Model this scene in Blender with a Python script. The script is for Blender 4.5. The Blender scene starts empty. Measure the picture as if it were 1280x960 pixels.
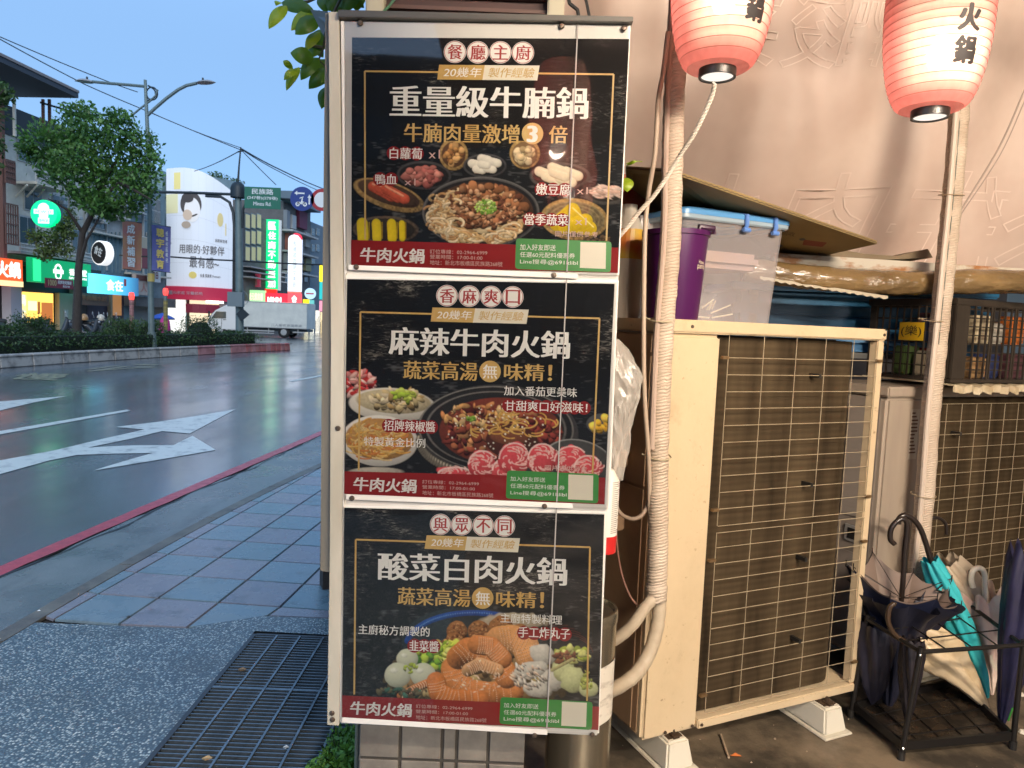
import bpy, bmesh, math, random
import numpy as np
from mathutils import Vector, Matrix
R = math.radians
random.seed(7); rng = np.random.default_rng(7)
SC = bpy.context.scene
COL = SC.collection

# ------------------------------------------------------------------ camera
CF, CP, CR, CH = 887.0, R(4.77), R(2.3), 1.45          # focal length (px at 1280), pitch, roll, eye height
_f = Vector((0, math.cos(CP), -math.sin(CP))); _u0 = Vector((0, math.sin(CP), math.cos(CP))); _r0 = Vector((1, 0, 0))
_cx = _r0*math.cos(CR) + _u0*math.sin(CR); _cy = -_r0*math.sin(CR) + _u0*math.cos(CR)
cam = bpy.data.objects.new('camera', bpy.data.cameras.new('camera')); COL.objects.link(cam)
m3 = Matrix((_cx, _cy, -_f)).transposed()
cam.matrix_world = Matrix.Translation((0, 0, CH)) @ m3.to_4x4()
cam.data.sensor_width = 36; cam.data.lens = 36*CF/1280
cam.data.clip_start = 0.05; cam.data.clip_end = 3000
cam.data.dof.use_dof = True; cam.data.dof.focus_distance = 1.8; cam.data.dof.aperture_fstop = 14.0     # a phone's slight softness far away
SC.camera = cam

# ------------------------------------------------------------------ world, sun, exposure
W = bpy.data.worlds.new('World'); SC.world = W; W.use_nodes = True
wn = W.node_tree; wn.nodes.clear()
sky = wn.nodes.new('ShaderNodeTexSky'); sky.sky_type = 'NISHITA'; sky.sun_disc = False
sky.sun_elevation = R(32); sky.sun_rotation = R(165); sky.air_density = 2.2; sky.dust_density = 2.0; sky.ozone_density = 6.0
bg = wn.nodes.new('ShaderNodeBackground'); bg.inputs[1].default_value = 0.145
wo = wn.nodes.new('ShaderNodeOutputWorld')
wtc = wn.nodes.new('ShaderNodeTexCoord'); wmp = wn.nodes.new('ShaderNodeMapping'); wmp.inputs['Location'].default_value = (0, 0, 0.6)   # even dusk gradient
wn.links.new(wtc.outputs['Generated'], wmp.inputs[0]); wn.links.new(wmp.outputs[0], sky.inputs[0])
wn.links.new(sky.outputs[0], bg.inputs[0]); wn.links.new(bg.outputs[0], wo.inputs[0])
sl = bpy.data.lights.new('sun', 'SUN'); sl.energy = 0.6; sl.angle = R(30); sl.color = (1.0, 0.93, 0.86)
sun = bpy.data.objects.new('sun', sl); COL.objects.link(sun)
sun.rotation_euler = Vector((math.sin(R(165))*math.cos(R(32)), math.cos(R(165))*math.cos(R(32)), math.sin(R(32)))).to_track_quat('Z', 'Y').to_euler()
SC.view_settings.view_transform = 'Standard'; SC.view_settings.look = 'None'
SC.view_settings.exposure = 1.42; SC.view_settings.gamma = 1.0
SC.cycles.use_denoising = True; SC.cycles.max_bounces = 8; SC.cycles.transparent_max_bounces = 24
SC.cycles.sample_clamp_indirect = 6.0; SC.cycles.caustics_reflective = False; SC.cycles.caustics_refractive = False

# ------------------------------------------------------------------ geometry from the photograph's perspective
def V(*a): return Vector(a)
def ray(x, y): return _cx*(x-640) + _cy*(480-y) + _f*CF
def at(x, y, Y):                     # the point at depth Y seen at photo position x, y
    d = ray(x, y); return d*(Y/d.y) + V(0, 0, CH)
def gp(x, y, z=0.0):                 # the point of the horizontal plane z
    d = ray(x, y); p = d*((z-CH)/d.z) + V(0, 0, CH); return V(p.x, p.y, z)
def pl(x, y, p0, n):                 # the point of any plane
    d = ray(x, y); o = V(0, 0, CH); return o + d*((p0-o).dot(n)/d.dot(n))

# ------------------------------------------------------------------ builders
class MB:
    def __init__(s): s.v = []; s.f = []; s.m = []
    def add(s, vs, fs, mi=0):
        b = len(s.v); s.v += [tuple(p) for p in vs]; s.f += [tuple(i+b for i in f) for f in fs]; s.m += [mi]*len(fs); return s
    def obox(s, o, a, b, c, mi=0):   # parallelepiped with corner o and edges a, b, c
        o, a, b, c = Vector(o), Vector(a), Vector(b), Vector(c)
        vs = [o, o+a, o+a+b, o+b, o+c, o+a+c, o+a+b+c, o+b+c]
        if a.cross(b).dot(c) < 0: fs = [(0,1,2,3),(7,6,5,4),(4,5,1,0),(5,6,2,1),(6,7,3,2),(7,4,0,3)]
        else: fs = [(3,2,1,0),(4,5,6,7),(0,1,5,4),(1,2,6,5),(2,3,7,6),(3,0,4,7)]
        return s.add(vs, fs, mi)
    def box(s, x0, x1, y0, y1, z0, z1, mi=0): return s.obox((x0,y0,z0), (x1-x0,0,0), (0,y1-y0,0), (0,0,z1-z0), mi)
    def prism(s, poly, n, mi=0):     # polygon extruded by the vector n
        poly = [Vector(p) for p in poly]; n = Vector(n); k = len(poly)
        vs = poly + [p+n for p in poly]
        fs = [tuple(range(k-1, -1, -1)), tuple(range(k, 2*k))] + [(i, (i+1) % k, k+(i+1) % k, k+i) for i in range(k)]
        return s.add(vs, fs, mi)
    def tube(s, pts, r, n=8, caps=True, mi=0):
        pts = [Vector(p) for p in pts]; k = len(pts); rs = r if hasattr(r, '__len__') else [r]*k
        T = []
        for i in range(k):
            t = pts[min(i+1, k-1)] - pts[max(i-1, 0)]; T.append(t.normalized() if t.length > 1e-9 else V(0,0,1))
        a = T[0].orthogonal().normalized(); vs = []
        for i in range(k):
            a = (a - T[i]*a.dot(T[i])); a = a.normalized() if a.length > 1e-6 else T[i].orthogonal().normalized()
            b = T[i].cross(a)
            for j in range(n):
                t = 2*math.pi*j/n; vs.append(pts[i] + (a*math.cos(t) + b*math.sin(t))*rs[i])
        fs = [(i*n+j, i*n+(j+1) % n, (i+1)*n+(j+1) % n, (i+1)*n+j) for i in range(k-1) for j in range(n)]
        if caps: fs += [tuple(range(n-1, -1, -1)), tuple((k-1)*n+j for j in range(n))]
        return s.add(vs, fs, mi)
    def lathe(s, prof, c=(0,0,0), n=24, mi=0, ax=None):   # profile of (r, z)
        c = Vector(c); vs = []
        Rm = Matrix.Identity(3) if ax is None else Vector((0,0,1)).rotation_difference(Vector(ax)).to_matrix()
        for r, z in prof:
            for j in range(n):
                t = 2*math.pi*j/n; vs.append(c + Rm @ V(r*math.cos(t), r*math.sin(t), z))
        k = len(prof)
        fs = [(i*n+j, i*n+(j+1) % n, (i+1)*n+(j+1) % n, (i+1)*n+j) for i in range(k-1) for j in range(n)]
        return s.add(vs, fs, mi)
    def disc(s, c, r, ax, n=24, mi=0):
        Rm = Vector((0,0,1)).rotation_difference(Vector(ax)).to_matrix(); c = Vector(c)
        return s.add([c + Rm @ V(r*math.cos(2*math.pi*j/n), r*math.sin(2*math.pi*j/n), 0) for j in range(n)], [tuple(range(n))], mi)
    def grid(s, P, mi=0):            # P[i][j] points
        k, n = len(P), len(P[0]); vs = [p for row in P for p in row]
        return s.add(vs, [(i*n+j, i*n+j+1, (i+1)*n+j+1, (i+1)*n+j) for i in range(k-1) for j in range(n-1)], mi)
    def build(s, name, mats, parent=None, smooth=False, bevel=0, seg=2):
        me = bpy.data.meshes.new(name); me.from_pydata(s.v, [], s.f)
        mats = mats if isinstance(mats, (list, tuple)) else [mats]
        for m in mats: me.materials.append(m)
        if len(mats) > 1: me.polygons.foreach_set('material_index', s.m)
        if bevel:
            bm = bmesh.new(); bm.from_mesh(me); bmesh.ops.remove_doubles(bm, verts=bm.verts, dist=1e-6)
            bmesh.ops.recalc_face_normals(bm, faces=bm.faces)
            ed = [e for e in bm.edges if len(e.link_faces) == 2 and e.calc_face_angle(0) > R(30)]
            bmesh.ops.bevel(bm, geom=ed, offset=bevel, segments=seg, affect='EDGES', clamp_overlap=True)
            bm.to_mesh(me); bm.free()
        if smooth:
            me.polygons.foreach_set('use_smooth', [True]*len(me.polygons))
            if smooth != 'all':
                try: me.set_sharp_from_angle(angle=R(40))
                except Exception: pass
        return link(name, me, parent)

def link(name, me, parent=None):
    o = bpy.data.objects.new(name, me); COL.objects.link(o)
    if parent is not None:
        o.parent = parent
        if isinstance(me, bpy.types.Mesh): me.transform(wmat(parent).inverted())
    return o
def wmat(o):
    M = Matrix.Translation(o.location) @ o.rotation_euler.to_matrix().to_4x4()
    return (wmat(o.parent) @ M) if o.parent else M
def tag(o, label=None, cat=None, group=None, kind=None):
    if label: o['label'] = label
    if cat: o['category'] = cat
    if group: o['group'] = group
    if kind: o['kind'] = kind
    return o
def thing(name, label, cat, loc=(0,0,0), rz=0, group=None):
    o = bpy.data.objects.new(name, None); COL.objects.link(o); o.empty_display_size = 0.1
    o.location = loc; o.rotation_euler = (0, 0, rz)
    return tag(o, label, cat, group)
def kids(o): return [c for c in COL.objects if c.parent is o]
def copy_tree(o, parent=None):
    c = o.copy(); COL.objects.link(c)
    if parent is not None: c.parent = parent
    for ch in kids(o): copy_tree(ch, c)
    return c

# ------------------------------------------------------------------ materials
def mat(name, col, rough=0.6, metal=0.0, col2=None, scale=8.0, amt=0.5, bump=0.0, bscale=None, emit=None, es=0.0,
        spec=0.5, alpha=1.0, trans=0.0, sub=0.0, stretch=(1,1,1), rvar=0.0, coat=0.0, detail=6.0, lo=0.35, hi=0.65):
    m = bpy.data.materials.new(name); m.use_nodes = True; nt = m.node_tree; N, L = nt.nodes, nt.links
    b = N['Principled BSDF']; b.inputs['Roughness'].default_value = rough; b.inputs['Metallic'].default_value = metal
    b.inputs['Base Color'].default_value = (*col, 1); b.inputs['Specular IOR Level'].default_value = spec
    if alpha < 1: b.inputs['Alpha'].default_value = alpha
    if trans: b.inputs['Transmission Weight'].default_value = trans
    if coat: b.inputs['Coat Weight'].default_value = coat
    if sub: b.inputs['Subsurface Weight'].default_value = sub; b.inputs['Subsurface Scale'].default_value = 0.01
    tc = N.new('ShaderNodeTexCoord'); mp = N.new('ShaderNodeMapping'); mp.inputs['Scale'].default_value = stretch
    L.new(tc.outputs['Object'], mp.inputs['Vector'])
    if col2 is not None or rvar:
        nz = N.new('ShaderNodeTexNoise'); nz.inputs['Scale'].default_value = scale; nz.inputs['Detail'].default_value = detail; nz.inputs['Roughness'].default_value = 0.62
        L.new(mp.outputs[0], nz.inputs['Vector'])
        mr = N.new('ShaderNodeMapRange'); mr.inputs[1].default_value = lo; mr.inputs[2].default_value = hi
        L.new(nz.outputs[0], mr.inputs[0])
        if col2 is not None:
            mx = N.new('ShaderNodeMix'); mx.data_type = 'RGBA'; mx.inputs[6].default_value = (*col, 1)
            mx.inputs[7].default_value = (*[a*(1-amt)+c*amt for a, c in zip(col, col2)], 1)
            L.new(mr.outputs[0], mx.inputs[0]); L.new(mx.outputs[2], b.inputs['Base Color'])
        if rvar:
            m2 = N.new('ShaderNodeMapRange'); m2.inputs[1].default_value = lo; m2.inputs[2].default_value = hi
            m2.inputs[3].default_value = max(0.02, rough-rvar); m2.inputs[4].default_value = min(1, rough+rvar)
            L.new(nz.outputs[0], m2.inputs[0]); L.new(m2.outputs[0], b.inputs['Roughness'])
    if bump:
        n2 = N.new('ShaderNodeTexNoise'); n2.inputs['Scale'].default_value = bscale or scale*4; n2.inputs['Detail'].default_value = 5
        L.new(mp.outputs[0], n2.inputs['Vector'])
        bp = N.new('ShaderNodeBump'); bp.inputs['Strength'].default_value = 0.6; bp.inputs['Distance'].default_value = bump
        L.new(n2.outputs[0], bp.inputs['Height']); L.new(bp.outputs[0], b.inputs['Normal'])
    if emit is not None:
        b.inputs['Emission Color'].default_value = (*emit, 1); b.inputs['Emission Strength'].default_value = es
    return m
def nodes(m): return m.node_tree.nodes, m.node_tree.links, m.node_tree.nodes['Principled BSDF']
def sr(r, g, b):                      # sRGB 0-255 to linear
    return tuple((c/255/12.92 if c <= 10 else ((c/255+0.055)/1.055)**2.4) for c in (r, g, b))
def glow(name, col, s, base=None): return mat(name, base or tuple(c*.6 for c in col), 0.5, emit=col, es=s*0.5)

def grime(m, col, lo, hi, scale, stretch=(1,1,1), k=1.0):
    N, L, b = nodes(m); src = b.inputs['Base Color'].links[0].from_socket; tc = N.new('ShaderNodeTexCoord'); mp = N.new('ShaderNodeMapping'); mp.inputs['Scale'].default_value = stretch; nz = N.new('ShaderNodeTexNoise'); nz.inputs['Scale'].default_value = scale; nz.inputs['Detail'].default_value = 10; nz.inputs['Roughness'].default_value = .7
    L.new(tc.outputs['Object'], mp.inputs[0]); L.new(mp.outputs[0], nz.inputs['Vector']); mr = N.new('ShaderNodeMapRange'); mr.inputs[1].default_value = lo; mr.inputs[2].default_value = hi; mr.inputs[4].default_value = k; L.new(nz.outputs[0], mr.inputs[0])
    mx = N.new('ShaderNodeMix'); mx.data_type = 'RGBA'; mx.inputs[7].default_value = (*col,1); L.new(mr.outputs[0], mx.inputs[0]); L.new(src, mx.inputs[6]); L.new(mx.outputs[2], b.inputs['Base Color'])

# ------------------------------------------------------------------ text as mesh
_tc = {}
def glyphs(s, serif=0.0, bold=0.0, shear=0.0, outline=0.0):
    fat = 0.0
    if bold > 0: fat, bold = bold*1.05, 0.0
    key = (s, serif, bold, shear, outline, fat)
    if key not in _tc:
        c = bpy.data.curves.new('txt', 'FONT'); c.body = s; c.shear = shear; c.offset = bold; c.resolution_u = 3
        if outline: c.fill_mode = 'NONE'; c.bevel_depth = outline; c.bevel_resolution = 0
        o = bpy.data.objects.new('txt', c); COL.objects.link(o); bpy.context.view_layer.update()
        me = bpy.data.meshes.new_from_object(o.evaluated_get(bpy.context.evaluated_depsgraph_get()))
        vs = np.empty(len(me.vertices)*3); me.vertices.foreach_get('co', vs); vs = vs.reshape(-1, 3)
        fs = [tuple(p.vertices) for p in me.polygons]
        bpy.data.objects.remove(o); bpy.data.curves.remove(c); bpy.data.meshes.remove(me)
        if serif:                     # thicker uprights, as in a Ming face
            n = len(vs); out = [vs]; of = list(fs)
            for k, dx in enumerate((serif, -serif)):
                w = vs.copy(); w[:, 0] += dx; w[:, 2] -= 0.0005*(k+1); out.append(w); of += [tuple(i+n*(k+1) for i in f) for f in fs]
            vs = np.concatenate(out); fs = of
        if fat:
            n = len(vs); out = [vs]; of = list(fs)
            for k, (dx, dy) in enumerate(((fat,0),(-fat,0),(0,fat*.8),(0,-fat*.8))):
                w = vs.copy(); w[:, 0] += dx; w[:, 1] += dy; w[:, 2] -= 0.0005*(k+1); out.append(w); of += [tuple(i+n*(k+1) for i in f) for f in fs]
            vs = np.concatenate(out); fs = of
        lo, hi = vs.min(0), vs.max(0)
        vs = vs.copy(); vs[:, 0] = (vs[:, 0]-lo[0])/(hi[0]-lo[0]); vs[:, 1] = (vs[:, 1]-lo[1])/(hi[1]-lo[1])
        _tc[key] = (vs, fs)
    return _tc[key]
def put_text(mb, s, o, ax, ay, nrm, mi=0, **kw):      # text filling the parallelogram o, o+ax, o+ay
    vs, fs = glyphs(s, **kw); o, ax, ay, nrm = map(Vector, (o, ax, ay, nrm))
    mb.add([o + ax*float(v[0]) + ay*float(v[1]) + nrm*float(v[2]*0.2) for v in vs], fs, mi)
def vtext(mb, s, o, ax, ay, nrm, mi=0, gap=0.08, **kw):   # characters stacked from the top down
    n = len(s); ay = Vector(ay); h = ay/n
    for i, ch in enumerate(s):
        put_text(mb, ch, Vector(o) + ay*((n-1-i)/n) + h*gap, ax, h*(1-2*gap), nrm, mi, **kw)

# ------------------------------------------------------------------ leaves
def leaves(name, C, size, m, parent=None, kind=None, aspect=0.5, up=0.3, seed=1):
    r = np.random.default_rng(seed); C = np.asarray(C); n = len(C)
    a = r.normal(size=(n, 3)); a /= np.linalg.norm(a, axis=1)[:, None]
    nn = r.normal(size=(n, 3)); nn[:, 2] += up*3; b = np.cross(nn, a); b /= np.linalg.norm(b, axis=1)[:, None]
    s = (size*(0.6+0.8*r.random(n)))[:, None]
    c = np.cross(a, b)
    P = np.stack([C - a*s*0.5, C + b*s*aspect*0.5 + c*s*0.08, C + a*s*0.5, C - b*s*aspect*0.5 + c*s*0.08], 1).reshape(-1, 3)
    me = bpy.data.meshes.new(name); me.vertices.add(4*n); me.vertices.foreach_set('co', P.ravel())
    me.loops.add(4*n); me.loops.foreach_set('vertex_index', np.arange(4*n)); me.polygons.add(n)
    me.polygons.foreach_set('loop_start', np.arange(0, 4*n, 4)); me.update(calc_edges=True)
    tint = np.repeat(0.55+0.9*r.random(n), 4)
    ca = me.color_attributes.new('tint', 'FLOAT_COLOR', 'POINT')
    ca.data.foreach_set('color', np.stack([tint, tint, tint, np.ones(4*n)], 1).ravel().astype(np.float32))
    me.materials.append(m); o = link(name, me, parent)
    if kind: o['kind'] = kind
    return o
def leafmat(name, c1, c2, rough=0.5):
    m = mat(name, c1, rough, col2=c2, scale=3, amt=1.0, detail=3); N, L, b = nodes(m)
    at_ = N.new('ShaderNodeAttribute'); at_.attribute_name = 'tint'
    mx = N.new('ShaderNodeMix'); mx.data_type = 'RGBA'; mx.blend_type = 'MULTIPLY'; mx.inputs[0].default_value = 1
    src = b.inputs['Base Color'].links[0].from_socket
    L.new(src, mx.inputs[6]); L.new(at_.outputs[0], mx.inputs[7]); L.new(mx.outputs[2], b.inputs['Base Color'])
    out = N['Material Output']; tr = N.new('ShaderNodeBsdfTranslucent'); ad = N.new('ShaderNodeMixShader'); ad.inputs[0].default_value = 0.3
    L.new(mx.outputs[2], tr.inputs[0]); L.new(b.outputs[0], ad.inputs[1]); L.new(tr.outputs[0], ad.inputs[2]); L.new(ad.outputs[0], out.inputs[0])
    return m
def cloud(blobs, n, seed=0, shell=0.55):       # points in a union of ellipsoids (cx,cy,cz,rx,ry,rz)
    r = np.random.default_rng(seed); w = np.array([b[3]*b[4]+b[3]*b[5] for b in blobs], float); w /= w.sum(); P = []
    for b, k in zip(blobs, (w*n).astype(int)+1):
        d = r.normal(size=(k, 3)); d /= np.linalg.norm(d, axis=1)[:, None]
        d *= (shell+(1-shell)*r.random(k)**0.6)[:, None]*(1+0.12*r.normal(size=k))[:, None]
        P.append(d*np.array(b[3:6]) + np.array(b[:3]))
    return np.concatenate(P)

# =================================================================== GROUND, ROAD, PAVEMENT
DV = V(0.075, 1, 0).normalized(); NV = V(DV.y, -DV.x, 0)        # along and across the street
def xe(Y): return -2.13 + 0.02*(Y-3) + 0.018*(Y-3)**2 if Y < 6.8 else -1.794 + 0.1*(Y-6.8)
def xr(Y): return -2.74 + 0.075*(Y-3.7)
M_asph = mat('wet_asphalt', (0.052,0.066,0.080), 0.20, col2=(0.105,0.125,0.138), scale=1.1, amt=1, bump=0.004, bscale=55, rvar=0.10, spec=0.85, stretch=(1,0.45,1), lo=0.3, hi=0.7)
def _asph():
    N, L, b = nodes(M_asph); b.inputs['Coat Roughness'].default_value = .17
    cn = N.new('ShaderNodeTexNoise'); cn.inputs['Scale'].default_value = .9; cn.inputs['Detail'].default_value = 5; cr_ = N.new('ShaderNodeMapRange'); cr_.inputs[1].default_value = .38; cr_.inputs[2].default_value = .62; cr_.inputs[3].default_value = .25; cr_.inputs[4].default_value = 1.0
    ct = N.new('ShaderNodeTexCoord'); cm = N.new('ShaderNodeMapping'); cm.inputs['Scale'].default_value = (1,.35,1); L.new(ct.outputs['Object'], cm.inputs[0]); L.new(cm.outputs[0], cn.inputs['Vector']); L.new(cn.outputs[0], cr_.inputs[0]); L.new(cr_.outputs[0], b.inputs['Coat Weight']); tc = N.new('ShaderNodeTexCoord')
    n1 = N.new('ShaderNodeTexNoise'); n1.inputs['Scale'].default_value = 9; n1.inputs['Detail'].default_value = 8; n1.inputs['Roughness'].default_value = 0.7
    mp = N.new('ShaderNodeMapping'); mp.inputs['Scale'].default_value = (1, 0.5, 1)
    L.new(tc.outputs['Object'], mp.inputs[0]); L.new(mp.outputs[0], n1.inputs['Vector'])
    n2 = N.new('ShaderNodeTexVoronoi'); n2.inputs['Scale'].default_value = 120; L.new(tc.outputs['Object'], n2.inputs['Vector'])
    ad = N.new('ShaderNodeMath'); ad.operation = 'MULTIPLY_ADD'; ad.inputs[1].default_value = 3.0; L.new(n1.outputs[0], ad.inputs[0]); L.new(n2.outputs[0], ad.inputs[2])
    bp = b.inputs['Normal'].links[0].from_node; bp.inputs['Strength'].default_value = 0.40; bp.inputs['Distance'].default_value = 0.005
    L.new(ad.outputs[0], bp.inputs['Height'])
_asph()
gr = MB(); gr.add([(-900,-900,-0.01),(900,-900,-0.01),(900,1500,-0.01),(-900,1500,-0.01)], [(0,1,2,3)])
tag(gr.build('ground', mat('ground_tarmac', (0.05,0.05,0.052), 0.7, col2=(0.08,0.08,0.08), scale=0.4)), kind='structure')
# hole-free road sheet up to the gutter
rd = MB(); Ys = [-20,-5,0,2,4,6,8,10,14,20,30,45,70,110,200]
rd.grid([[V(-60, y, 0), V(-20, y, 0), V(-8, y, 0), V(xr(y)+0.06, y, 0)] for y in Ys])
tag(rd.build('road', M_asph), kind='structure')
M_gut = mat('gutter_concrete', (0.10,0.125,0.13), 0.30, col2=(0.17,0.195,0.19), scale=2.5, amt=1, bump=0.003, bscale=90, rvar=0.15)
gt = MB(); gy = list(np.linspace(-2, 14, 60))+[20,40,80]
gt.grid([[V(xr(y)+0.075+0.018*math.sin(y*5.1)+0.012*math.sin(y*13), y, 0.005), V(xr(y)*0.5+xe(y)*0.5, y, 0.006), V(xe(y)-0.085, y, 0.006)] for y in gy])
tag(gt.build('gutter', M_gut), kind='structure')
mb = MB(); cy_ = list(np.linspace(1.5, 11, 240)); mb.grid([[V(xr(y)+.085+.02*math.sin(y*3.1)+.012*math.sin(y*9.7), y, .0085), V(xr(y)+.085+.02*math.sin(y*3.1)+.012*math.sin(y*9.7)+.004+.020*abs(math.sin(y*2.3)*math.sin(y*7.9))+random.uniform(0,.006), y, .0085)] for y in cy_])
tag(mb.build('road_crack', mat('crack_black',(.012,.016,.02),.5)), kind='structure')
M_redp = mat('red_road_paint', (0.50,0.045,0.07), 0.38, col2=(0.36,0.06,0.08), scale=14, amt=1, bump=0.002, bscale=120, rvar=0.1)
rl = MB(); rl.grid([[V(xr(y)-0.055+0.004*math.sin(y*17), y, 0.009), V(xr(y)+0.055+0.005*math.sin(y*11), y, 0.009)] for y in list(np.linspace(-2,14,80))+[20,40,80]])
tag(rl.build('red_kerb_line', M_redp), kind='structure')
M_white = mat('road_paint_white', (0.62,0.64,0.58), 0.38, col2=(0.16,0.175,0.18), scale=7, amt=1, bump=0.002, bscale=100, lo=0.52, hi=0.72, detail=12)
M_yel = mat('road_paint_worn_yellow', (0.34,0.31,0.17), 0.45, col2=(0.10,0.10,0.09), scale=12, amt=1, lo=0.4, hi=0.6)
z4 = lambda pts, z=0.005: [gp(x/2.91, 430+y/2.91, 0)+V(0,0,z) for x, y in pts]
def flat(name, polys, m, z=0.005):
    mb = MB()
    for p in polys: mb.add(z4(p, z), [tuple(range(len(p)-1, -1, -1))])
    return tag(mb.build(name, m), kind='structure')
def clipfill(pts):   # triangulated polygon via bmesh for concave outlines
    bm = bmesh.new(); vs = [bm.verts.new(p) for p in pts]; f = bm.faces.new(vs)
    bmesh.ops.triangulate(bm, faces=[f]); bm.normal_update()
    v = [tuple(x.co) for x in bm.verts]; bm.verts.index_update(); fs = [tuple(q.index for q in f.verts) for f in bm.faces]; bm.free(); return v, fs
mb = MB(); mb.add(*clipfill(z4([(-330,520),(-330,490),(0,425),(200,388),(380,345),(470,325),(525,312),(420,303),(570,285),(720,262),(858,238),(690,327),(590,318),(480,345),(320,378),(480,370),(630,370),(665,352),(700,335),(785,387),(580,422),(340,462),(450,428),(555,398),(420,400),(280,405),(180,425),(0,475)])))
tag(mb.build('turn_arrow', M_white), kind='structure')
flat('lane_line', [[(-200,352),(0,318),(460,240),(478,244),(0,330),(-200,366)]], M_white)
mb = MB(); mb.add(*clipfill(z4([(-60,212),(0,210),(245,190),(120,214),(0,243),(-60,250)]))); tag(mb.build('straight_arrow', M_white), kind='structure')
flat('far_lane_line', [[(1050,135),(1170,113),(1170,118),(1062,138)]], M_white)
mb = MB()
for s, a, b_, c in (('慢', (5,474), (72,476), (32,466)), ('公', (95,466), (200,459), (110,459))):
    o, px, py = gp(*a)+V(0,0,.005), gp(*b_)+V(0,0,.005), gp(*c)+V(0,0,.005)
    put_text(mb, s, o, px-o, py-o, (0,0,1), bold=0.03)
tag(mb.build('worn_road_lettering', M_yel), kind='structure')

# pavement base, kerb stones set flush, pavers
M_base = mat('joint_mortar', (0.03,0.035,0.04), 0.8)
mb = MB(); ys = list(np.linspace(-2, 14, 50))+[20,40,80]
mb.grid([[V(xe(y)-0.09, y, 0.003), V(0.4, y, 0.003)] for y in ys if y >= 3.05])
mb.add([(-2.3,-2,0.003),(-1.2,-2,0.003),(-1.2,3.06,0.003),(-2.3,3.06,0.003)], [(0,1,2,3)])
mb.add([(-1.2,3.11,0.0025),(0.4,3.11,0.0025),(0.4,3.3,0.0025),(-1.2,3.3,0.0025)], [(0,1,2,3)])
pave = tag(mb.build('pavement', M_base), kind='structure')
M_edge = mat('edge_stone', (0.17,0.155,0.12), 0.5, col2=(0.10,0.09,0.075), scale=5, amt=1, bump=0.003, bscale=60)
ey = -1.0
while ey < 14:
    L_ = 0.98; y0, y1 = ey+0.004, ey+L_-0.004; mb = MB()
    pts = [V(xe(y0)-0.08, y0, 0), V(xe(y0)+0.0, y0, 0), V(xe((y0+y1)/2), (y0+y1)/2, 0), V(xe(y1)+0.0, y1, 0), V(xe(y1)-0.08, y1, 0), V(xe((y0+y1)/2)-0.08, (y0+y1)/2, 0)]
    mb.prism(pts, (0,0,0.016)); mb.build('kerb_stone', M_edge, pave); ey += L_
def paver_mat(i, c1, c2): return mat('paver_'+i, c1, 0.27, col2=c2, scale=7, amt=1, bump=0.0015, bscale=160, rvar=0.14, lo=0.3, hi=0.7)
PM = [paver_mat('slate', (0.13,0.20,0.235), (0.19,0.25,0.275)), paver_mat('mauve', (0.195,0.19,0.22), (0.24,0.235,0.255)),
      paver_mat('teal', (0.115,0.19,0.22), (0.17,0.235,0.26)), paver_mat('plum', (0.17,0.17,0.205), (0.225,0.22,0.24))]
O_ = V(-1.73, 3.45, 0); PS = 0.315
def aggY(X): return 3.13 if X < -1.42 else (3.13+(X+1.42)*1.2 if X < -1.28 else 3.295)
for i in range(-2, 6):
    for j in range(-1, 22):
        a, b_ = O_ + NV*(i*PS+0.004) + DV*(j*PS+0.004), PS-0.008
        q = [a, a+NV*b_, a+NV*b_+DV*b_, a+DV*b_]
        if q[1].x < xe(q[1].y)+0.03 or q[0].x > 0.38 or q[2].y < 3.2: continue
        if q[0].x > -0.12*q[0].y+0.3: continue
        q = [V(max(p.x, xe(p.y)+0.005), max(p.y, aggY(p.x)+0.004), 0.003) for p in q]
        h = 0.012 + random.uniform(-0.001, 0.001); mb = MB(); t = [p + (sum(q, V(0,0,0))/4-p)*0.02 + V(0,0,h) for p in q]; t = [V(p.x, p.y, 0.003+h) for p in t]
        mb.add(q+t, [(4,5,6,7),(0,1,5,4),(1,2,6,5),(2,3,7,6),(3,0,4,7)])
        mb.build('paver', PM[((i+j) % 2) + (2 if random.random() < 0.4 else 0)], pave)
# exposed aggregate apron
M_agg = mat('exposed_aggregate', (0.1,0.12,0.13), 0.5, bump=0.002); N, L, b = nodes(M_agg)
tc = N.new('ShaderNodeTexCoord'); vo = N.new('ShaderNodeTexVoronoi'); vo.inputs['Scale'].default_value = 112
L.new(tc.outputs['Object'], vo.inputs['Vector'])
cr = N.new('ShaderNodeValToRGB'); e = cr.color_ramp.elements
e[0].position = 0; e[0].color = (0.05,0.085,0.11,1); e[1].position = 1; e[1].color = (0.68,0.72,0.66,1)
for p_, c_ in ((0.34,(0.08,0.13,0.16,1)),(0.55,(0.22,0.31,0.34,1)),(0.74,(0.42,0.49,0.47,1))):
    q = e.new(p_); q.color = c_
sx = N.new('ShaderNodeSeparateColor'); L.new(vo.outputs['Color'], sx.inputs[0]); L.new(sx.outputs[0], cr.inputs[0])
mr = N.new('ShaderNodeMapRange'); mr.inputs[1].default_value = 0.25; mr.inputs[2].default_value = 0.62; L.new(vo.outputs['Distance'], mr.inputs[0])
mx = N.new('ShaderNodeMix'); mx.data_type = 'RGBA'; mx.inputs[7].default_value = (0.06,0.09,0.11,1)
L.new(mr.outputs[0], mx.inputs[0]); L.new(cr.outputs[0], mx.inputs[6]); L.new(mx.outputs[2], b.inputs['Base Color'])
bp = b.inputs['Normal'].links[0].from_node; bp.inputs['Distance'].default_value = 0.003; bp.inputs['Strength'].default_value = 0.6; bp.invert = True; L.new(vo.outputs['Distance'], bp.inputs['Height'])
b.inputs['Roughness'].default_value = 0.33
grime(M_agg, (.05,.06,.065), .50, .74, 2.6, (1,1,1), .75)
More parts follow.
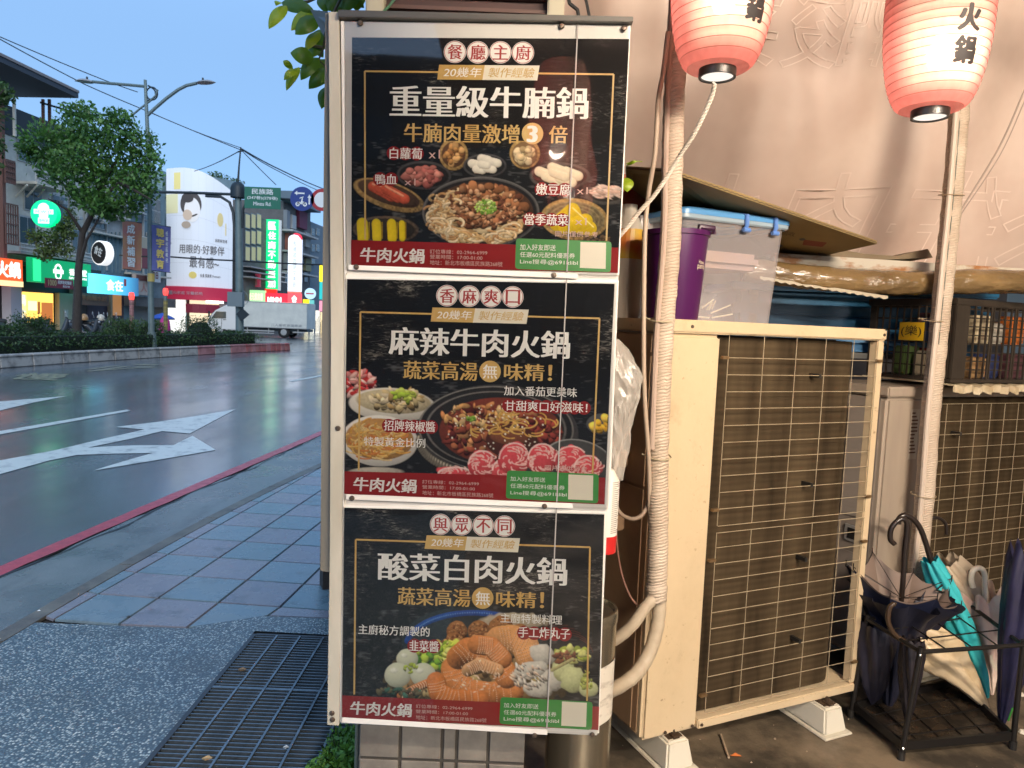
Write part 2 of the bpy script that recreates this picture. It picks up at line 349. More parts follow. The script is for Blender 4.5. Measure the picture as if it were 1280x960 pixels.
for m_ in PM: grime(m_, (.055,.07,.075), .56, .72, 5, (1,1,1), .7)
grime(M_gut, (.05,.06,.06), .52, .68, 3, (1,.3,1), .7); grime(M_edge, (.05,.045,.04), .5, .7, 9, (1,1,1), .8)
GX0, GX1, GY0, GY1 = -1.115, -0.45, 1.30, 3.09
mb = MB(); za = 0.014
yy = [-2,0,1,2,2.6,3.0]
mb.grid([[V(xe(y)+0.003, y, za), V(GX0-0.01, y, za)] for y in yy] + [[V(xe(3.12)+0.003, 3.12, za), V(GX0-0.01, 3.125, za)]])
mb.add([(-1.42,3.125,za),(GX0-0.01,3.125,za),(-0.25,3.10,za),(-0.25,3.29,za),(-1.28,3.29,za)], [(0,1,2,3,4)])
mb.add([(GX1+0.01,1.2,za),(-0.25,1.2,za),(-0.25,3.095,za),(GX1+0.01,3.095,za)], [(0,1,2,3)])
mb.add([(GX0-0.01,-2,za),(-0.25,-2,za),(-0.25,1.29,za),(GX0-0.01,1.29,za)], [(0,1,2,3)])
tag(mb.build('aggregate_apron', M_agg), kind='structure')
M_conc = mat('shop_floor_concrete', (0.22,0.17,0.115), 0.5, col2=(0.04,0.032,0.022), scale=2.4, amt=1, bump=0.004, bscale=45, rvar=0.18, lo=0.38, hi=0.60)
mb = MB(); mb.add([(-0.245,-4,0.012),(9,-4,0.012),(9,12,0.012),(-0.245,12,0.012)], [(0,1,2,3)])
tag(mb.build('shop_floor', M_conc), kind='structure')

# drain grate over its pit
M_gal = mat('galvanised_steel', (0.22,0.26,0.29), 0.38, metal=0.7, col2=(0.12,0.15,0.17), scale=20, amt=1, bump=0.001)
M_pit = mat('pit_shade_dark', (0.012,0.014,0.018), 0.7)  # flat dark sheet stands for the shade below the bars
grate = thing('drain_grate', 'steel bar grating over the dark drain in the speckled paving', 'drain grate', (GX0, GY0, 0))
mb = MB(); t = 0.02
mb.box(GX0-0.008, GX0+t*0.5, GY0, GY1, 0.0, 0.017); mb.box(GX1-t*0.5, GX1+0.008, GY0, GY1, 0, 0.017)
mb.box(GX0+t*0.5, GX1-t*0.5, GY1-0.012, GY1+0.004, 0, 0.0175); mb.box(GX0+t*0.5, GX1-t*0.5, GY0-0.004, GY0+0.012, 0, 0.0175)
mb.build('frame', mat('grate_frame_steel', (0.06,0.07,0.08), 0.5, metal=0.5), grate)
mb = MB(); mb.add([(GX0,GY0,0.0005),(GX1,GY0,0.0005),(GX1,GY1,0.0005),(GX0,GY1,0.0005)], [(0,1,2,3)]); mb.build('pit_shade', M_pit, grate)
for X in (-1.008, -0.905, -0.80, -0.69, -0.58):
    mb = MB(); mb.box(X-0.004, X+0.004, GY0+0.012, GY1-0.013, 0.004, 0.020); mb.build('long_bar', M_gal, grate)
bar = None; Y = GY0+0.03
while Y < GY1-0.02:
    if abs(Y-2.62) < 0.012: Y += 0.024; continue
    if bar is None:
        mb = MB(); mb.box(GX0+0.011, GX1-0.011, Y-0.0025, Y+0.0025, 0.004, 0.0155); bar = mb.build('cross_bar', M_gal, grate); y0b = Y
    else:
        c = bar.copy(); c.location = (0, Y-y0b, 0); COL.objects.link(c)
    Y += 0.0235
mb = MB(); mb.box(GX0+0.011, GX1-0.011, 2.614, 2.628, 0.002, 0.018); mb.build('panel_edge_bar', M_gal, grate)
for k, (x, y, c_, lb_, nm_) in enumerate(((258,948,(.45,.30,.14),'curled tan dead leaf lying on the drain grate','dead_leaf'),(357,934,(.5,.52,.5),'small pale paper scrap on the drain grate','scrap'),(302,837,(.25,.16,.08),'brown dead leaf near the far end of the grate','dead_leaf'),(48,764,(.7,.72,.7),'white scrap lying on the gutter concrete','scrap'),(160,771,(.05,.05,.05),'dark gum spot on a mauve paver','gum_spot'))):
    c = gp(x,y,.022 if k < 3 else .016); s_ = .016 if nm_ == 'dead_leaf' else .009; mb = MB(); mb.add([c+V(-s_,0,0),c+V(0,-s_*.6,.003),c+V(s_*1.2,s_*.2,.001),c+V(s_*.1,s_*.7,.005)],[(0,1,2,3)]); mb.prism([c+V(-s_,0,-.001),c+V(0,-s_*.6,.0),c+V(s_*1.1,s_*.2,0)],V(0,0,-.0015)); tag(mb.build(nm_, mat('litter_'+str(k),c_,.7)), lb_, 'litter')

# =================================================================== MEDIAN
M_soil = mat('median_soil', (0.05,0.04,0.03), 0.9)
M_kw = mat('median_kerb_pale', (0.40,0.39,0.36), 0.6, col2=(0.10,0.10,0.095), scale=3.5, amt=1, lo=0.48, hi=0.72)
M_kr = mat('median_kerb_red_worn', (0.42,0.20,0.20), 0.6, col2=(0.25,0.10,0.10), scale=4, amt=1, lo=0.4, hi=0.7)
M_kred = mat('median_kerb_red', (0.40,0.07,0.07), 0.6, col2=(0.3,0.15,0.14), scale=4, amt=1)
mr_ = [V(-11.5,4,0), V(-11.62,12,0), V(-11.58,15.9,0), V(-11.35,19,0), V(-10.93,21.9,0), V(-10.25,26.2,0), V(-9.75,28.4,0), V(-9.35,29.8,0), V(-9.5,30.6,0)]
ml_ = [V(-14.2,4,0), V(-14.3,12,0), V(-14.2,15.9,0), V(-13.8,19,0), V(-13.3,21.9,0), V(-12.5,26.2,0), V(-11.6,28.8,0), V(-10.8,30.2,0), V(-10.3,30.8,0)]
def resample(P, d):
    out = [P[0].copy()]; acc = 0
    for a, b_ in zip(P, P[1:]):
        l = (b_-a).length; u = (b_-a)/l; s = d-acc
        while s <= l: out.append(a+u*s); s += d
        acc = (acc + l) % d
    return out
mb = MB(); mb.grid([[a+V(0,0,0.26)-NV*0.0, b_+V(0,0,0.26)] for a, b_ in zip(mr_, ml_)]); med = tag(mb.build('median_bed', M_soil), kind='structure')
rs = resample(mr_, 1.0)
for k, (a, b_) in enumerate(zip(rs, rs[1:])):
    u = (b_-a).normalized(); n = V(-u.y, u.x, 0)
    fine = a.y > 26.8
    for q in range(3 if fine else 1):
        s0, s1 = ((q/3, (q+1)/3) if fine else (0, 1)); A = a + (b_-a)*s0 + u*0.012; B = a + (b_-a)*s1 - u*0.012
        mb = MB(); mb.prism([A, B, B+n*0.03+V(0,0,0.31), A+n*0.03+V(0,0,0.31)], n*0.16)
        m = M_kw if (a.y < 23.5 and k % 7 != 3) or k % 4 == 1 else M_kr
        if fine: m = M_kred if q % 2 == 0 else M_kr
        mb.build('kerb_stone', m, med, bevel=0.02, seg=1)
M_lf = leafmat('hedge_leaf', (0.028,0.070,0.022), (0.050,0.105,0.028))
M_lf2 = leafmat('shrub_leaf', (0.05,0.105,0.03), (0.085,0.15,0.045))
M_core = mat('hedge_core', (0.008,0.018,0.008), 0.9)  # solid dark core added to stop the view through the leaves
def mid(y):
    for (a, b_), (c, d) in zip(zip(mr_, mr_[1:]), zip(ml_, ml_[1:])):
        if a.y <= y <= b_.y: t = (y-a.y)/(b_.y-a.y); return (a.x+(b_.x-a.x)*t)*0.62 + (c.x+(d.x-c.x)*t)*0.38
    return -10.2
hb = [(mid(y), y, 0.52, 0.72, 0.45, 0.27+0.02*math.sin(y*3)) for y in np.arange(8, 28.2, 0.45)]
hg = thing('hedge', 'long low clipped green hedge running along the middle of the road', 'hedge', (mid(18), 18, 0.26))
mb = MB()
for b0, b1 in zip(hb, hb[1:]): mb.obox((b0[0]-0.5, b0[1], 0.26), (1.0,0,0), (b1[0]-b0[0], b1[1]-b0[1], 0), (0,0,0.42))
mb.build('dark_core', M_core, hg); leaves('foliage', cloud(hb, 26000, 3, 0.75), 0.07, M_lf, hg, kind='stuff', seed=5)
def shrub(x, y, Y, w, h, label, n, m=M_lf2, seed=0):
    c = at(x, y, Y); t = thing('shrub', label, 'shrub', (c.x, Y, 0.26), group='taller bushes standing in the median hedge')
    mb = MB(); mb.lathe([(0.02,0),(w*0.3,0.1),(w*0.36,h*0.5),(w*0.2,h*0.8),(0.0,h*0.85)], (c.x,Y,0.3), 10); mb.build('dark_core', M_core, t)
    bl = [(c.x+w*0.5*math.cos(k*2.4)*0.5, Y+0.2*math.sin(k*3), 0.35+h*(0.55+0.06*math.sin(k*5)), w*0.33, w*0.33, h*0.45) for k in range(5)]
    leaves('foliage', cloud(bl, int(n*1.5), seed, 0.6), 0.06, m, t, kind='stuff', seed=seed)
shrub(40, 405, 18.6, 1.0, 0.85, 'dark rounded bush in the hedge in front of the yellow lit shop', 1800, M_lf, 11)
shrub(7, 408, 17.5, 0.8, 0.65, 'small bush in the hedge below the orange lit sign', 1000, M_lf, 12)
shrub(152, 405, 21.5, 0.9, 0.82, 'pale green bush in the hedge just left of the street lamp post', 1800, M_lf2, 13)
shrub(186, 406, 22.6, 0.9, 0.80, 'pale green bush in the hedge wrapped round the street lamp foot', 1700, M_lf2, 14)
shrub(250, 404, 25.4, 1.25, 0.95, 'bush in the hedge in front of the billboard building entrance', 1800, M_lf, 15)

# =================================================================== TREES
M_bark = mat('bark', (0.035,0.028,0.024), 0.85, col2=(0.06,0.05,0.04), scale=12, bump=0.01, bscale=30)
M_tl = leafmat('tree_leaf', (0.045,0.14,0.030), (0.12,0.25,0.05))
def pts_px(l, Y): return [at(x, y, Y+dy) for x, y, dy in [(p+(0,))[:3] for p in l]]
def tree(base, Y, label, trunk, branches, blobs, n, size, m, seed, group=None, thin=0.11):
    b0 = at(*base, Y); t = thing('tree', label, 'tree', (b0.x, Y, 0.26 if Y < 29 else 0), group=group)
    P = [V(b0.x, Y, 0.26 if Y < 29 else 0)] + pts_px(trunk, Y)[1:]
    mb = MB(); k = len(P); mb.tube(P, [thin*(1-0.6*i/(k-1))*(1.25 if i == 0 else 1) for i in range(k)], 9); mb.build('trunk', M_bark, t, smooth=True)
    mb = MB()
    for br in branches:
        Q = pts_px(br, Y); mb.tube(Q, [thin*0.5*(1-0.75*i/(len(Q)-1)) for i in range(len(Q))], 6)
    if branches: mb.build('branches', M_bark, t, smooth=True)
    s = Y/CF; bl = [(*at(x, y, Y+dy), rx*s, rx*s*0.9, ry*s) for x, y, rx, ry, dy in blobs]
    leaves('crown', cloud(bl, n, seed, 0.15), size, m, t, kind='stuff', seed=seed, aspect=0.55)
    return t
tree((95,411), 20, 'spreading dark green tree with leaning trunk rising from the median hedge', [(95,411),(98,340),(103,292),(115,268),(125,240),(135,215)],
     [[(100,330),(108,300,-.2),(121,278,-.3),(128,262,-.4)], [(115,268),(90,240,.3),(62,215,.5)], [(120,255),(150,228,-.4),(178,205,-.6)], [(125,240),(112,210,.4),(96,178,.6)],
      [(130,225),(150,195,.3),(158,165,.4)], [(104,292),(84,262,-.4),(60,248,-.7)], [(150,228,-.4),(172,240,-.5),(190,250,-.5)]],
     [(52,180,28,28,0),(82,172,30,30,.4),(112,166,32,26,0),(145,168,28,26,-.3),(172,186,27,30,.2),(188,208,17,26,0),(68,208,28,22,.3),(95,212,40,36,-.4),(135,212,40,36,.3),(168,228,28,26,-.2),
      (102,246,20,14,.3),(125,252,28,18,-.4),(158,256,22,18,.2),(100,140,26,12,.2),(148,146,20,12,-.2),(185,240,14,18,.4),(34,186,14,18,-.3),(136,266,20,11,0)], 10500, 0.125, M_tl, 21)
tree((-60,411), 17, 'tree at the left picture edge showing only some leafy shoots', [(-60,411),(-58,300),(-50,200),(-40,150)], [[(-50,200),(-20,140),(5,112)], [(-52,240),(-20,200),(6,190)]],
     [(-45,130,45,40,0),(-20,110,24,18,.2),(2,118,14,13,.2),(-8,182,12,12,0),(-30,190,30,30,0)], 5200, 0.12, M_lf2, 22)

# =================================================================== STREET FURNITURE
M_pole = mat('street_pole_paint', (0.12,0.17,0.17), 0.5, metal=0.2, col2=(0.20,0.25,0.24), scale=4)
M_dark = mat('dark_metal', (0.02,0.03,0.035), 0.5, metal=0.3)
lampY = 22.3
t = thing('street_lamp', 'tall twin arm street lamp with a ring ornament rising from the median', 'street lamp', (at(189,395,lampY).x, lampY, 0.26))
P = [V(at(189.5,395,lampY).x, lampY, 0.26), at(188,330,lampY), at(186,200,lampY), at(181.5,100,lampY)]
mb = MB(); mb.tube(P, [0.10,0.085,0.07,0.045], 10); mb.build('pole', M_pole, t, smooth=True)
mb = MB(); mb.tube(P[:1]+[P[0]+V(0,0,0.5)], [0.16,0.13], 10); mb.build('foot', M_pole, t)
mb = MB(); a = at(189,352,lampY); mb.tube([a, a+V(0,0,0.25)], 0.105, 12); mb.build('yellow_band', mat('band_yellow', (0.5,0.38,0.1), 0.5), t)
for pts, r0 in (([(184,144.5),(193,136),(208,123),(223,112),(233,107),(246,104)], .05), ([(181,108),(160,106),(135,104),(115,102)], .045), ([(164,145),(176,135),(188,126),(195,119),(197,112)], .03)):
    mb = MB(); mb.tube(pts_px(pts, lampY), [r0]*len(pts), 7); mb.build('arm', M_pole, t, smooth=True)
mb = MB(); c = at(190,117,lampY); mb.tube([c+V(0.17*math.cos(k*math.pi/10), 0, 0.19*math.sin(k*math.pi/10)) for k in range(21)], 0.022, 6)
mb.tube([at(185,107,lampY)+V(0.02*math.sin(k),0,0)-V(0,0,0.0) + V(0.25*math.sin(k*math.pi/10), 0, -0.45*k/10) for k in range(11)], 0.025, 6); mb.build('ornament', M_dark, t, smooth=True)
for (x0,y0),(x1,y1) in (((246,104),(271,103)), ((116,103),(92,101))):
    a, b_ = at(x0,y0,lampY), at(x1,y1,lampY); u = (b_-a)
    h = MB(); h.grid([[a+u*s + V(0, w*0.16*math.sin(math.pi*min(1,s*1.1+0.06))**0.5, 0.09*(1-w*w)*math.sin(math.pi*min(1,s+0.08))**0.6) for w in (-1,-.6,-.2,.2,.6,1)] for s in np.linspace(0,0.97,8)])
    hd = h.build('lamp_head', mat('lamp_head_grey', (0.25,0.24,0.23), 0.5), t, smooth=True)
    h = MB(); h.grid([[a+u*s + V(0, w*0.15*math.sin(math.pi*min(1,s*1.1+0.06))**0.5, -0.01) for w in (-1,1)] for s in np.linspace(0.02,0.95,8)]); h.build('lens', mat('lens_off', (0.3,0.26,0.25), 0.3), hd)
    h = MB(); h.lathe([(0.03,0),(0.03,0.06),(0,0.07)], a+u*0.3+V(0,0,0.09), 8); h.build('photocell', M_dark, hd)
# traffic pole with arms
tpY = 30.0
t = thing('traffic_pole', 'dark traffic pole with long arms beside the white truck', 'pole', (at(300,412,tpY).x, tpY, 0))
bx = at(300,412,tpY).x
mb = MB(); mb.tube([V(bx,tpY,0), at(299,330,tpY), at(297.5,228,tpY)], [0.17,0.15,0.12], 12); mb.build('pole', M_pole, t, smooth=True)
mb = MB(); mb.tube([at(297.5,228,tpY), at(299,205,tpY), at(301,184,tpY)], [0.05,0.035,0.03], 8); mb.tube([at(297,190,tpY), at(305,188,tpY)], 0.03, 6); mb.build('mast', M_dark, t)
mb = MB(); mb.lathe([(0.30,-0.5),(0.30,-0.12),(0.24,0.05),(0.12,0.14),(0,0.18)], at(297.5,232,tpY), 12); mb.build('pole_cap', M_dark, t, smooth=True)
for pts, r0 in (([(190,240),(240,241),(291,243)], .06), ([(257,245),(276,246),(287,253),(291.5,266),(293,285)], .06), ([(303,285),(304,262),(309,250),(330,247),(372,250),(404,251)], .05)):
    mb = MB(); mb.tube(pts_px(pts, tpY), r0, 7); mb.build('arm', M_dark, t, smooth=True)
mb = MB(); mb.obox(at(287,383,tpY-.2), (0.62,0,0), (0,-0.25,0), (0,0,0.6)); mb.lathe([(0.33,0),(0.33,0.06)], at(301,373,tpY-.1), 16, ax=(0,-1,0)); mb.build('control_box', mat('control_box_grey', (0.16,0.2,0.21), 0.5), t)
mb = MB(); c = at(303,393,tpY-.25); mb.prism([c+V(-.25,0,0), c+V(0,0,-.27), c+V(.3,0,0), c+V(0,0,.27)], (0,-.04,0)); mb.build('warning_plate', M_dark, t)
# signs on the arms
sY = tpY-0.3
def plate(name, label, cat, x0, y0, x1, y1, Y, m, thick=0.04, group=None, dx=0.0):
    a = at(x0, y1, Y); b_ = at(x1, y1, Y); c = at(x0, y0, Y); ax = V(b_.x-a.x, 0, 0) + V(0, dx, 0); az = V(0,0,c.z-a.z)
    t = thing(name, label, cat, (a + ax/2), group=group)
    mb = MB(); mb.obox(a, ax, az, ax.cross(az).normalized()*-thick); mb.build('plate', m, t)
    n = ax.cross(az).normalized(); n = n if n.y < 0 else -n
    return t, a + n*0.008, ax, az, n
M_sgr = mat('sign_green', (0.01,0.13,0.075), 0.45); M_swh = mat('sign_white', (0.7,0.72,0.7), 0.5); M_sbl = mat('sign_blue', (0.01,0.035,0.20), 0.45); M_srd = mat('sign_red', (0.35,0.015,0.02), 0.45)
t, a, ax, az, n = plate('street_name_sign', 'green street name sign with white lettering on the pole arm', 'street sign', 305.5, 233, 350.5, 260, sY, M_sgr)
mb = MB(); put_text(mb, '民族路', a+ax*.2+az*.66, ax*.6, az*.26, n, bold=.015)
put_text(mb, '(247巷)(278巷)', a+ax*.08+az*.40, ax*.84, az*.18, n, bold=.01); put_text(mb, 'Minzu Rd.', a+ax*.25+az*.14, ax*.5, az*.17, n, bold=.01); mb.build('lettering', M_swh, t)
c = at(378,248.7,sY); t = thing('traffic_sign', 'round blue sign with white arrows and a scooter', 'traffic sign', c); mb = MB(); mb.lathe([(0,0),(0.49,0),(0.49,0.04),(0,0.04)], c, 28, ax=(0,-1,0)); mb.build('disc', M_sbl, t)
mb = MB(); c2 = c+V(0,-0.05,0)
def poly(mb, c, pts, mi=0): mb.add([c+V(x,0,z) for x, z in pts], [tuple(range(len(pts)))], mi)
poly(mb, c2, [(-.32,.22),(-.2,.31),(-.2,.25),(.1,.25),(.1,.19),(-.2,.19),(-.2,.13)]); poly(mb, c2, [(.30,.18),(.38,.05),(.33,.05),(.33,-.22),(.27,-.22),(.27,.05),(.22,.05)])
for sx_ in (-.18,.12): mb.lathe([(0.04,0),(0.09,0)], c2+V(sx_,0,-.22), 12, ax=(0,-1,0))
poly(mb, c2, [(-.18,-.22),(-.2,-.12),(-.05,-.14),(0,.06),(.04,.06),(.02,-.1),(.14,-.14),(.12,-.22)]); poly(mb, c2, [(-.1,.04),(.06,.1),(.06,.06),(-.1,0)]); mb.build('symbols', M_swh, t)
c = at(402.5,250,sY); t = thing('traffic_sign', 'round red rimmed sign partly hidden by the menu board edge', 'traffic sign', c); mb = MB(); mb.lathe([(0,0),(0.45,0),(0.45,0.04),(0,0.04)], c, 28, ax=(0,-1,0)); mb.build('disc', M_srd, t)
mb = MB(); mb.lathe([(0,0),(0.31,0)], c+V(0,-.05,0), 24, ax=(0,-1,0)); mb.build('symbols', M_swh, t)
# banners hung on the lamp post
def banner(x0,y0,x1,y1,c1,c2,txt,tc,label,sub):
    Y = lampY-0.15; a = at(x0,y1,Y); ax = V(at(x1,y1,Y).x-a.x,0,-0.04); az = V(0,0,at(x0,y0,Y).z-a.z); t = thing('banner', label, 'banner', a+ax/2, group='banners hung on the lamp post')
    mb = MB(); mb.grid([[a+ax*u+az*v+V(0,0.03*math.sin(u*5+v*3),0) for v in np.linspace(0,1,8)] for u in np.linspace(0,1,6)]); mb.build('cloth', mat('banner_cloth_'+sub, c1, 0.7, col2=c2, scale=1.2, amt=1), t)
    mb = MB(); vtext(mb, txt, a+ax*.30+az*.04+V(0,-.06,0), ax*.42, az*.92, V(0,-1,0), bold=.03); mb.build('lettering', tc, t)
    if sub == 'purple':
        mb = MB(); vtext(mb, '板橋校區報名', a+ax*.80+az*.2+V(0,-.06,0), ax*.12, az*.7, V(0,-1,0), bold=.01); mb.build('small_lettering', M_swh, t)
    mb = MB()
    for v in (0,1): mb.tube([a+az*v+V(0,0.02,0), a+ax+az*v+V(0,0.02,0)], 0.014, 6)
    mb.build('rod', M_dark, t)
banner(153,276,177,336,(0.42,0.14,0.13),(0.50,0.27,0.10),'成新補習',M_swh,'faded orange banner left of the lamp post','orange')
banner(189.5,281,213,338,(0.10,0.12,0.32),(0.16,0.15,0.38),'聰宇教育',mat('banner_yellow', (0.65,0.5,0.12), 0.6),'violet banner with yellow characters right of the lamp post','purple')
# overhead cables
M_cab = mat('cable_black', (0.015,0.017,0.02), 0.6)
def cable(label, pts, r=0.02, group='overhead cables'):
    P = [at(*p) for p in pts]; t = MB(); out = []
    for a, b_ in zip(P, P[1:]): out += [a+(b_-a)*s - V(0,0,0.5*s*(1-s)*(b_-a).length*0.04) for s in np.linspace(0,1,7)[:-1]]
    t.tube(out+[P[-1]], r, 5); tag(t.build('cable', M_cab), label, 'cable', group)
cable('upper overhead cable from the top left corner to the twin lamp', [(-60,18,24),(0,46,25),(130,100,28),(172,115,30)], .018)
cable('overhead cable running from the top left edge to the thin mast', [(-60,22,22),(0,49,23),(105,105,26),(170,133,28),(300,187,30)], .018)
cable('twin of the cable reaching the thin mast slightly above it', [(190,141,40),(300,184.5,30)], .016)
cable('cable falling from the mast towards the menu board edge', [(302,186,30),(350,212,36),(412,239,45)], .03)
cable('second cable just under the one falling to the menu board', [(302,187,30),(350,215,36),(412,244,45)], .02)
cable('short cable falling from the mast to the green street sign', [(302,188,30),(345,231,33)], .018)
cable('cable falling left from the mast towards the billboard roof', [(299,189,30),(243,214,44)], .022)
cable('dark cable strung level in front of the billboard', [(150,319,34),(213,321,31),(300,326,30),(412,331,34)], .035)
cable('pair of cables over the tree by the metal roof', [(50,128,34),(135,152,36)], .05)

# =================================================================== FAR SIDE OF THE STREET
F0 = V(-26.5,0,0)
def fpx(x, y, off=0): p = pl(x, y, F0+NV*off, NV); return p
def frect(mb, x0, y0, x1, y1, o0=0.0, o1=0.1, mi=0):      # box on the facade, corners by photo position, standing o0..o1 in front
    a = fpx(x0, y1, o0); b_ = fpx(x1, y1, o0); top = fpx(x0, y0, o0).z; s = (b_-a).dot(DV)
    mb.obox(a, DV*s, V(0,0,top-a.z), NV*(o1-o0), mi); return a + NV*(o1-o0+0.02), DV*s, V(0,0,top-a.z)
def wmat_(n, c, c2=None, s=1.5, **k): return mat(n, c, 0.8, col2=c2 or tuple(v*0.6 for v in c), scale=s, amt=1, lo=0.35, hi=0.8, **k)
M_wA = wmat_('wall_stained_cream', (0.60,0.58,0.50)); M_wB = wmat_('wall_grey', (0.42,0.43,0.42)); M_wC = wmat_('wall_blue_grey', (0.18,0.26,0.29)); M_wD = wmat_('wall_dark', (0.13,0.13,0.125))
M_glass = mat('window_glass_dark', (0.05,0.08,0.09), 0.12, spec=0.8); M_frame = mat('window_frame_pale', (0.35,0.37,0.37), 0.5)
M_rust = mat('rusty_brown', (0.13,0.06,0.045), 0.7); M_wglow = glow('shop_window_yellow', (1.0,0.55,0.10), 1.5); M_wwarm = glow('shop_window_warm', (1.0,0.82,0.55), 1.1)
M_black = mat('shop_black', (0.012,0.013,0.014), 0.5)
def fwin(b, x0, y0, x1, y1, off, nx=2, ny=1, glass=None, frame=None):
    mb = MB(); a, ax, az = frect(mb, x0, y0, x1, y1, off, off+0.03); w = mb.build('window', frame or M_frame, b)
    for i in range(nx):
        for j in range(ny):
            p = MB(); o = a-NV*0.005 + ax*((i+.06)/nx) + az*((j+.06)/ny); p.obox(o, ax*(.88/nx), az*(.88/ny), NV*-0.008); p.build('pane', glass or M_glass, w)
def building(label, x0, x1, ytop, m, depth=9, off=0, name='building', ybase=None):
    a = fpx(x0, 400, off); b_ = fpx(x1, 400, off); s = (b_-a).dot(DV); z = fpx(x0, ytop, off).z
    t = thing(name, label, 'building', (a.x, a.y, 0), 0)
    mb = MB(); mb.obox(V(a.x,a.y,-0.01), DV*s, V(0,0,z), NV*-depth); mb.build('wall', m, t); return t
# -- building with the green shop
b1 = building('weathered old block with balconies over the green shop sign', -60, 108, 118, M_wA)
roof = MB(); A = fpx(-40, 52, 2.6); B = fpx(101, 131, 2.6)
zr = fpx(60, 105, 2.6).z; a0 = fpx(-60,400,2.6); s_ = (fpx(101,400,2.6)-a0).dot(DV)
roof.obox(V(a0.x,a0.y,zr), DV*s_, V(0,0,0.22), NV*-12); roof.build('roof', mat('roof_sheet_dark', (0.03,0.035,0.045), 0.6), b1)
r2 = MB(); r2.obox(V(a0.x,a0.y,zr+0.23)+NV*0.05, DV*s_, V(0,0,0.12), NV*-0.4); r2.build('roof_edge', mat('roof_edge', (0.2,0.17,0.16), 0.6), b1)
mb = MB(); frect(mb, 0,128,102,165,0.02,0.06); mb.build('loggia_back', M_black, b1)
for x in (16, 52, 60): mb = MB(); frect(mb, x,124,x+1.6,170,1.3,1.42); mb.build('post', M_rust if x > 20 else M_wA, b1)
def balcony(b, x0, x1, yt, yb, off, m, nb, deckm):
    mb = MB(); a, ax, az = frect(mb, x0, yb-3, x1, yb, 0.05, off); mb.build('balcony_slab', deckm, b)
    r = MB(); z0 = a - NV*0.02 + V(0,0,az.z); h = fpx(x0, yt, off).z - z0.z
    for k in (0.0, 0.5, 1.0): r.obox(z0+V(0,0,h*k-0.03), ax, V(0,0,0.05), NV*-0.05)
    for k in range(nb+1): r.obox(z0+ax*(k/nb)-NV*0.06, DV*0.035, V(0,0,h), NV*-0.035)
    r.build('balcony_railing', m, b)
M_rail = mat('railing_pale', (0.5,0.5,0.48), 0.5)
balcony(b1, 18, 62, 207, 229, 1.2, M_rail, 26, M_wA); balcony(b1, 2, 104, 300, 316, 1.0, M_rail, 60, mat('slab_grey',(0.3,0.29,0.28),0.8))
for (x0,y0,x1,y1) in ((4,200,16,228),(5,255,20,305)):
    mb = MB(); a, ax, az = frect(mb, x0,y0,x1,y1,1.25,1.3,0); 
    mb2 = MB()
    for k in range(6): mb2.obox(a+ax*(k/5), DV*0.06, az, NV*0.04)
    for k in range(5): mb2.obox(a+az*(k/4)+NV*0.05, ax, V(0,0,0.06), NV*0.03)
    mb2.build('iron_cage', M_rust, b1)
for r_ in ((22,168,44,200),(30,236,52,262),(66,240,84,300),(90,285,102,312),(24,268,44,306)): fwin(b1, *r_, 0.03, 2, 1)
for k, (x0,x1) in enumerate(((20,34),(34,47),(48,60))):
    mb = MB(); a = fpx(x0, 250, 1.2); b_ = fpx(x1, 232, 0.2); mb.tube([fpx(x0,246,0.1), fpx(x1,231,1.15)], 0.05, 5); mb.build('awning_strut', M_wA, b1)
mb = MB(); frect(mb, 0,118,4,330,0.9,1.1); mb.build('drain_pipe', M_rust, b1)
mb = MB(); frect(mb, -60,318,108,323,0.05,0.9); mb.build('canopy', M_black, b1)
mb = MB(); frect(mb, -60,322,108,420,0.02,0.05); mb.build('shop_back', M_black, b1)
mb = MB(); frect(mb, 18,364,66,405,0.1,0.14); wI = mb.build('shop_window', M_wglow, b1)
for (x0,y0,x1,y1,c) in ((20,368,33,402,(1,.75,.3)),(35,376,46,388,(1,.85,.5)),(47,377,50,392,(.3,.1,.02)),(52,378,66,404,(.45,.14,.03))):
    mb = MB(); frect(mb, x0,y0,x1,y1,0.15,0.17); mb.build('shop_fitting', glow('fitting', c, 1.0), wI)
mb = MB(); a, ax, az = frect(mb, 21,366,32,400,0.171,0.175); mb = MB(); vtext(mb, '鍋食', a, ax, az, NV, bold=.02); mb.build('window_lettering', glow('lettering_cream', (1,.9,.6), 1.2), wI)
mb = MB(); frect(mb, 3,357,17,412,0.05,0.5); mb.build('tiled_column', mat('tile_white', (0.5,0.5,0.52), 0.4, col2=(0.42,0.42,0.45), scale=30), b1)
mb = MB(); frect(mb, 69,366,87,412,0.05,0.3); mb.build('shutter', mat('shutter_cream', (0.42,0.4,0.27), 0.6), b1); mb = MB(); frect(mb, 80,387,85,397,0.31,0.33); mb.build('notice', M_wA, b1)
mb = MB(); frect(mb, 87,350,91,412,0.05,0.4); mb.build('door_post', M_frame, b1)
def lightbox(label, x0,y0,x1,y1, off, m, parts=(), name='shop_sign', cat='shop sign', dep=0.25, group=None):
    mb = MB(); a, ax, az = frect(mb, x0,y0,x1,y1, off, off+dep); t = thing(name, label, cat, a + ax/2, group=group)
    mb.build('light_box', m, t)
    for p in parts:
        q = MB(); p[0](q, a, ax, az); q.build(p[1], p[2], t)
    return t
M_gW = glow('sign_letter_white', (0.95,1,0.95), 1.0); M_gcr = glow('sign_letter_cream', (1,.9,.6), 1.0)
def T(s, u0,v0,u1,v1, **k): return lambda q,a,ax,az: put_text(q, s, a+ax*u0+az*v0, ax*(u1-u0), az*(v1-v0), NV, **k)
def Bx(u0,v0,u1,v1): return lambda q,a,ax,az: q.obox(a+ax*u0+az*v0, ax*(u1-u0), az*(v1-v0), NV*0.01)
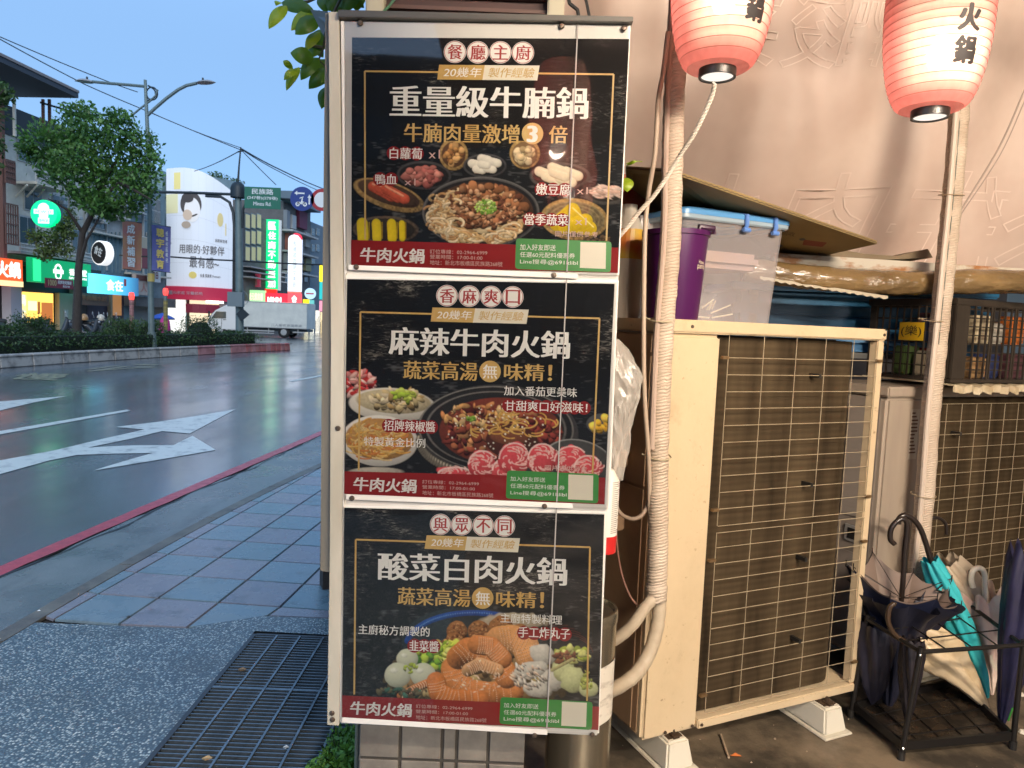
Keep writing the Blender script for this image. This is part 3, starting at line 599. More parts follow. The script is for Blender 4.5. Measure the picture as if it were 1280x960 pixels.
lightbox('lit orange sign with a single big white character', -14,321,22,356, 1.2, glow('sign_orange', (1.0,0.10,0.015), 0.95), [(T('火鍋',.06,.3,.92,.92,bold=.05),'lettering',M_gW),(Bx(0,0,1,.2),'cream_band',glow('cream_band',(1,.75,.35),.95))])
M_gsign = glow('sign_green_lit', (0.0,0.42,0.14), 0.55, base=(0.0,0.2,0.08)); N, L, b = nodes(M_gsign)
def logo(q, a, ax, az):
    s = az.z; 
    for u, v, r in ((0,.12,.2),(0,-.14,.2)): q.lathe([(s*r*0.62,0),(s*r,0)], a+ax*.42+az*(.52+v), 16, ax=NV)
    for k in range(10):
        t_ = math.pi*k/9; q.lathe([(0,0),(s*.045,0)], a+ax*.42+az*.52+DV*(-s*.22*math.cos(t_))+V(0,0,s*.30*math.sin(t_)), 8, ax=NV)
    q.obox(a+ax*.42+az*.44-DV*s*.30, DV*s*.60, V(0,0,s*.17), NV*.01)
lightbox('wide lit green shop sign with a round white emblem', 33,321,108,352, 1.0, M_gsign, [(logo,'emblem',M_gW),(T('香味堂',.60,.42,.92,.72,bold=.03),'lettering',M_gW),(T('SINCE 1986',.60,.26,.92,.36,bold=.02),'small_lettering',M_gW),(Bx(.02,.05,.14,.95),'bright_panel',glow('green_bright',(0.03,0.9,0.30),0.8))])
lightbox('dark red strip banner below the green shop sign', 56,347,91,359, 1.25, mat('banner_maroon',(0.22,0.02,0.04),0.6), [(T('1000',.08,.2,.38,.85,bold=.03),'price_lettering',mat('gold_flat',(0.5,0.38,0.18),0.6)),(T('招牌香乾麵飯',.42,.45,.92,.85,bold=.02),'lettering',M_swh),(T('歡迎外帶',.6,.1,.85,.35,bold=.02),'small_lettering',M_swh)], dep=0.03, name='banner', cat='banner')
c = at(55,267,31); t = thing('round_sign', 'round glowing green sign with white emblem over the balcony', 'shop sign', c)
mb = MB(); mb.lathe([(0,0.25),(0.57,0.25),(0.58,0.0),(0.56,-0.02),(0,-0.02)], c, 32, ax=(0,1,0)); mb.build('light_box', glow('round_green', (0.0,0.85,0.28), 0.95), t)
mb = MB(); f_ = c-V(0,0.03,0); mb.lathe([(0,0),(.25,0)], f_+V(0,0,.2), 20, ax=(0,-1,0)); mb.lathe([(0,0),(.2,0)], f_+V(0,-.001,-.08), 20, ax=(0,-1,0)); mb.obox(f_+V(-.42,0.002,-.02), (.84,0,0), (0,-.004,0), (0,0,.2)); mb.obox(f_+V(-.24,0.001,-.42), (.48,0,0), (0,-.004,0), (0,0,.24)); mb.build('emblem', glow('emblem_pale',(0.75,1,0.85),1.0), t)
mb = MB(); put_text(mb, 'M W D', f_+V(-.34,-.01,.01), (.68,0,0), (0,0,.12), (0,-1,0), bold=.02); put_text(mb, '香味堂', f_+V(-.2,-.01,-.36), (.4,0,0), (0,0,.13), (0,-1,0), bold=.02); mb.build('lettering', glow('emblem_green',(0.1,0.8,0.4),.8), t)
# potted climber on the balcony
c = at(66,298,31.5); t = thing('potted_climber', 'loose olive green climber hanging over the balcony below the round sign', 'plant', c-V(0,0,0.6))
mb = MB(); mb.tube([c-V(0,0,.6), c+V(.1,0,0), c+V(.3,0,.5)], [.05,.04,.02], 6); mb.build('stem', M_bark, t)
leaves('foliage', cloud([(*at(x,y,31.4+d), rx*.035, .35, ry*.035) for x,y,rx,ry,d in ((45,295,14,12,0),(62,305,18,15,.2),(75,290,15,14,-.1),(85,285,12,18,.1),(56,318,12,10,0),(80,312,13,12,.1),(88,270,8,10,0))], 1900, 31, .2), .16, leafmat('climber_leaf', (0.08,0.13,0.03), (0.13,0.17,0.05)), t, kind='stuff', seed=6)
# -- grey building with blue sign
b2 = building('plain grey block above the blue restaurant sign', 108.5, 154, 215, M_wB)
for k in range(9): mb = MB(); frect(mb, 109+k*5,290,109.6+k*5,341,0.02,0.1); mb.build('cladding_rib', M_wC, b2)
mb = MB(); frect(mb, 109,292,154,341,0.02,0.05); mb.build('cladding', M_wC, b2); fwin(b2, 112,236,130,258,.03,3,2); fwin(b2, 135,236,150,258,.03,2,2); fwin(b2, 112,266,131,284,.03,3,1)
mb = MB(); frect(mb, 108.6,366,154,420,0.02,0.06); mb.build('shop_back', mat('shop_plum',(0.07,0.05,0.07),0.6), b2)
mb = MB(); frect(mb, 100,366,134,381,0.6,0.7); q = mb.build('awning_band', mat('band_brown',(0.22,0.08,0.05),0.6), b2)
mb = MB(); a, ax, az = frect(mb, 101,367,133,376,0.72,0.73); mb = MB(); put_text(mb, '牛肉麵水餃', a+V(0,0,az.z*.1), ax, az*.8, NV, bold=.03); mb.build('lettering', mat('band_orange',(0.5,0.13,0.05),0.6), q)
mb = MB(); frect(mb, 137,368,150,394,0.1,0.2); mb.build('door', glow('door_orange',(0.45,0.20,0.06),0.5,(0.3,0.15,0.06)), b2); mb = MB(); frect(mb, 134.5,367,136.8,402,0.1,0.3); mb.build('door_post', mat('door_post_tan',(0.35,0.25,0.15),0.6), b2)
M_blu = mat('sign_blue_lit', (0.02,0.12,0.22), 0.4); N, L, b = nodes(M_blu); 
b.inputs['Emission Color'].default_value = (0.05,0.45,0.75,1); b.inputs['Emission Strength'].default_value = 0.45
tc = N.new('ShaderNodeTexCoord'); sp = N.new('ShaderNodeSeparateXYZ'); L.new(tc.outputs['Generated'], sp.inputs[0]); rp = N.new('ShaderNodeValToRGB'); L.new(sp.outputs[1], rp.inputs[0])
e = rp.color_ramp.elements; e[0].color = (0.10,0.55,0.80,1); e[1].color = (0.01,0.04,0.10,1); q = e.new(.5); q.color = (0.05,0.30,0.50,1); L.new(rp.outputs[0], b.inputs['Emission Color']); b.inputs['Emission Strength'].default_value = 0.9
lightbox('lit blue shop sign with two white characters and red seal', 109,341.5,165,366, 1.2, M_blu, [(T('食在',.24,.18,.62,.78,bold=.035),'lettering',M_gW),(Bx(.64,.5,.69,.88),'red_seal',mat('seal_red',(0.5,0.05,0.06),0.5))], dep=.4)
c = at(124,316,33); t = thing('round_sign', 'round black sign with white brush lettering and white rim', 'shop sign', c)
mb = MB(); mb.lathe([(0.53,0.35),(0.56,0.33),(0.56,0.0),(0.53,-0.02),(0,-0.02)], c, 32, ax=(0.45,1,0)); mb.build('rim', mat('rim_white',(0.75,0.77,0.75),0.4,emit=(1,1,1),es=.3), t)
mb = MB(); mb.lathe([(0,0),(0.5,0)], c-V(0.45,1,0).normalized()*.03, 32, ax=(-0.45,-1,0)); mb.build('face', M_black, t)
mb = MB(); u_ = V(1,-.45,0).normalized(); put_text(mb, '食在', c-V(.45,1,0).normalized()*.07-u_*.3-V(0,0,.02), u_*.5+V(0,0,-.2), V(.1,0,.4), (0,-1,0), bold=.03); mb.build('lettering', M_swh, t)
# -- blue grey building behind the banners
b3 = building('narrow blue grey block behind the lamp post banners', 154.5, 206, 222, M_wC)
for r_ in ((157,244,176,268),(157,300,176,318),(180,244,200,275)): fwin(b3, *r_, .03, 3, 2, frame=M_wB)
mb = MB(); frect(mb, 157,262,176,264,0.02,0.5); mb.build('ledge', M_frame, b3)
lightbox('pale shop board with brown character below the orange banner', 165,342,184,368, .8, mat('board_cream',(0.45,0.38,0.33),0.6), [(T('人',.3,.15,.7,.6,bold=.02),'lettering',mat('board_pink',(0.45,0.2,0.17),0.6)),(Bx(0,.7,1,.95),'lettering_band',mat('board_brown',(0.17,0.06,0.05),0.6))], name='shop_board')
lightbox('small white board right of the lamp post', 184,336,196,352, 1.2, mat('board_white',(0.5,0.52,0.52),0.6), [(T('日日',.1,.25,.7,.8,bold=.04),'lettering',mat('board_brown2',(0.17,0.05,0.06),0.6))], name='shop_board')
lightbox('tall maroon and cream board between banner and lamp post', 172,296,183,335, 1.6, mat('board_yellowish',(0.38,0.34,0.25),0.6), [(Bx(0,0,1,.65),'maroon_field',mat('board_maroon',(0.20,0.05,0.06),0.6))], name='shop_board')
mb = MB(); frect(mb, 155,370,206,382,0.05,0.8); mb.build('canopy', M_wD, b3); mb = MB(); frect(mb, 166,382,200,420,0.02,0.1); mb.build('shutter', mat('shutter_grey',(0.16,0.2,0.21),0.6), b3)
# -- clutter on the facades
for b_i, x, y, w, h in ((b2,112,268,6,5),(b2,121,274,6,5),(b2,140,270,6,5),(b3,160,286,6,4),(b3,182,290,5,5),(b1,70,250,6,5),(b1,12,160,5,6),(b2,112,225,5,4),(b4,332,268,3,4),(b4,340,300,3,4)) if False else ((b2,112,268,6,5),(b2,121,274,6,5),(b2,140,270,6,5),(b3,160,286,6,4),(b3,182,290,5,5),(b1,70,250,6,5),(b1,90,270,5,4)):
    mb = MB(); frect(mb, x,y,x+w,y+h,.04,.45); u_ = mb.build('outdoor_unit_box', M_frame, b_i, bevel=.02, seg=1); mb = MB(); a, ax, az = frect(mb, x,y,x+w,y+h,.451,.452); mb = MB(); mb.lathe([(0,0),(az.z*.38,0)], a+ax*.4+az*.5-V(0,0,0)+NV*.01, 14, ax=NV); mb.build('fan_grille', M_dark, u_)
for b_i, x, y0, y1 in ((b2,132,222,338),(b2,152,220,338),(b3,178,230,368),(b3,156,226,340),(b1,86,170,300),(b1,106,150,300)):
    mb = MB(); frect(mb, x,y0,x+.9,y1,.05,.16); mb.build('drain_pipe', M_frame, b_i)
for b_i, x0, x1, y in ((b2,108.6,154,262),(b2,108.6,154,288),(b3,155,206,292),(b3,155,206,340)):
    mb = MB(); frect(mb, x0,y,x1,y+2.2,.05,.5); mb.build('ledge', M_wA, b_i)
for b_i, r_ in ((b2,(112,242,150,244)),(b3,(182,250,186,274))): pass
# -- signal posts
for x, y, Y, lab in ((164.5,370,30,'low red signal light by the blue sign corner'),(207,364.5,31,'red signal light at the billboard corner')):
    c = at(x,y,Y); t = thing('signal_light', lab, 'signal light', (c.x,c.y,0)); mb = MB(); mb.tube([V(c.x,c.y,0), V(c.x,c.y,c.z)], .07, 8); mb.build('post', M_pole, t)
    mb = MB(); mb.lathe([(0,-.16),(.09,-.16),(.11,0),(.09,.14),(0,.16)], c, 12); mb.build('lamp', glow('signal_red',(1,.06,.05),1.6), t)
    mb = MB(); mb.tube([V(c.x,c.y,.6), V(c.x,c.y,1.9)], .09, 8); mb.build('striped_sleeve', mat('sleeve',(0.5,0.2,0.2) if x < 200 else (0.4,0.33,0.08),.6,col2=(0.1,0.08,0.05),scale=4,amt=1,stretch=(.1,.1,2)), t)
# -- billboard building, a gently curved corner block
bA, bB = at(208,400,48.6), at(290,400,50)
def bcurve(u, v_top=None):
    p = bA.lerp(bB, u); n = V(bB.y-bA.y, -(bB.x-bA.x), 0).normalized(); return V(p.x, p.y, 0) + n*(.9*math.sin(math.pi*min(1,u)))
bt = thing('billboard_building', 'corner block wrapped in a large pale curved billboard', 'building', (bA.x, bA.y, 0))
zb, zt0 = at(208,357,48.6).z, at(208,211,48.6).z
def ztop(u): return zt0*(1-u)+at(290,240,50).z*u + 0.5*math.sin(math.pi*u)
def bpt(u, z, o=0.0): p = bcurve(u); n = V(bB.y-bA.y, -(bB.x-bA.x), 0).normalized(); return V(p.x, p.y, z) + n*o
U = np.linspace(0,1,25)
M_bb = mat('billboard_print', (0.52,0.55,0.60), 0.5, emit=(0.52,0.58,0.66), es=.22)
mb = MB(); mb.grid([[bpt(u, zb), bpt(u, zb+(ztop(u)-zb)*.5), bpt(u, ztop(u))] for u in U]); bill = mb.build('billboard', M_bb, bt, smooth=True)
def bpatch(u0,u1,v0,v1,m,name,o=.04,rad=None,par=None):
    mb = MB()
    if rad: mb.add([bpt((u0+u1)/2+(u1-u0)/2*math.cos(t), zb+(ztop(.5)-zb)*((v0+v1)/2+(v1-v0)/2*math.sin(t)), o) for t in np.linspace(0,2*math.pi,25)[:-1]], [tuple(range(24))])
    else: mb.grid([[bpt(u, zb+(ztop(u)-zb)*v, o) for v in (v0,v1)] for u in np.linspace(u0,u1,8)])
    return mb.build(name, m, par or bill, smooth=True)
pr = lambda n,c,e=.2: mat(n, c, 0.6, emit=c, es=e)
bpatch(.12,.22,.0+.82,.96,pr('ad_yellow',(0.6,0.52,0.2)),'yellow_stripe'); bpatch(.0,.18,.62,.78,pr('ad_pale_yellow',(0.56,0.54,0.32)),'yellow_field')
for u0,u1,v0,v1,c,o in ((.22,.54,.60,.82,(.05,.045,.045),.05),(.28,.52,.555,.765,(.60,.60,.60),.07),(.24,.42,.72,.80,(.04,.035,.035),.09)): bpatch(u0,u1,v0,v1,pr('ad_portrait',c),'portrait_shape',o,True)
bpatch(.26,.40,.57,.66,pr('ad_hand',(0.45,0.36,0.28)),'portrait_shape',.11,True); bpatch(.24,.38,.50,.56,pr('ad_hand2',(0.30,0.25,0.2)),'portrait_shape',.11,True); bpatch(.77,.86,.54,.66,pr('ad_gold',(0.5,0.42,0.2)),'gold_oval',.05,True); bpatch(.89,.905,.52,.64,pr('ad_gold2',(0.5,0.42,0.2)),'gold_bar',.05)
def btext(s, u0,u1,v0,v1,m,name,bold=.015):
    vs, fs = glyphs(s, bold=bold); mb = MB(); mb.add([bpt(u0+(u1-u0)*float(v[0]), zb+(ztop(.5)-zb)*(v0+(v1-v0)*float(v[1])), .06) for v in vs], fs); mb.build(name, m, bill)
M_adk = pr('ad_ink',(0.10,0.10,0.11))
btext('用眼的·好夥伴',.20,.88,.285,.365,M_adk,'lettering'); btext('最有感~',.36,.80,.165,.265,M_adk,'lettering'); btext('金盞 葉黃素 Premium',.52,.82,.085,.115,M_adk,'small_lettering'); btext('亮眼新登場',.74,.92,.40,.43,M_adk,'small_lettering')
bpatch(.35,.47,.07,.13,pr('ad_badge',(0.5,0.42,0.12)),'badge',.05,True)
for v in (.2,.4,.6,.8): bpatch(0,1,v-.001,v+.001,pr('ad_seam',(0.36,0.38,0.42)),'seam',.03)
for k in range(9): bpatch(k/9+.05,k/9+.0515,0,.99,pr('ad_seam2',(0.40,0.43,0.47)),'seam',.03)
mb = MB(); zr0 = at(212,376,48.6).z; mb.grid([[bpt(u, zr0+.1, .5), bpt(u, zb-.05, .5), bpt(u, zb, .05)] for u in U]); fas = mb.build('red_fascia', mat('fascia_red',(0.28,0.015,0.045),0.5,emit=(0.35,0.02,0.05),es=.25), bt, smooth=True)
vs, fs = glyphs('和家庭 牙醫診所', bold=.02); mb = MB(); mb.add([bpt(.12+.45*float(v[0]), zr0+.45+(zb-zr0-.8)*float(v[1]), .58) for v in vs], fs); mb.build('lettering', mat('fascia_letter',(0.5,0.35,0.38),0.5), fas)
mb = MB(); mb.obox(bpt(.05,zr0+.42,.56), bpt(.11,0,0)-bpt(.05,0,0), V(0,0,zb-zr0-.75), V(.02,-.02,0)); mb.build('logo_square', mat('fascia_logo',(0.5,0.35,0.38),0.5), fas)
mb = MB(); P = [bpt(u,0,-.3) for u in U] + [bpt(1,0,-.3)+V(-9,5,0), bpt(0,0,-.3)+V(-9,3,0)]; mb.prism(P, V(0,0,zt0-.3)); mb.build('wall', M_wC, bt)
mb = MB(); mb.prism([bpt(u,zr0-.3,-.2) for u in U] + [bpt(1,zr0-.3,-.4), bpt(0,zr0-.3,-.4)], V(0,0,.3)); mb.build('soffit', M_wA, bt)
for u0,u1,z0,z1,c,nm in ((.02,.30,0,2.6,(1,1,.92),'lit_window'),(.36,.80,0,2.5,(1,.82,.55),'lit_window'),(.32,.35,0,2.8,None,'column')):
    mb = MB(); mb.grid([[bpt(u,z0,-.15), bpt(u,z1,-.15)] for u in np.linspace(u0,u1,6)]); mb.build(nm, glow('entrance_glow',c,.8) if c else M_rust, bt)
mb = MB(); mb.grid([[bpt(u,zr0-.15,.75), bpt(u,zr0-.75,.75)] for u in np.linspace(.32,.82,6)]); f2 = mb.build('entrance_band', mat('band_red',(0.25,0.015,0.04),0.5), bt)
mb = MB(); mb.grid([[bpt(u,zr0-.05,.78), bpt(u,zr0+.12,.78)] for u in np.linspace(.62,.88,5)]); mb.build('strip_light', glow('strip_light',(1,.95,.85),1.6), bt)
mb = MB(); a = at(203,215,48.5); b_ = at(262,232,55); mb.obox(V(a.x,a.y,a.z-1.6), V(b_.x-a.x,b_.y-a.y,0), V(0,0,1.7), V(-4,1,0)); tag(mb.build('rooftop_shed', mat('shed_green',(0.22,0.33,0.33),0.6,col2=(0.15,0.22,0.22),scale=3,stretch=(3,3,.1))), 'pale green corrugated shed peeping over the billboard top', 'shed')
c = at(272,222,56); leaves('rooftop_plant', cloud([(*c, .9,.7,.45),(*(c+V(1.2,.5,-.2)),.7,.6,.3)], 500, 41, .2), .2, M_lf2, seed=9); tag(COL.objects['rooftop_plant'], 'small green plants on the roof behind the billboard', 'plant')
# -- buildings beyond the billboard
b4 = building('dark block with yellow tinted windows behind the green sign', 298, 352, 262, M_wD, off=1.0)
for k,(x0,x1) in enumerate(((306,312),(313.5,319),(320.5,326))):
    for j,(y0,y1) in enumerate(((266,285),(287,305),(307,326))): fwin(b4, x0,y0,x1,y1,1.03,1,1,glass=glow('tinted_window',(0.42,0.40,0.22),.35,(0.3,0.28,0.15)),frame=M_wC)
for y in (332,338,345): mb = MB(); frect(mb, 303,y,350,y+1.5,1.02,1.7); mb.build('ledge', M_wB, b4)
b5 = building('dark old block with jumbled balconies beyond the white upright sign', 352.5, 386, 250, M_wD, off=1.0)
mb = MB(); frect(mb, 350,238,386,250,1.0,2.2); mb.build('roof', mat('roof_blue_grey',(0.10,0.14,0.17),0.6), b5)
for k,(x0,y0,x1,y1,c) in enumerate(((354,262,358,290,(.2,.22,.24)),(361,268,366,285,(.4,.42,.42)),(370,262,380,284,(.13,.02,.05)),(356,290,360,312,(.25,.08,.06)),(378,290,384,308,(.3,.31,.3)),(372,300,376,330,(.12,.13,.14)),(378,322,385,338,(.26,.25,.13)),(354,316,359,336,(.22,.23,.24)))):
    mb = MB(); frect(mb, x0,y0,x1,y1,1.02,1.35); mb.build('balcony_infill', mat('infill',c,.7,col2=tuple(v*.6 for v in c),scale=1), b5)
for y in (286,312,338): mb = MB(); frect(mb, 352.5,y,386,y+2.2,1.02,2.0); mb.build('balcony_slab', M_wB, b5)
for x in (356,362,368,374,380): fwin(b5, x, 340, x+4, 352, 1.03, 2, 1)
b6 = building('small grey far block at the menu board edge', 386.5, 404, 276, mat('far_grey',(0.13,0.17,0.20),.8), off=1.0)
for x,y in ((389,285),(395,285),(389,305),(395,305),(389,322)): fwin(b6, x,y,x+4,y+9,1.03,1,2,frame=M_wA)
b7 = building('hazy far block down the street behind the menu board', 404.5, 440, 300, mat('far_grey2',(0.16,0.19,0.22),.8), off=1.0)
def facing(label, x0,y0,x1,y1,Y,m,txt=None,tm=None,vert=False,name='shop_sign',dep=.3,fill=(.15,.1,.85,.9),bold=.03,extra=None):
    t, a, ax, az, n = plate(name, label, 'shop sign', x0,y0,x1,y1,Y,m,thick=dep)
    if txt:
        mb = MB(); u0,v0,u1,v1 = fill; (vtext if vert else put_text)(mb, txt, a+ax*u0+az*v0, ax*(u1-u0), az*(v1-v0), n, bold=bold); mb.build('lettering', tm, t)
    return t, a, ax, az, n
t, a, ax, az, n = facing('tall glowing green upright sign with seven white characters', 331,274,347.5,362,60,glow('upright_green',(0.0,0.75,0.25),.8),'區住商不動產加',glow('upright_letter',(0.85,1,0.75),1.2),True,fill=(.2,.02,.8,.98),bold=.05)
mb = MB(); mb.obox(a+ax*1.002-V(0,0,.02), V(.12,.1,0), az, V(0,.25,0)); mb.build('side_strip', glow('side_strip',(.5,.55,.55),.5), t)
M_wh_lit = glow('upright_white',(0.82,0.86,1.0),.85)
t, a, ax, az, n = facing('tall white upright sign with rounded top and red cap', 359.5,299,376,364,62,M_wh_lit,'板橋國際語文美語',mat('upright_ink',(0.35,0.38,0.5),.6),True,fill=(.38,.08,.62,.98),bold=0)
mb = MB(); k = [a+az + ax*(.5-.5*math.cos(s)) + V(0,0,.42*math.sin(s)) for s in np.linspace(0,math.pi,12)]; mb.prism(k, V(0,.28,0)); mb.build('rounded_top', M_wh_lit, t)
mb = MB(); k = [a+az+V(0,-.03,.05)+ax*(.62-.5*math.cos(s)*.9) + V(0,0,.50*math.sin(s)) for s in np.linspace(.9,math.pi,9)]+[a+az+ax*1.0+V(0,-.03,-.02),a+az+ax*.75+V(0,-.03,.34)]; mb.prism(k, V(0,.02,0)); mb.build('red_cap', glow('cap_red',(0.85,0.03,0.07),.8), t)
mb = MB(); mb.obox(a-V(0,0,.12), ax, V(0,0,.12), V(0,.2,0)); mb.build('red_foot', glow('foot_red',(0.9,.2,.15),.8), t)
facing('dull red square sign left of the green upright sign', 305.5,341,324.5,358,58,mat('dull_red',(0.22,0.03,0.05),.6,emit=(.25,.03,.06),es=.3),'福隆便當',mat('dull_pink',(0.5,0.25,0.28),.6))
facing('pale green and yellow lit sign above the truck', 302,362,331,379,57,glow('pale_green',(0.45,0.85,0.40),.7),'綠元素房屋',glow('pale_yellow',(1,.95,.6),.9),fill=(.3,.25,.92,.8))
facing('bright red lit sign with white writing above the truck', 331.5,366,358.5,381,57,glow('bright_red',(0.9,.03,.06),.8),'18MM',M_gW,fill=(.1,.1,.75,.7),bold=.06)
facing('thin scarlet strip sign under the green upright sign', 331,361,345,366,57.4,glow('scarlet',(1,.02,.01),.9))
facing('red lit sign with a white emblem below the white upright sign', 359.5,366,376,381,57,glow('bright_red2',(0.9,.10,.12),.8),'✿',M_gW,fill=(.3,.2,.7,.8))
c = at(387.5,367,60); t = thing('round_sign', 'small round pale blue sign near the menu board edge', 'shop sign', c); mb = MB(); mb.lathe([(0,.2),(.46,.2),(.46,0),(0,0)], c, 24, ax=(0,1,0)); mb.build('light_box', glow('round_pale',(.45,.7,.9),.8), t); mb = MB(); mb.obox(c+V(-.32,-.02,-.06),(.64,0,0),(0,-.01,0),(0,0,.12)); mb.build('emblem', mat('emb_red',(.6,.1,.15),.5), t)
facing('yellow sign with teal end down the street', 378.5,374,386,387,58,glow('yel',(.95,.8,.02),.8)); facing('small teal sign beside the yellow one', 386.5,375,391.5,389,58,glow('teal',(.15,.6,.55),.6))
facing('tall yellow banner sign at the menu board edge', 399,330,410,352,50,glow('yel2',(1,.85,.02),.9)); facing('teal banner sign below the tall yellow one', 399,352.5,410,374,50,glow('teal2',(.02,.5,.5),.7)); facing('pink and white sign below the teal banner', 399,376,410,389,50,glow('pink',(.9,.3,.4),.8))
for k,(x,y0,y1,c) in enumerate(((380,390,416,(.9,.85,.6)),(387,392,417,(1,1,.85)),(394,388,416,(.95,.9,.75)),(400,390,418,(.9,.7,.4)),(406,388,418,(1,.9,.7)))):
    labs = ('dim cream lit shopfront beyond the truck tail','bright white lit shopfront down the street','cream lit shopfront near the menu board edge','amber lit shopfront at the menu board edge','warm lit shopfront mostly hidden by the menu board')
    t, a, ax, az, n = plate('shopfront', labs[k], 'shopfront', x,y0,x+5,y1,64,glow('front_glow',c,.8))
    mb = MB()
    for j in range(3): mb.obox(a+ax*(j*.33+.05)+az*.05, ax*.1, az*(.5+.1*j), n*.02)
    mb.build('mullion', M_dark, t)

# -- truck
TY = 46.0
a = at(383,420,TY); b_ = at(258,412,TY); L_ = a.x-b_.x; z0 = 0.0
t = thing('box_truck', 'white box truck crossing behind the end of the median', 'truck', ((a.x+b_.x)/2, TY, 0))
M_trk = mat('truck_box_white', (0.66,0.69,0.63), 0.45, col2=(0.54,0.57,0.53), scale=1.5, amt=1); M_cab = M_cab; M_cb = mat('truck_cab_white', (0.75,0.77,0.75), 0.3)
X1 = a.x; X0 = b_.x; zt = at(378,379,TY).z; zbx = at(378,412,TY).z+.02
mb = MB(); mb.box(X0+2.1, X1, TY, TY+2.0, zbx, zt); bx_ = mb.build('cargo_box', M_trk, t, bevel=.03)
mb = MB(); put_text(mb, '二人搬家貨運專車', V(X1-2.3,TY-.01,zbx+.12), V(2.0,0,0), V(0,0,.17), (0,-1,0), bold=.01); mb.build('lettering', mat('truck_ink',(.25,.28,.3),.5), bx_)
mb = MB()
for zz in (zbx+.02, zt-.06): mb.box(X0+2.12, X1-.02, TY-.02, TY-.003, zz, zz+.04)
mb.build('trim_rail', M_frame, bx_)
zc = zt-.12; cabp = [V(X0+1.95,TY+.05,.38), V(X0+.1,TY+.05,.38), V(X0,TY+.05,.75), V(X0+.12,TY+.05,1.15), V(X0+.55,TY+.05,1.62), V(X0+1.1,TY+.05,zc-.25), V(X0+1.7,TY+.05,zc), V(X0+1.95,TY+.05,zc)]
mb = MB(); mb.prism(cabp, V(0,1.85,0)); cb = mb.build('cab', M_cb, t, bevel=.05)
mb = MB(); mb.prism([V(X0+.3,TY+.04,1.12), V(X0+.62,TY+.04,1.55), V(X0+1.25,TY+.04,1.55), V(X0+1.25,TY+.04,1.12)], V(0,-.015,0)); mb.build('side_window', M_glass, cb)
mb = MB(); mb.prism([V(X0+.10,TY+.2,1.17), V(X0+.52,TY+.2,1.62), V(X0+.52,TY+1.75,1.62), V(X0+.10,TY+1.75,1.17)], V(-.02,0,.02)); mb.build('windscreen', M_glass, cb)
mb = MB(); mb.box(X0-.02,X0+.1,TY+.12,TY+.4,.62,.78); mb.build('headlight', M_gcr, cb)
mb = MB(); mb.box(X0+.95,X0+.97,TY+.03,TY+.045,.5,1.5); mb.box(X0+1.05,X0+1.25,TY+.02,TY+.045,1.02,1.05); mb.build('door_seam', M_dark, cb)
mb = MB(); mb.tube([V(X0+.35,TY+.05,1.4), V(X0+.25,TY-.15,1.42)], .015, 6); mb.box(X0+.2,X0+.28,TY-.22,TY-.12,1.2,1.55); mb.build('mirror', M_dark, cb)
for xw in (X0+.85, X1-1.5):
    for yw in (TY+.2, TY+1.8):
        mb = MB(); mb.lathe([(0,-.13),(.30,-.13),(.37,-.08),(.37,.08),(.30,.13),(0,.13)], (xw,yw,.37), 20, ax=(0,1,0)); w = mb.build('wheel', mat('tyre',(.015,.015,.016),.8), t)
        mb = MB(); mb.lathe([(0,-.15),(.18,-.14),(.2,-.132)], (xw,yw,.37), 16, ax=(0,1,0)); mb.build('rim', M_frame, w)
mb = MB(); mb.box(X0+1.9,X1-.05,TY+.3,TY+1.7,.42,zbx-.02); mb.build('chassis', M_dark, t)
mb = MB(); mb.box(X0+2.3,X1-2.1,TY+.02,TY+.06,.38,.46); mb.box(X0+2.3,X1-2.1,TY+.02,TY+.06,.24,.30); mb.box(X1-.9,X1-.1,TY+.02,TY+.06,.36,.44)
for xx in (X0+2.6, X1-2.5, X1-.6): mb.box(xx,xx+.05,TY+.065,TY+.1,.25,zbx)
mb.build('side_guard', M_frame, t)
# -- scooters parked in front of the shops
def scooter():
    t = thing('scooter', 'dark scooter parked before the blue shop sign', 'scooter', (0,0,0), group='scooters parked across the street')
    mb = MB(); mb.tube([(-.75,0,.62),(-.55,0,.68),(-.2,0,.62),(0,0,.35),(.35,0,.33),(.5,0,.6),(.58,0,.95)], [.08,.17,.16,.1,.09,.12,.08], 10); mb.build('body', mat('scooter_body',(.04,.05,.06),.3), t, smooth=True)
    mb = MB(); mb.tube([(-.72,0,.76),(-.4,0,.8),(-.05,0,.76)], [.09,.13,.1], 10); mb.build('seat', M_black, t, smooth=True)
    for x in (-.6,.68):
        mb = MB(); mb.lathe([(.1,-.04),(.2,-.05),(.25,0),(.2,.05),(.1,.04)], (x,0,.25), 16, ax=(0,1,0)); mb.build('wheel', M_black, t)
    mb = MB(); mb.tube([(.52,-.33,1.02),(.56,0,1.0),(.52,.33,1.02)], .02, 6); mb.tube([(.68,0,.25),(.56,0,1.0)], .03, 6); mb.build('handlebar', M_dark, t)
    for s in (-1,1):
        mb = MB(); mb.tube([(.54,s*.25,1.02),(.5,s*.32,1.2)], .01, 5); mb.lathe([(0,0),(.06,0),(.06,.015),(0,.015)], (.5,s*.33,1.22), 10, ax=(1,0,0)); mb.build('mirror', M_frame, t)
    mb = MB(); mb.lathe([(0,0),(.07,0),(.05,.05),(0,.06)], (.62,0,.85), 12, ax=(1,0,0)); mb.build('headlight', M_frame, t)
    return t
sc0 = scooter()
sp_ = [(104,31.0,'white-mirrored dark scooter directly right of the tree trunk'),(116,31.5,'dark scooter with pale mirrors below the blue sign middle'),(129,32.2,'dark scooter at the right below the blue sign'),(64,29.5,'dark scooter standing before the yellow lit shop window'),(10,28.5,'scooter standing by the white tiled column')]
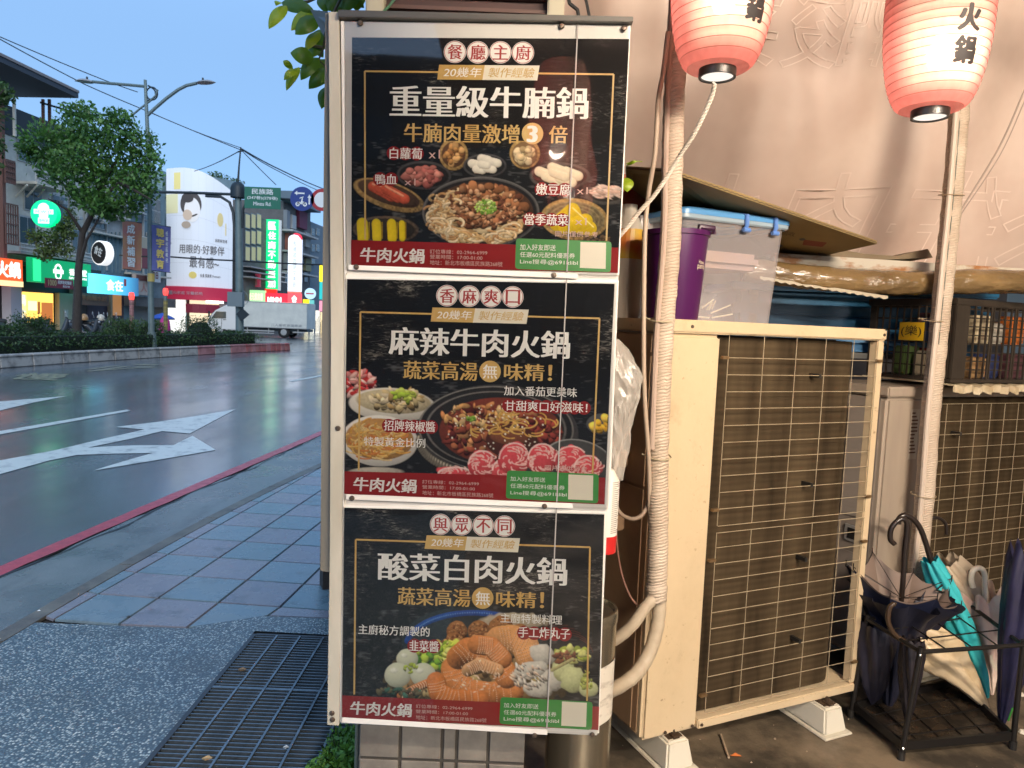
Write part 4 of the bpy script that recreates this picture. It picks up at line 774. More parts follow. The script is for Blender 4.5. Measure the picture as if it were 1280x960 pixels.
for k,(x,Y,lab) in enumerate(sp_):
    o = sc0 if k == 0 else copy_tree(sc0); o.location = (at(x,400,Y).x, Y, .0); o.rotation_euler = (0,0,R(10+k*7)); o['label'] = lab
for x,Y,c,lab in ((105,31.2,(.35,.2,.08),'brown helmet resting on the scooter by the tree trunk'),(126,32.0,(.55,.5,.4),'cream helmet resting on a scooter below the blue sign')):
    c0 = at(x,398,Y); c0.z = .9
    mb = MB(); mb.lathe([(.16,0),(.17,.1),(.13,.22),(.05,.27),(0,.28)], c0, 16); tag(mb.build('helmet', mat('helmet_paint',c,.3), smooth=True), lab, 'helmet')
for x,Y,c,lab in ((203,33,(.02,.08,.4),'blue parasol top near the billboard corner'),(206,32,(.6,.03,.25),'pink cloth by the striped post')):
    c0 = at(x,398 if Y==33 else 404,Y); mb = MB(); mb.lathe([(.02,.25),(.35,.12),(.55,0),(.5,-.05)] if Y==33 else [(.03,.4),(.2,.1),(.25,-.3),(.2,-1.0)], c0, 14); tag(mb.build('parasol' if Y==33 else 'cloth_cover', mat('cover_cloth',c,.6), smooth=True), lab, 'parasol' if Y==33 else 'cover')

# =================================================================== PILLAR AND MENU BOARD
YB = 1.6
def bp(x, y, d=0.0): p = at(x, y, YB); return V(p.x, p.y-d, p.z)
M_tile = mat('pillar_tile', (0.21,0.19,0.16), 0.42, col2=(0.12,0.105,0.09), scale=9, amt=1, bump=0.001, rvar=0.12)
M_grout = mat('pillar_grout', (0.055,0.048,0.04), 0.85, bump=0.001, scale=20)
pil = thing('pillar', 'square pillar clad in grey stone tiles behind the menu board', 'pillar', (-0.136, 1.86, 0))
PX0, PX1, PY0, PY1 = -0.345, 0.073, 1.675, 2.06
mb = MB(); mb.box(PX0+.006, PX1-.006, PY0+.006, PY1-.006, 0, 3.2); mb.build('core', M_grout, pil)
cols = [(.004,.100),(.108,.204),(.212,.240),(.248,.318),(.326,.412)]
rows = [(k*0.118+0.004+ .012, k*0.118+0.118-0.004+.012) for k in range(0, 27)]
for z0, z1 in rows:
    if 0.62 < z0 and z1 < 1.98: continue
    for c0, c1 in cols:
        mb = MB(); mb.box(PX0+c0, PX0+c1, PY0-random.uniform(0,.0012), PY0+.005, z0, z1); mb.build('tile', M_tile, pil, bevel=.0015, seg=1)
for z0, z1 in rows:
    for k in range(3):
        mb = MB(); mb.box(PX0, PX0+.005, PY0+.012+k*.125, PY0+.127+k*.125-.004, z0, z1); mb.build('tile', M_tile, pil)
M_cream = mat('frame_metal_cream', (0.50,0.47,0.39), 0.45, col2=(0.36,0.33,0.26), scale=7, amt=1, stretch=(1,1,.25), bump=.0005)
M_bwhite = mat('board_white_panel', (0.66,0.64,0.60), 0.42, col2=(0.55,0.50,0.44), scale=4, amt=1, stretch=(1,1,.6), lo=.45, hi=.8)
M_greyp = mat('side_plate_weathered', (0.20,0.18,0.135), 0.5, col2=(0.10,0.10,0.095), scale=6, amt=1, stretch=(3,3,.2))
M_cap = mat('cap_dark_bronze', (0.10,0.095,0.085), 0.4, metal=.4, col2=(.05,.05,.05), scale=14, stretch=(.3,1,3))
board = thing('menu_board', 'tall white framed board with three hot pot posters fixed to the tiled pillar', 'menu board', (-0.09, 1.62, 0.49))
def slab(name, pts, d0, d1, m, par, bevel=0):
    mb = MB(); f = [bp(x,y,d0) for x,y in pts]; mb.prism(f, V(0,-(d1-d0),0)); return mb.build(name, m, par, bevel=bevel)
slab('backing_panel', [(425,24),(788,29),(747,921),(424.5,905.5)], -.05, -.004, M_bwhite, board, .002)
slab('left_frame', [(411,15.5),(424.3,15.8),(431,430),(428,716),(424.2,906),(409.3,905),(412.3,716),(414,430)], -.05, .004, M_cream, board, .001)
slab('frame_lip', [(426.5,27),(430.5,27),(434,340),(431.6,345),(430.5,620),(427.5,900),(425,900),(428.5,620),(431,345)], -.004, .003, M_bwhite, board)
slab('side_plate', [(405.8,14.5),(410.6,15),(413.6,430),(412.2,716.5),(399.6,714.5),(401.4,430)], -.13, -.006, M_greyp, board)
mb = MB(); mb.prism([at(388,12,1.78), at(410,14.5,1.66), at(410,30,1.66), at(404,44,1.76)], V(0,.01,0)); mb.build('top_gusset', mat('gusset_dark',(.05,.055,.065),.4), board)
slab('top_cap', [(424.6,16),(790,24.5),(790,31),(424.6,25)], -.05, .016, M_cap, board, .001)
mb = MB()
# transparent cover with a real gloss
M_acr = bpy.data.materials.new('acrylic_cover'); M_acr.use_nodes = True; N, L = M_acr.node_tree.nodes, M_acr.node_tree.links; N.clear()
o_ = N.new('ShaderNodeOutputMaterial'); mx = N.new('ShaderNodeMixShader'); tr = N.new('ShaderNodeBsdfTransparent'); gl = N.new('ShaderNodeBsdfGlossy'); fr = N.new('ShaderNodeFresnel')
gl.inputs['Roughness'].default_value = 0.03; fr.inputs[0].default_value = 1.52; tr.inputs[0].default_value = (.97,.975,.97,1)
nz = N.new('ShaderNodeTexNoise'); nz.inputs['Scale'].default_value = 3.5; tc = N.new('ShaderNodeTexCoord'); bpn = N.new('ShaderNodeBump'); bpn.inputs['Distance'].default_value = .0025; bpn.inputs['Strength'].default_value = .5
L.new(tc.outputs['Object'], nz.inputs['Vector']); L.new(nz.outputs[0], bpn.inputs['Height']); L.new(bpn.outputs[0], gl.inputs['Normal'])
fm = N.new('ShaderNodeMath'); fm.operation = 'MULTIPLY'; fm.inputs[1].default_value = 1.9; fm.use_clamp = True; L.new(fr.outputs[0], fm.inputs[0]); L.new(fm.outputs[0], mx.inputs[0]); L.new(tr.outputs[0], mx.inputs[1]); L.new(gl.outputs[0], mx.inputs[2]); L.new(mx.outputs[0], o_.inputs[0])
# print materials
M_slate = mat('poster_slate_print', (0.010,0.010,0.010), 0.5, spec=.05); N, L, b = nodes(M_slate)
tc = N.new('ShaderNodeTexCoord'); mp = N.new('ShaderNodeMapping'); mp.inputs['Scale'].default_value = (26,26,95); L.new(tc.outputs['Object'], mp.inputs[0])
n1 = N.new('ShaderNodeTexNoise'); n1.inputs['Scale'].default_value = 1.6; n1.inputs['Detail'].default_value = 7; n1.inputs['Roughness'].default_value = .72; n1.inputs['Distortion'].default_value = 1.2; L.new(mp.outputs[0], n1.inputs['Vector'])
n2 = N.new('ShaderNodeTexNoise'); n2.inputs['Scale'].default_value = 7; n2.inputs['Detail'].default_value = 3; L.new(tc.outputs['Object'], n2.inputs['Vector'])
mm = N.new('ShaderNodeMath'); mm.operation = 'MULTIPLY'; L.new(n1.outputs[0], mm.inputs[0]); L.new(n2.outputs[0], mm.inputs[1])
cr = N.new('ShaderNodeValToRGB'); e = cr.color_ramp.elements; e[0].position = .27; e[0].color = (.009,.009,.010,1); e[1].position = .42; e[1].color = (.25,.23,.20,1); q = e.new(.33); q.color = (.028,.027,.026,1); L.new(mm.outputs[0], cr.inputs[0])
SL_OUT = cr.outputs[0]; L.new(SL_OUT, b.inputs['Base Color'])
M_food = mat('poster_food_print', (0.01,0.01,0.01), 0.5, spec=.05); N, L, b = nodes(M_food)
at_ = N.new('ShaderNodeAttribute'); at_.attribute_name = 'print'; L.new(at_.outputs['Color'], b.inputs['Base Color'])
M_pw = mat('print_white', (0.88,0.86,0.82), .4); M_pg = mat('print_gold', (0.56,0.33,0.075), .4, col2=(0.66,0.45,0.15), scale=25, amt=1); M_pr = mat('print_dark_red', (0.27,0.012,0.012), .5, spec=.1); M_pgr = mat('print_green', (0.03,0.26,0.035), .4)
M_pcr = mat('print_cream', (0.80,0.74,0.60), .4); M_pink = mat('print_pale_pink', (0.62,0.40,0.36), .4); M_paper = mat('poster_paper_white', (0.74,0.72,0.68), .45); M_prl = mat('print_letter_red', (0.40,0.02,0.02), .4)

# --- painter for the printed dishes: colours per vertex of a fine grid
def vnoise(X, Y, s, seed):
    r = np.random.default_rng(seed); Lt = r.random((128,128)); x, y = X/s, Y/s
    xi, yi = np.floor(x).astype(int), np.floor(y).astype(int); fx, fy = x-xi, y-yi; fx, fy = fx*fx*(3-2*fx), fy*fy*(3-2*fy)
    g = lambda a, c: Lt[a % 128, c % 128]
    return (g(xi,yi)*(1-fx)+g(xi+1,yi)*fx)*(1-fy)+(g(xi,yi+1)*(1-fx)+g(xi+1,yi+1)*fx)*fy
class Paint:
    def __init__(s, x0, y0, x1, y1, st, seed=0):
        s.x = np.arange(x0, x1+st, st); s.y = np.arange(y0, y1+st, st); s.X, s.Y = np.meshgrid(s.x, s.y); s.r = np.random.default_rng(seed); s.st = st
        n = vnoise(s.X*.5, s.Y*2, 3.0, 1)*vnoise(s.X, s.Y, 9, 2); s.C = np.zeros(s.X.shape+(3,)) + .010 + np.clip(n-.35,0,1)[..., None]*.16
        s.n1 = vnoise(s.X, s.Y, 2.2, 5)-.5; s.n2 = vnoise(s.X, s.Y, 6, 6)-.5
    def ell(s, cx, cy, rx, ry, th=0, col=(1,1,1), soft=1.0, al=1.0, warp=0.0, sh=0.35, tex=0.12, ring=None):
        R_ = max(rx, ry)*1.4+3; i0, i1 = np.searchsorted(s.x, (cx-R_, cx+R_)); j0, j1 = np.searchsorted(s.y, (cy-R_, cy+R_))
        if i1 <= i0 or j1 <= j0: return
        sl_ = (slice(j0,j1), slice(i0,i1)); dx, dy = s.X[sl_]-cx, s.Y[sl_]-cy; c, q = math.cos(th), math.sin(th)
        u, v = (dx*c+dy*q)/rx, (-dx*q+dy*c)/ry; d = np.sqrt(u*u+v*v) + warp*s.n2[sl_]*2
        m = np.clip((1-d)*min(rx,ry)/soft+.5, 0, 1)*al
        if ring: m *= np.clip((d-(1-ring))*min(rx,ry)/soft+.5, 0, 1)
        lit = 1 + sh*(-(dx/rx)*.3-(dy/ry)*.8) - sh*.6*np.clip(d,0,1)**3 + tex*2*s.n1[sl_]
        s.C[sl_] = s.C[sl_]*(1-m[..., None]) + np.array(col)*np.clip(lit,.1,3)[..., None]*m[..., None]
    def bits(s, cx, cy, rx, ry, n, a0, a1, cols, asp=.6, sh=.6, var=.3, warp=.25, ths=None, soft=.8):
        for k in range(n):
            t, q = s.r.random()*6.28, math.sqrt(s.r.random()); c = np.array(cols[s.r.integers(len(cols))])*(1+var*(s.r.random()*2-1)); a = a0+(a1-a0)*s.r.random()
            s.ell(cx+rx*q*math.cos(t), cy+ry*q*math.sin(t), a, a*asp*(.7+.6*s.r.random()), s.r.random()*3.14 if ths is None else ths+.3*s.r.normal(), c, soft, 1, warp, sh)
    def line(s, pts, w, col, n=40, sh=.5, tex=.15):
        pts = np.array(pts, float); t = np.linspace(0, len(pts)-1.001, n)
        for q in t:
            i = int(q); p = pts[i]+(pts[i+1]-pts[i])*(q-i); ww = w[0]+(w[1]-w[0])*q/(len(pts)-1) if hasattr(w,'__len__') else w
            s.ell(p[0], p[1], ww, ww, 0, col, .8, .9, 0, sh, tex)
    def curve(s, cx, cy, rx, ry, t0, t1, w, col, n=30, **k): s.line([(cx+rx*math.cos(t), cy+ry*math.sin(t)) for t in np.linspace(t0, t1, 14)], w, col, n, **k)
    def finish(s, name, par, d, clip=None):
        nx, ny = len(s.x), len(s.y); A = np.array(bp(s.x[0], s.y[0], d)); 
        # the print lies on the board plane: exact projection row by row
        c0 = np.array(_cx); c1 = np.array(_cy); f = np.array(_f)*CF
        D = (s.X-640)[..., None]*c0 + (480-s.Y)[..., None]*c1 + f; P = D*(YB/D[..., 1])[..., None]; P[..., 2] += CH; P[..., 1] -= d
        idx = np.arange(nx*ny).reshape(ny, nx); F = np.stack([idx[:-1,:-1], idx[1:,:-1], idx[1:,1:], idx[:-1,1:]], -1).reshape(-1, 4)
        if clip is not None: 
            ok = clip(s.X, s.Y); okf = (ok[:-1,:-1]&ok[1:,:-1]&ok[1:,1:]&ok[:-1,1:]).ravel(); F = F[okf]
        me = bpy.data.meshes.new(name); me.vertices.add(nx*ny); me.vertices.foreach_set('co', P.ravel()); me.loops.add(F.size); me.loops.foreach_set('vertex_index', F.ravel())
        me.polygons.add(len(F)); me.polygons.foreach_set('loop_start', np.arange(0, F.size, 4)); me.update(calc_edges=True)
        ca = me.color_attributes.new('print', 'FLOAT_COLOR', 'POINT'); ca.data.foreach_set('color', np.concatenate([np.clip(s.C,0,.9), np.ones(s.X.shape+(1,))], -1).astype(np.float32).ravel())
        me.materials.append(M_food); return link(name, me, par)

def lineY(a, b_): return lambda X: a[1] + (X-a[0])*(b_[1]-a[1])/(b_[0]-a[0])
def lineX(a, b_): return lambda Y: a[0] + (Y-a[1])*(b_[0]-a[0])/(b_[1]-a[1])
class Poster:
    def __init__(s, label, TL, TR, BR, BL, margin):
        s.q = (TL, TR, BR, BL); o = slab('poster', margin, -.003, -.0012, M_paper, board); s.o = o; o['label'] = label
        s.slope = (TR[1]-TL[1])/(TR[0]-TL[0]); s.slb = (BR[1]-BL[1])/(BR[0]-BL[0])
        pts = [TL, TR, BR, BL]; mb = MB(); mb.add([bp(x,y,-.0009) for x,y in pts], [(3,2,1,0)]); mb.build('slate_print', M_slate, o); s.L = {}
    def mb(s, k): return s.L.setdefault(k, MB())
    def sl(s, y): t = (y-s.q[0][1])/(s.q[3][1]-s.q[0][1]); return s.slope+(s.slb-s.slope)*t
    def sk(s, x):   # slope of verticals dx/dy
        t = (x-s.q[0][0])/(s.q[1][0]-s.q[0][0]); a = (s.q[3][0]-s.q[0][0])/(s.q[3][1]-s.q[0][1]); c = (s.q[2][0]-s.q[1][0])/(s.q[2][1]-s.q[1][1]); return a+(c-a)*t
    def text(s, k, txt, x0, yt, x1, yb, d=.0009, **kw):   # yt, yb given at the left end
        m = s.sl((yt+yb)/2); o = bp(x0+s.sk(x0)*(yb-yt)*.5, yb, d); ax = bp(x1, yb+m*(x1-x0), d)-o; ay = bp(x0-s.sk(x0)*(yb-yt)*.5, yt, d)-o
        put_text(s.mb(k), txt, o, ax, ay, V(0,-1,0), **kw)
    def poly(s, k, pts, d=.0003): s.mb(k).add([bp(x,y,d) for x,y in pts][::-1], [tuple(range(len(pts)))])
    def disc(s, k, x, y, r, d=.0004, n=28, ry=None): s.mb(k).add([bp(x+r*math.cos(2*math.pi*i/n), y+(ry or r)*math.sin(2*math.pi*i/n), d) for i in range(n)], [tuple(range(n))])
    def rim(s, k, x, y, r, w, d=.0006, n=28):
        s.mb(k).grid([[bp(x+(r-w)*math.cos(2*math.pi*i/n), y+(r-w)*math.sin(2*math.pi*i/n), d), bp(x+r*math.cos(2*math.pi*i/n), y+r*math.sin(2*math.pi*i/n), d)] for i in range(n+1)])
    def bar(s, k, a, b_, w, d=.0002):
        ax, ay = a; bx_, by_ = b_; l = math.hypot(bx_-ax, by_-ay); nx, ny = -(by_-ay)/l*w/2, (bx_-ax)/l*w/2
        s.poly(k, [(ax+nx,ay+ny),(bx_+nx,by_+ny),(bx_-nx,by_-ny),(ax-nx,ay-ny)], d)
    def pill(s, x0, y0, x1, n, r, k='red'):
        for i in range(n): x = x0+(x1-x0)*i/(n-1); s.disc(k, x, y0+s.sl(y0)*(x-x0), r, .0004+.00003*(i % 3))
    def frame(s, a, b_, c, d_, w=2.2):       # a top-left b top-right c left-bottom d right-bottom
        s.bar('gold', a, b_, w); s.bar('gold', a, c, w, .00022); s.bar('gold', b_, d_, w, .00024)
    def circles(s, pts, r, txt):
        for (x,y), ch in zip(pts, txt):
            s.disc('white', x, y, r); s.rim('prl', x, y, r-.6, .7, .0006); s.text('prl', ch, x-r*.66, y-r*.66, x+r*.66, y+r*.66, serif=.02)
    def ribbon(s, a, b_, c, d_, t1, t2):     # TL TR BR BL, split points top/bottom
        s.poly('gold', [a, t1, t2, d_], .0004); s.poly('cream', [t1, b_, c, t2], .0004)
        h = d_[1]-a[1]; s.text('white', '20幾年', a[0]+5, a[1]+3.2, t1[0]-4, a[1]+h-3.2, serif=.008, shear=.2, d=.0009)
        s.text('gold', '製作經驗', t1[0]+4, t1[1]+3.2, b_[0]-6, t1[1]+h-3.2, serif=.008, shear=.2, d=.0009)
    def band(s, l0, l1, r0, r1, brand, lines, green, gtext, qr):
        s.poly('red', [l0, r0, r1, l1], .0005); s.text('white', '牛肉火鍋', *brand, serif=.02, bold=.012, shear=.08)
        for tx, r_ in zip(('訂位專線：02-2964-6999','營業時間：17:00-01:00','地址：新北市板橋區民族路268號'), lines): s.text('pink', tx, *r_)
        P = [Vector(p) for p in green]; out = []
        for i in range(4):
            p, a, c = P[i], P[i-1], P[(i+1) % 4]; u, w = (a-p).normalized()*4, (c-p).normalized()*4
            for t in (0,.5,1): out.append(p + u*(1-t)**2 + w*t*t)
        s.poly('green', [(p.x,p.y) for p in out], .0007)
        for tx, r_ in zip(('加入好友即送','任選60元配料優惠券','Line搜尋@691klibl'), gtext): s.text('white', tx, *r_, d=.0011)
        s.poly('cream', qr, .0010)
    def done(s):
        names = dict(white=('white_lettering',M_pw), gold=('gold_lettering_and_border',M_pg), red=('dark_red_print',M_pr), prl=('red_lettering',M_prl), cream=('cream_print',M_pcr), green=('green_print',M_pgr), pink=('small_lettering',M_pink))
        for k, m in s.L.items(): m.build(names[k][0], names[k][1], s.o)

TAN, DKB = (.42,.27,.10), (.045,.038,.034)
# poster 1
p = Poster('top poster advertising beef brisket pot with side dishes', (439.8,46.5),(786.6,48.5),(772.3,341),(439,332), [(430,27),(788.5,30.5),(774,344),(431,336)])
g_ = Paint(440, 176, 784, 312, .8, 1)
g_.ell(486,244,46,17,.32,TAN,tex=.3); g_.ell(486,242,41,13,.32,(.09,.05,.03)); 
for k in range(3): g_.line([(466+k*8,233+k*1.5),(490+k*8,246+k*1.5)], 6.2, (.62,.11,.055), sh=.5); g_.line([(466+k*8,230+k*1.5),(488+k*8,242+k*1.5)], 1.4, (.8,.35,.2))
g_.ell(530,219,34,18,.05,(.07,.065,.065)); g_.ell(530,219,31,15,.05,(.02,.018,.018)); g_.bits(529,220,23,11,46,4,7,[(.48,.17,.14),(.40,.12,.10),(.55,.24,.19)],.7)
g_.ell(567,193,18,20,0,TAN,tex=.3); g_.ell(567,193,15,16,0,(.12,.06,.03)); g_.bits(567,193,12,13,40,2.5,4,[(.50,.25,.08),(.35,.15,.05),(.6,.35,.14)],.9)
g_.ell(606,207,27,15,0,(.075,.07,.07)); g_.ell(606,207,24.5,12.5,0,(.02,.02,.02))
for x,y,w,h,a in ((594,205,15,10,.3),(606,199,16,10,-.1),(618,203,14,10,.25),(599,212,15,9,-.2),(612,211,15,9,.15),(605,206,14,9,.4)):
    g_.line([(x-w*.28,y-h*.1),(x+w*.28,y+h*.1)], h*.52, (.74,.70,.60), 10, sh=.35, tex=.04); g_.line([(x-w*.4,y+h*.45),(x+w*.4,y+h*.5)], .5, (.42,.36,.26), 10, sh=0)
g_.ell(656,192,19,19,0,TAN,tex=.3); g_.ell(656,193,16,16,0,(.2,.12,.06)); g_.bits(655,194,12,11,26,3.5,5,[(.60,.46,.26),(.52,.38,.20),(.66,.52,.32)],.9)
g_.ell(700,220,38,17,.0,(.08,.075,.07)); g_.ell(700,220,34,14,0,(.02,.02,.018))
for x,y in ((682,217),(698,212),(715,217),(690,223),(707,225),(699,218)):
    g_.line([(x-8,y-3),(x+8,y+3)], 6, (.72,.66,.48), 14, sh=.3, tex=.05); g_.line([(x-9,y+3),(x+7,y+9)], .5, (.40,.33,.18), 12, sh=0); g_.line([(x-8,y-6),(x+9,y-1)], .6, (.82,.78,.62), 12, sh=0)
g_.ell(757,244,26,12,.05,(.09,.08,.07)); g_.ell(758,243,22,9,0,(.03,.025,.02)); g_.bits(758,240,20,7,70,3,8,[(.70,.50,.42),(.62,.40,.32),(.75,.58,.5)],.25,.3,.2,0,.3)
g_.ell(601,265,73,44,0,(.085,.08,.078)); g_.ell(601,265,70,41,0,(.016,.015,.015)); g_.ell(601,266,66,38,0,(.07,.035,.02)); g_.ell(601,265,73,44,0,(.2,.19,.18),ring=.02,al=.7)
g_.bits(598,268,58,32,120,6,12,[(.55,.40,.22),(.62,.50,.30),(.45,.28,.12)],.35,.5,.3,.3,.2)
g_.bits(604,258,52,25,230,4,8.5,[(.24,.095,.04),(.32,.14,.06),(.17,.06,.03),(.40,.20,.10),(.28,.12,.05)],.6,.8,.35)
g_.bits(606,260,46,22,120,2,4,[(.42,.22,.11),(.20,.08,.035),(.5,.3,.17)],.6,.8)
for k in range(230):
    if k % 3: t = .45+2.3*g_.r.random(); rr_ = .78+.2*g_.r.random(); x, y = 598+62*rr_*math.cos(t), 268+36*rr_*math.sin(t)
    else: x, y = 551+9*g_.r.normal(), 262+15*g_.r.normal()
    if (x-600)**2/66**2+(y-266)**2/38**2 > .95: continue
    a = g_.r.random()*6.28; g_.curve(x,y,5+7*g_.r.random(),3+4*g_.r.random(),a,a+1.7,1.5,[(.68,.52,.30),(.76,.63,.42),(.58,.38,.17),(.50,.28,.12)][k % 4],12,sh=.5)
g_.bits(607,259,13,9,140,1.1,2.1,[(.22,.42,.05),(.35,.55,.10),(.12,.28,.03),(.5,.6,.25)],.8,.5)
g_.ell(718,274,42,26,.08,TAN,tex=.35); g_.ell(718,274,38,22,.08,(.16,.12,.06),tex=.4); 
for k in range(3): g_.ell(718,274,38-6*k,22-4*k,.08,(.35,.28,.14),ring=.06,al=.6)
g_.line([(696,280),(716,262),(722,282),(738,286),(712,270),(706,284),(732,276)], 9, (.68,.48,.012), 50, sh=.25, tex=.08); g_.line([(716,260),(742,284)], 1, (.8,.68,.2))
g_.ell(482,287,41,17,.02,(.11,.08,.055),tex=.3); g_.ell(482,287,37,14,.02,(.03,.025,.02))
for x,w in ((456,11),(473,9),(492,9),(504,6)):
    g_.line([(x-w*.3,279),(x-w*.2,298)], w*.62, (.72,.55,.015), 16, sh=.2, tex=.06); g_.line([(x+w*.5,278),(x+w*.5,298)], .7, (.35,.22,.01))
g_.bits(745,300,20,6,20,2,4,[(.10,.06,.03)]); 
l_, b_, r_ = lineX((439.8,46.5),(439,332)), lineY((439,299),(772,309)), lineX((786.6,48.5),(772.3,341))
g_.finish('food_print', p.o, -.0006, lambda X, Y: (X > l_(Y)+.5) & (X < r_(Y)-.5) & (Y < b_(X)+3))
p.frame((456,89),(767,93),(456.5,299),(758,301)); p.circles([(568.7,65),(597.3,65.5),(625.5,65.5),(653.7,66)],14,'餐廳主廚')
p.ribbon((549,81),(674.5,82),(671.5,100.6),(546.5,99.5),(606,81.5),(603,100),)
p.text('white','重量級牛腩鍋',487,106.5,735,146,serif=.030); p.text('gold','牛腩肉量激增',505,154,649,177.5,serif=.02); p.text('gold','倍',686,157,709,179,serif=.02)
p.disc('gold',665.6,167,13.5); p.text('white','3',658.5,157,672,178,serif=.05,bold=.01)
for (x0,x1,n),(a0,b0,c0,d0),tx in (((492,521,3),(487,184.5,528,198.5),'白蘿蔔'),((475,489,2),(469,217.5,496,230.5),'鴨血'),((677,706,3),(670,229.5,713,243.5),'嫩豆腐'),((662,703,4),(655.6,267,710,281),'當季蔬菜')):
    p.pill(x0,(b0+d0)/2,x1,n,8.6); p.text('white',tx,a0,b0,c0,d0,serif=.015)
for r_ in ((536,187,550,198),(505.6,223,519.5,231.5),(721,234,734.5,242.5),(719,272,733,281)): p.text('pink','x1',*r_)
p.text('pink','圖片僅供參考',694,288.5,747,295.5)
p.band((439,300),(439,332.2),(772.6,309.5),(772.3,341.2),(450,309,531,327.5),((537.5,311.5,609,317),(537.5,318,603,323.5),(537.5,325,628,331)),
       [(645,298),(764.5,302),(763.3,340.5),(643.8,336.2)],((650,305,694.5,312.5),(650,314.8,718.5,321.4),(650,323.6,722,330.5)),[(725.5,302.5),(757.5,303.6),(757,336.2),(724.7,334.8)])
p.done()
# poster 2
p = Poster('middle poster advertising spicy beef hot pot with meat rolls', (433.8,348.8),(768.3,354.8),(755.8,630.3),(430.2,617), [(432,346),(773.5,351),(762,635),(429,621)])
g_ = Paint(429, 450, 768, 606, .8, 2)
g_.bits(447,480,22,15,90,3,8,[(.60,.05,.05),(.75,.30,.28),(.5,.03,.03),(.8,.5,.45)],.4,.5)
g_.ell(490,506,54,21,.06,(.74,.70,.62),tex=.03); g_.ell(492,502,47,15,.06,(.55,.47,.30)); g_.bits(495,500,30,10,80,4,9,[(.60,.48,.25),(.45,.30,.12),(.66,.56,.38)],.4); g_.bits(504,495,14,6,16,3,6,[(.35,.50,.05),(.5,.6,.1)],.6)
g_.ell(474,551,48,32,.05,(.74,.71,.66),tex=.03); g_.ell(474,549,43,26,.05,(.45,.24,.08)); 
for k in range(150):
    t = g_.r.random()*6.28; q = math.sqrt(g_.r.random()); x, y = 474+36*q*math.cos(t), 549+21*q*math.sin(t); a = g_.r.random()*3.14; l = 8+8*g_.r.random()
    g_.curve(x,y,l,l*.5,a,a+1.4,1.1,[(.70,.36,.07),(.72,.46,.14),(.60,.20,.05),(.75,.55,.25)][g_.r.integers(4)],14,sh=.3)
g_.ell(622,541,101,60,.03,(.055,.052,.05)); g_.ell(620,536,96,52,.03,(.02,.019,.018)); g_.ell(620,536,97,53,.03,(.30,.28,.25),ring=.018,al=.8); g_.ell(620,536,88,47,.03,(.24,.22,.2),ring=.03,al=.7)
for k in range(26): t = 1.75+k*.055; g_.ell(617+94*math.cos(t),548+46*math.sin(t),3.2,5,.3,(.16,.14,.11)); g_.ell(617+94*math.cos(t),546+46*math.sin(t),1.2,2,.3,(.5,.44,.34))
g_.ell(626,539,77,42,.02,(.16,.035,.02)); g_.bits(622,540,66,34,170,3,9,[(.16,.03,.02),(.26,.06,.03),(.36,.12,.05),(.12,.02,.015),(.42,.2,.08)],.6,.9)
g_.bits(600,522,50,16,60,2,7,[(.5,.28,.10),(.45,.2,.07),(.6,.42,.2)],.4,.6); g_.bits(668,545,34,20,70,3,8,[(.20,.03,.02),(.30,.05,.03)],.7,.9)
g_.ell(640,552,33,22,.1,(.07,.02,.012),tex=.05); g_.ell(636,546,24,10,.1,(.26,.09,.04),al=.6)
for k in range(46):
    t = g_.r.random()*6.28; x, y = 640+46*math.cos(t)*g_.r.random(), 530+20*math.sin(t)*g_.r.random(); a = g_.r.random()*6; g_.curve(x,y,12,7,a,a+1.6,.9,[(.70,.45,.12),(.6,.34,.08)][k % 2],14,sh=.2)
g_.bits(620,535,62,30,90,.6,1.3,[(.8,.75,.6)],.8,.1,.1,0); g_.bits(588,523,5,3,12,1.5,2.5,[(.2,.4,.05)],.7)
g_.ell(724,580,46,30,.25,(.10,.10,.095)); g_.ell(724,578,42,26,.25,(.055,.055,.052)); g_.ell(724,580,46,30,.25,(.3,.3,.28),ring=.03)
g_.ell(752,530,19,13,.0,(.08,.08,.08)); g_.bits(753,530,14,8,20,4,7,[(.75,.42,.03),(.8,.55,.08)],.6)
for x,y,rx,ry in ((569,592,22,8),(603,580,18,17),(629,588,14,14),(643,574,20,21),(678,574,19,20),(714,577,22,20),(735,585,18,16)):
    g_.ell(x,y,rx,ry,.2,(.62,.07,.085),.8,1,.12,.5,.1)
    for k in range(34):
        a = g_.r.random()*6.28; q = math.sqrt(g_.r.random()); g_.curve(x+rx*.75*q*math.cos(a),y+ry*.75*q*math.sin(a),3.5+4*g_.r.random(),2+3*g_.r.random(),a,a+1.6,.75,(.80,.48,.44),9,sh=.1)
    g_.curve(x,y,rx*.95,ry*.95,3.2,5.6,1.1,(.85,.62,.58),24,sh=.1)
g_.ell(470,590,34,6,0,(.55,.5,.42),al=.8)
lx, rx_ , bb_, tb_ = lineX((433.8,348.8),(430.2,617)), lineX((768.3,354.8),(755.8,630.3)), lineY((430,589.5),(757,596)), lineY((430,456),(768,456))
g_.finish('food_print', p.o, -.0006, lambda X, Y: (X > lx(Y)+.5) & (X < rx_(Y)-.5) & (Y < bb_(X)+3))
p.frame((450.6,390),(749.4,398),(448.4,588),(740.6,592)); p.circles([(558.7,369.6),(586.6,370.2),(613.8,370.7),(641,371.2)],13.5,'香麻爽口')
p.ribbon((540.6,384.4),(661,387),(658,404.9),(538.4,401.9),(594,385.5),(591,403.2))
p.text('white','麻辣牛肉火鍋',486,408.5,712,443,serif=.030); p.text('gold','蔬菜高湯',504,450.5,597,473.5,serif=.02); p.text('gold','味精',630,454,680,475,serif=.02); p.text('gold','！',685,456,690,476,bold=.02)
p.disc('gold',612.5,464.3,13.5); p.text('white','無',603.5,455.5,621.5,473,serif=.01)
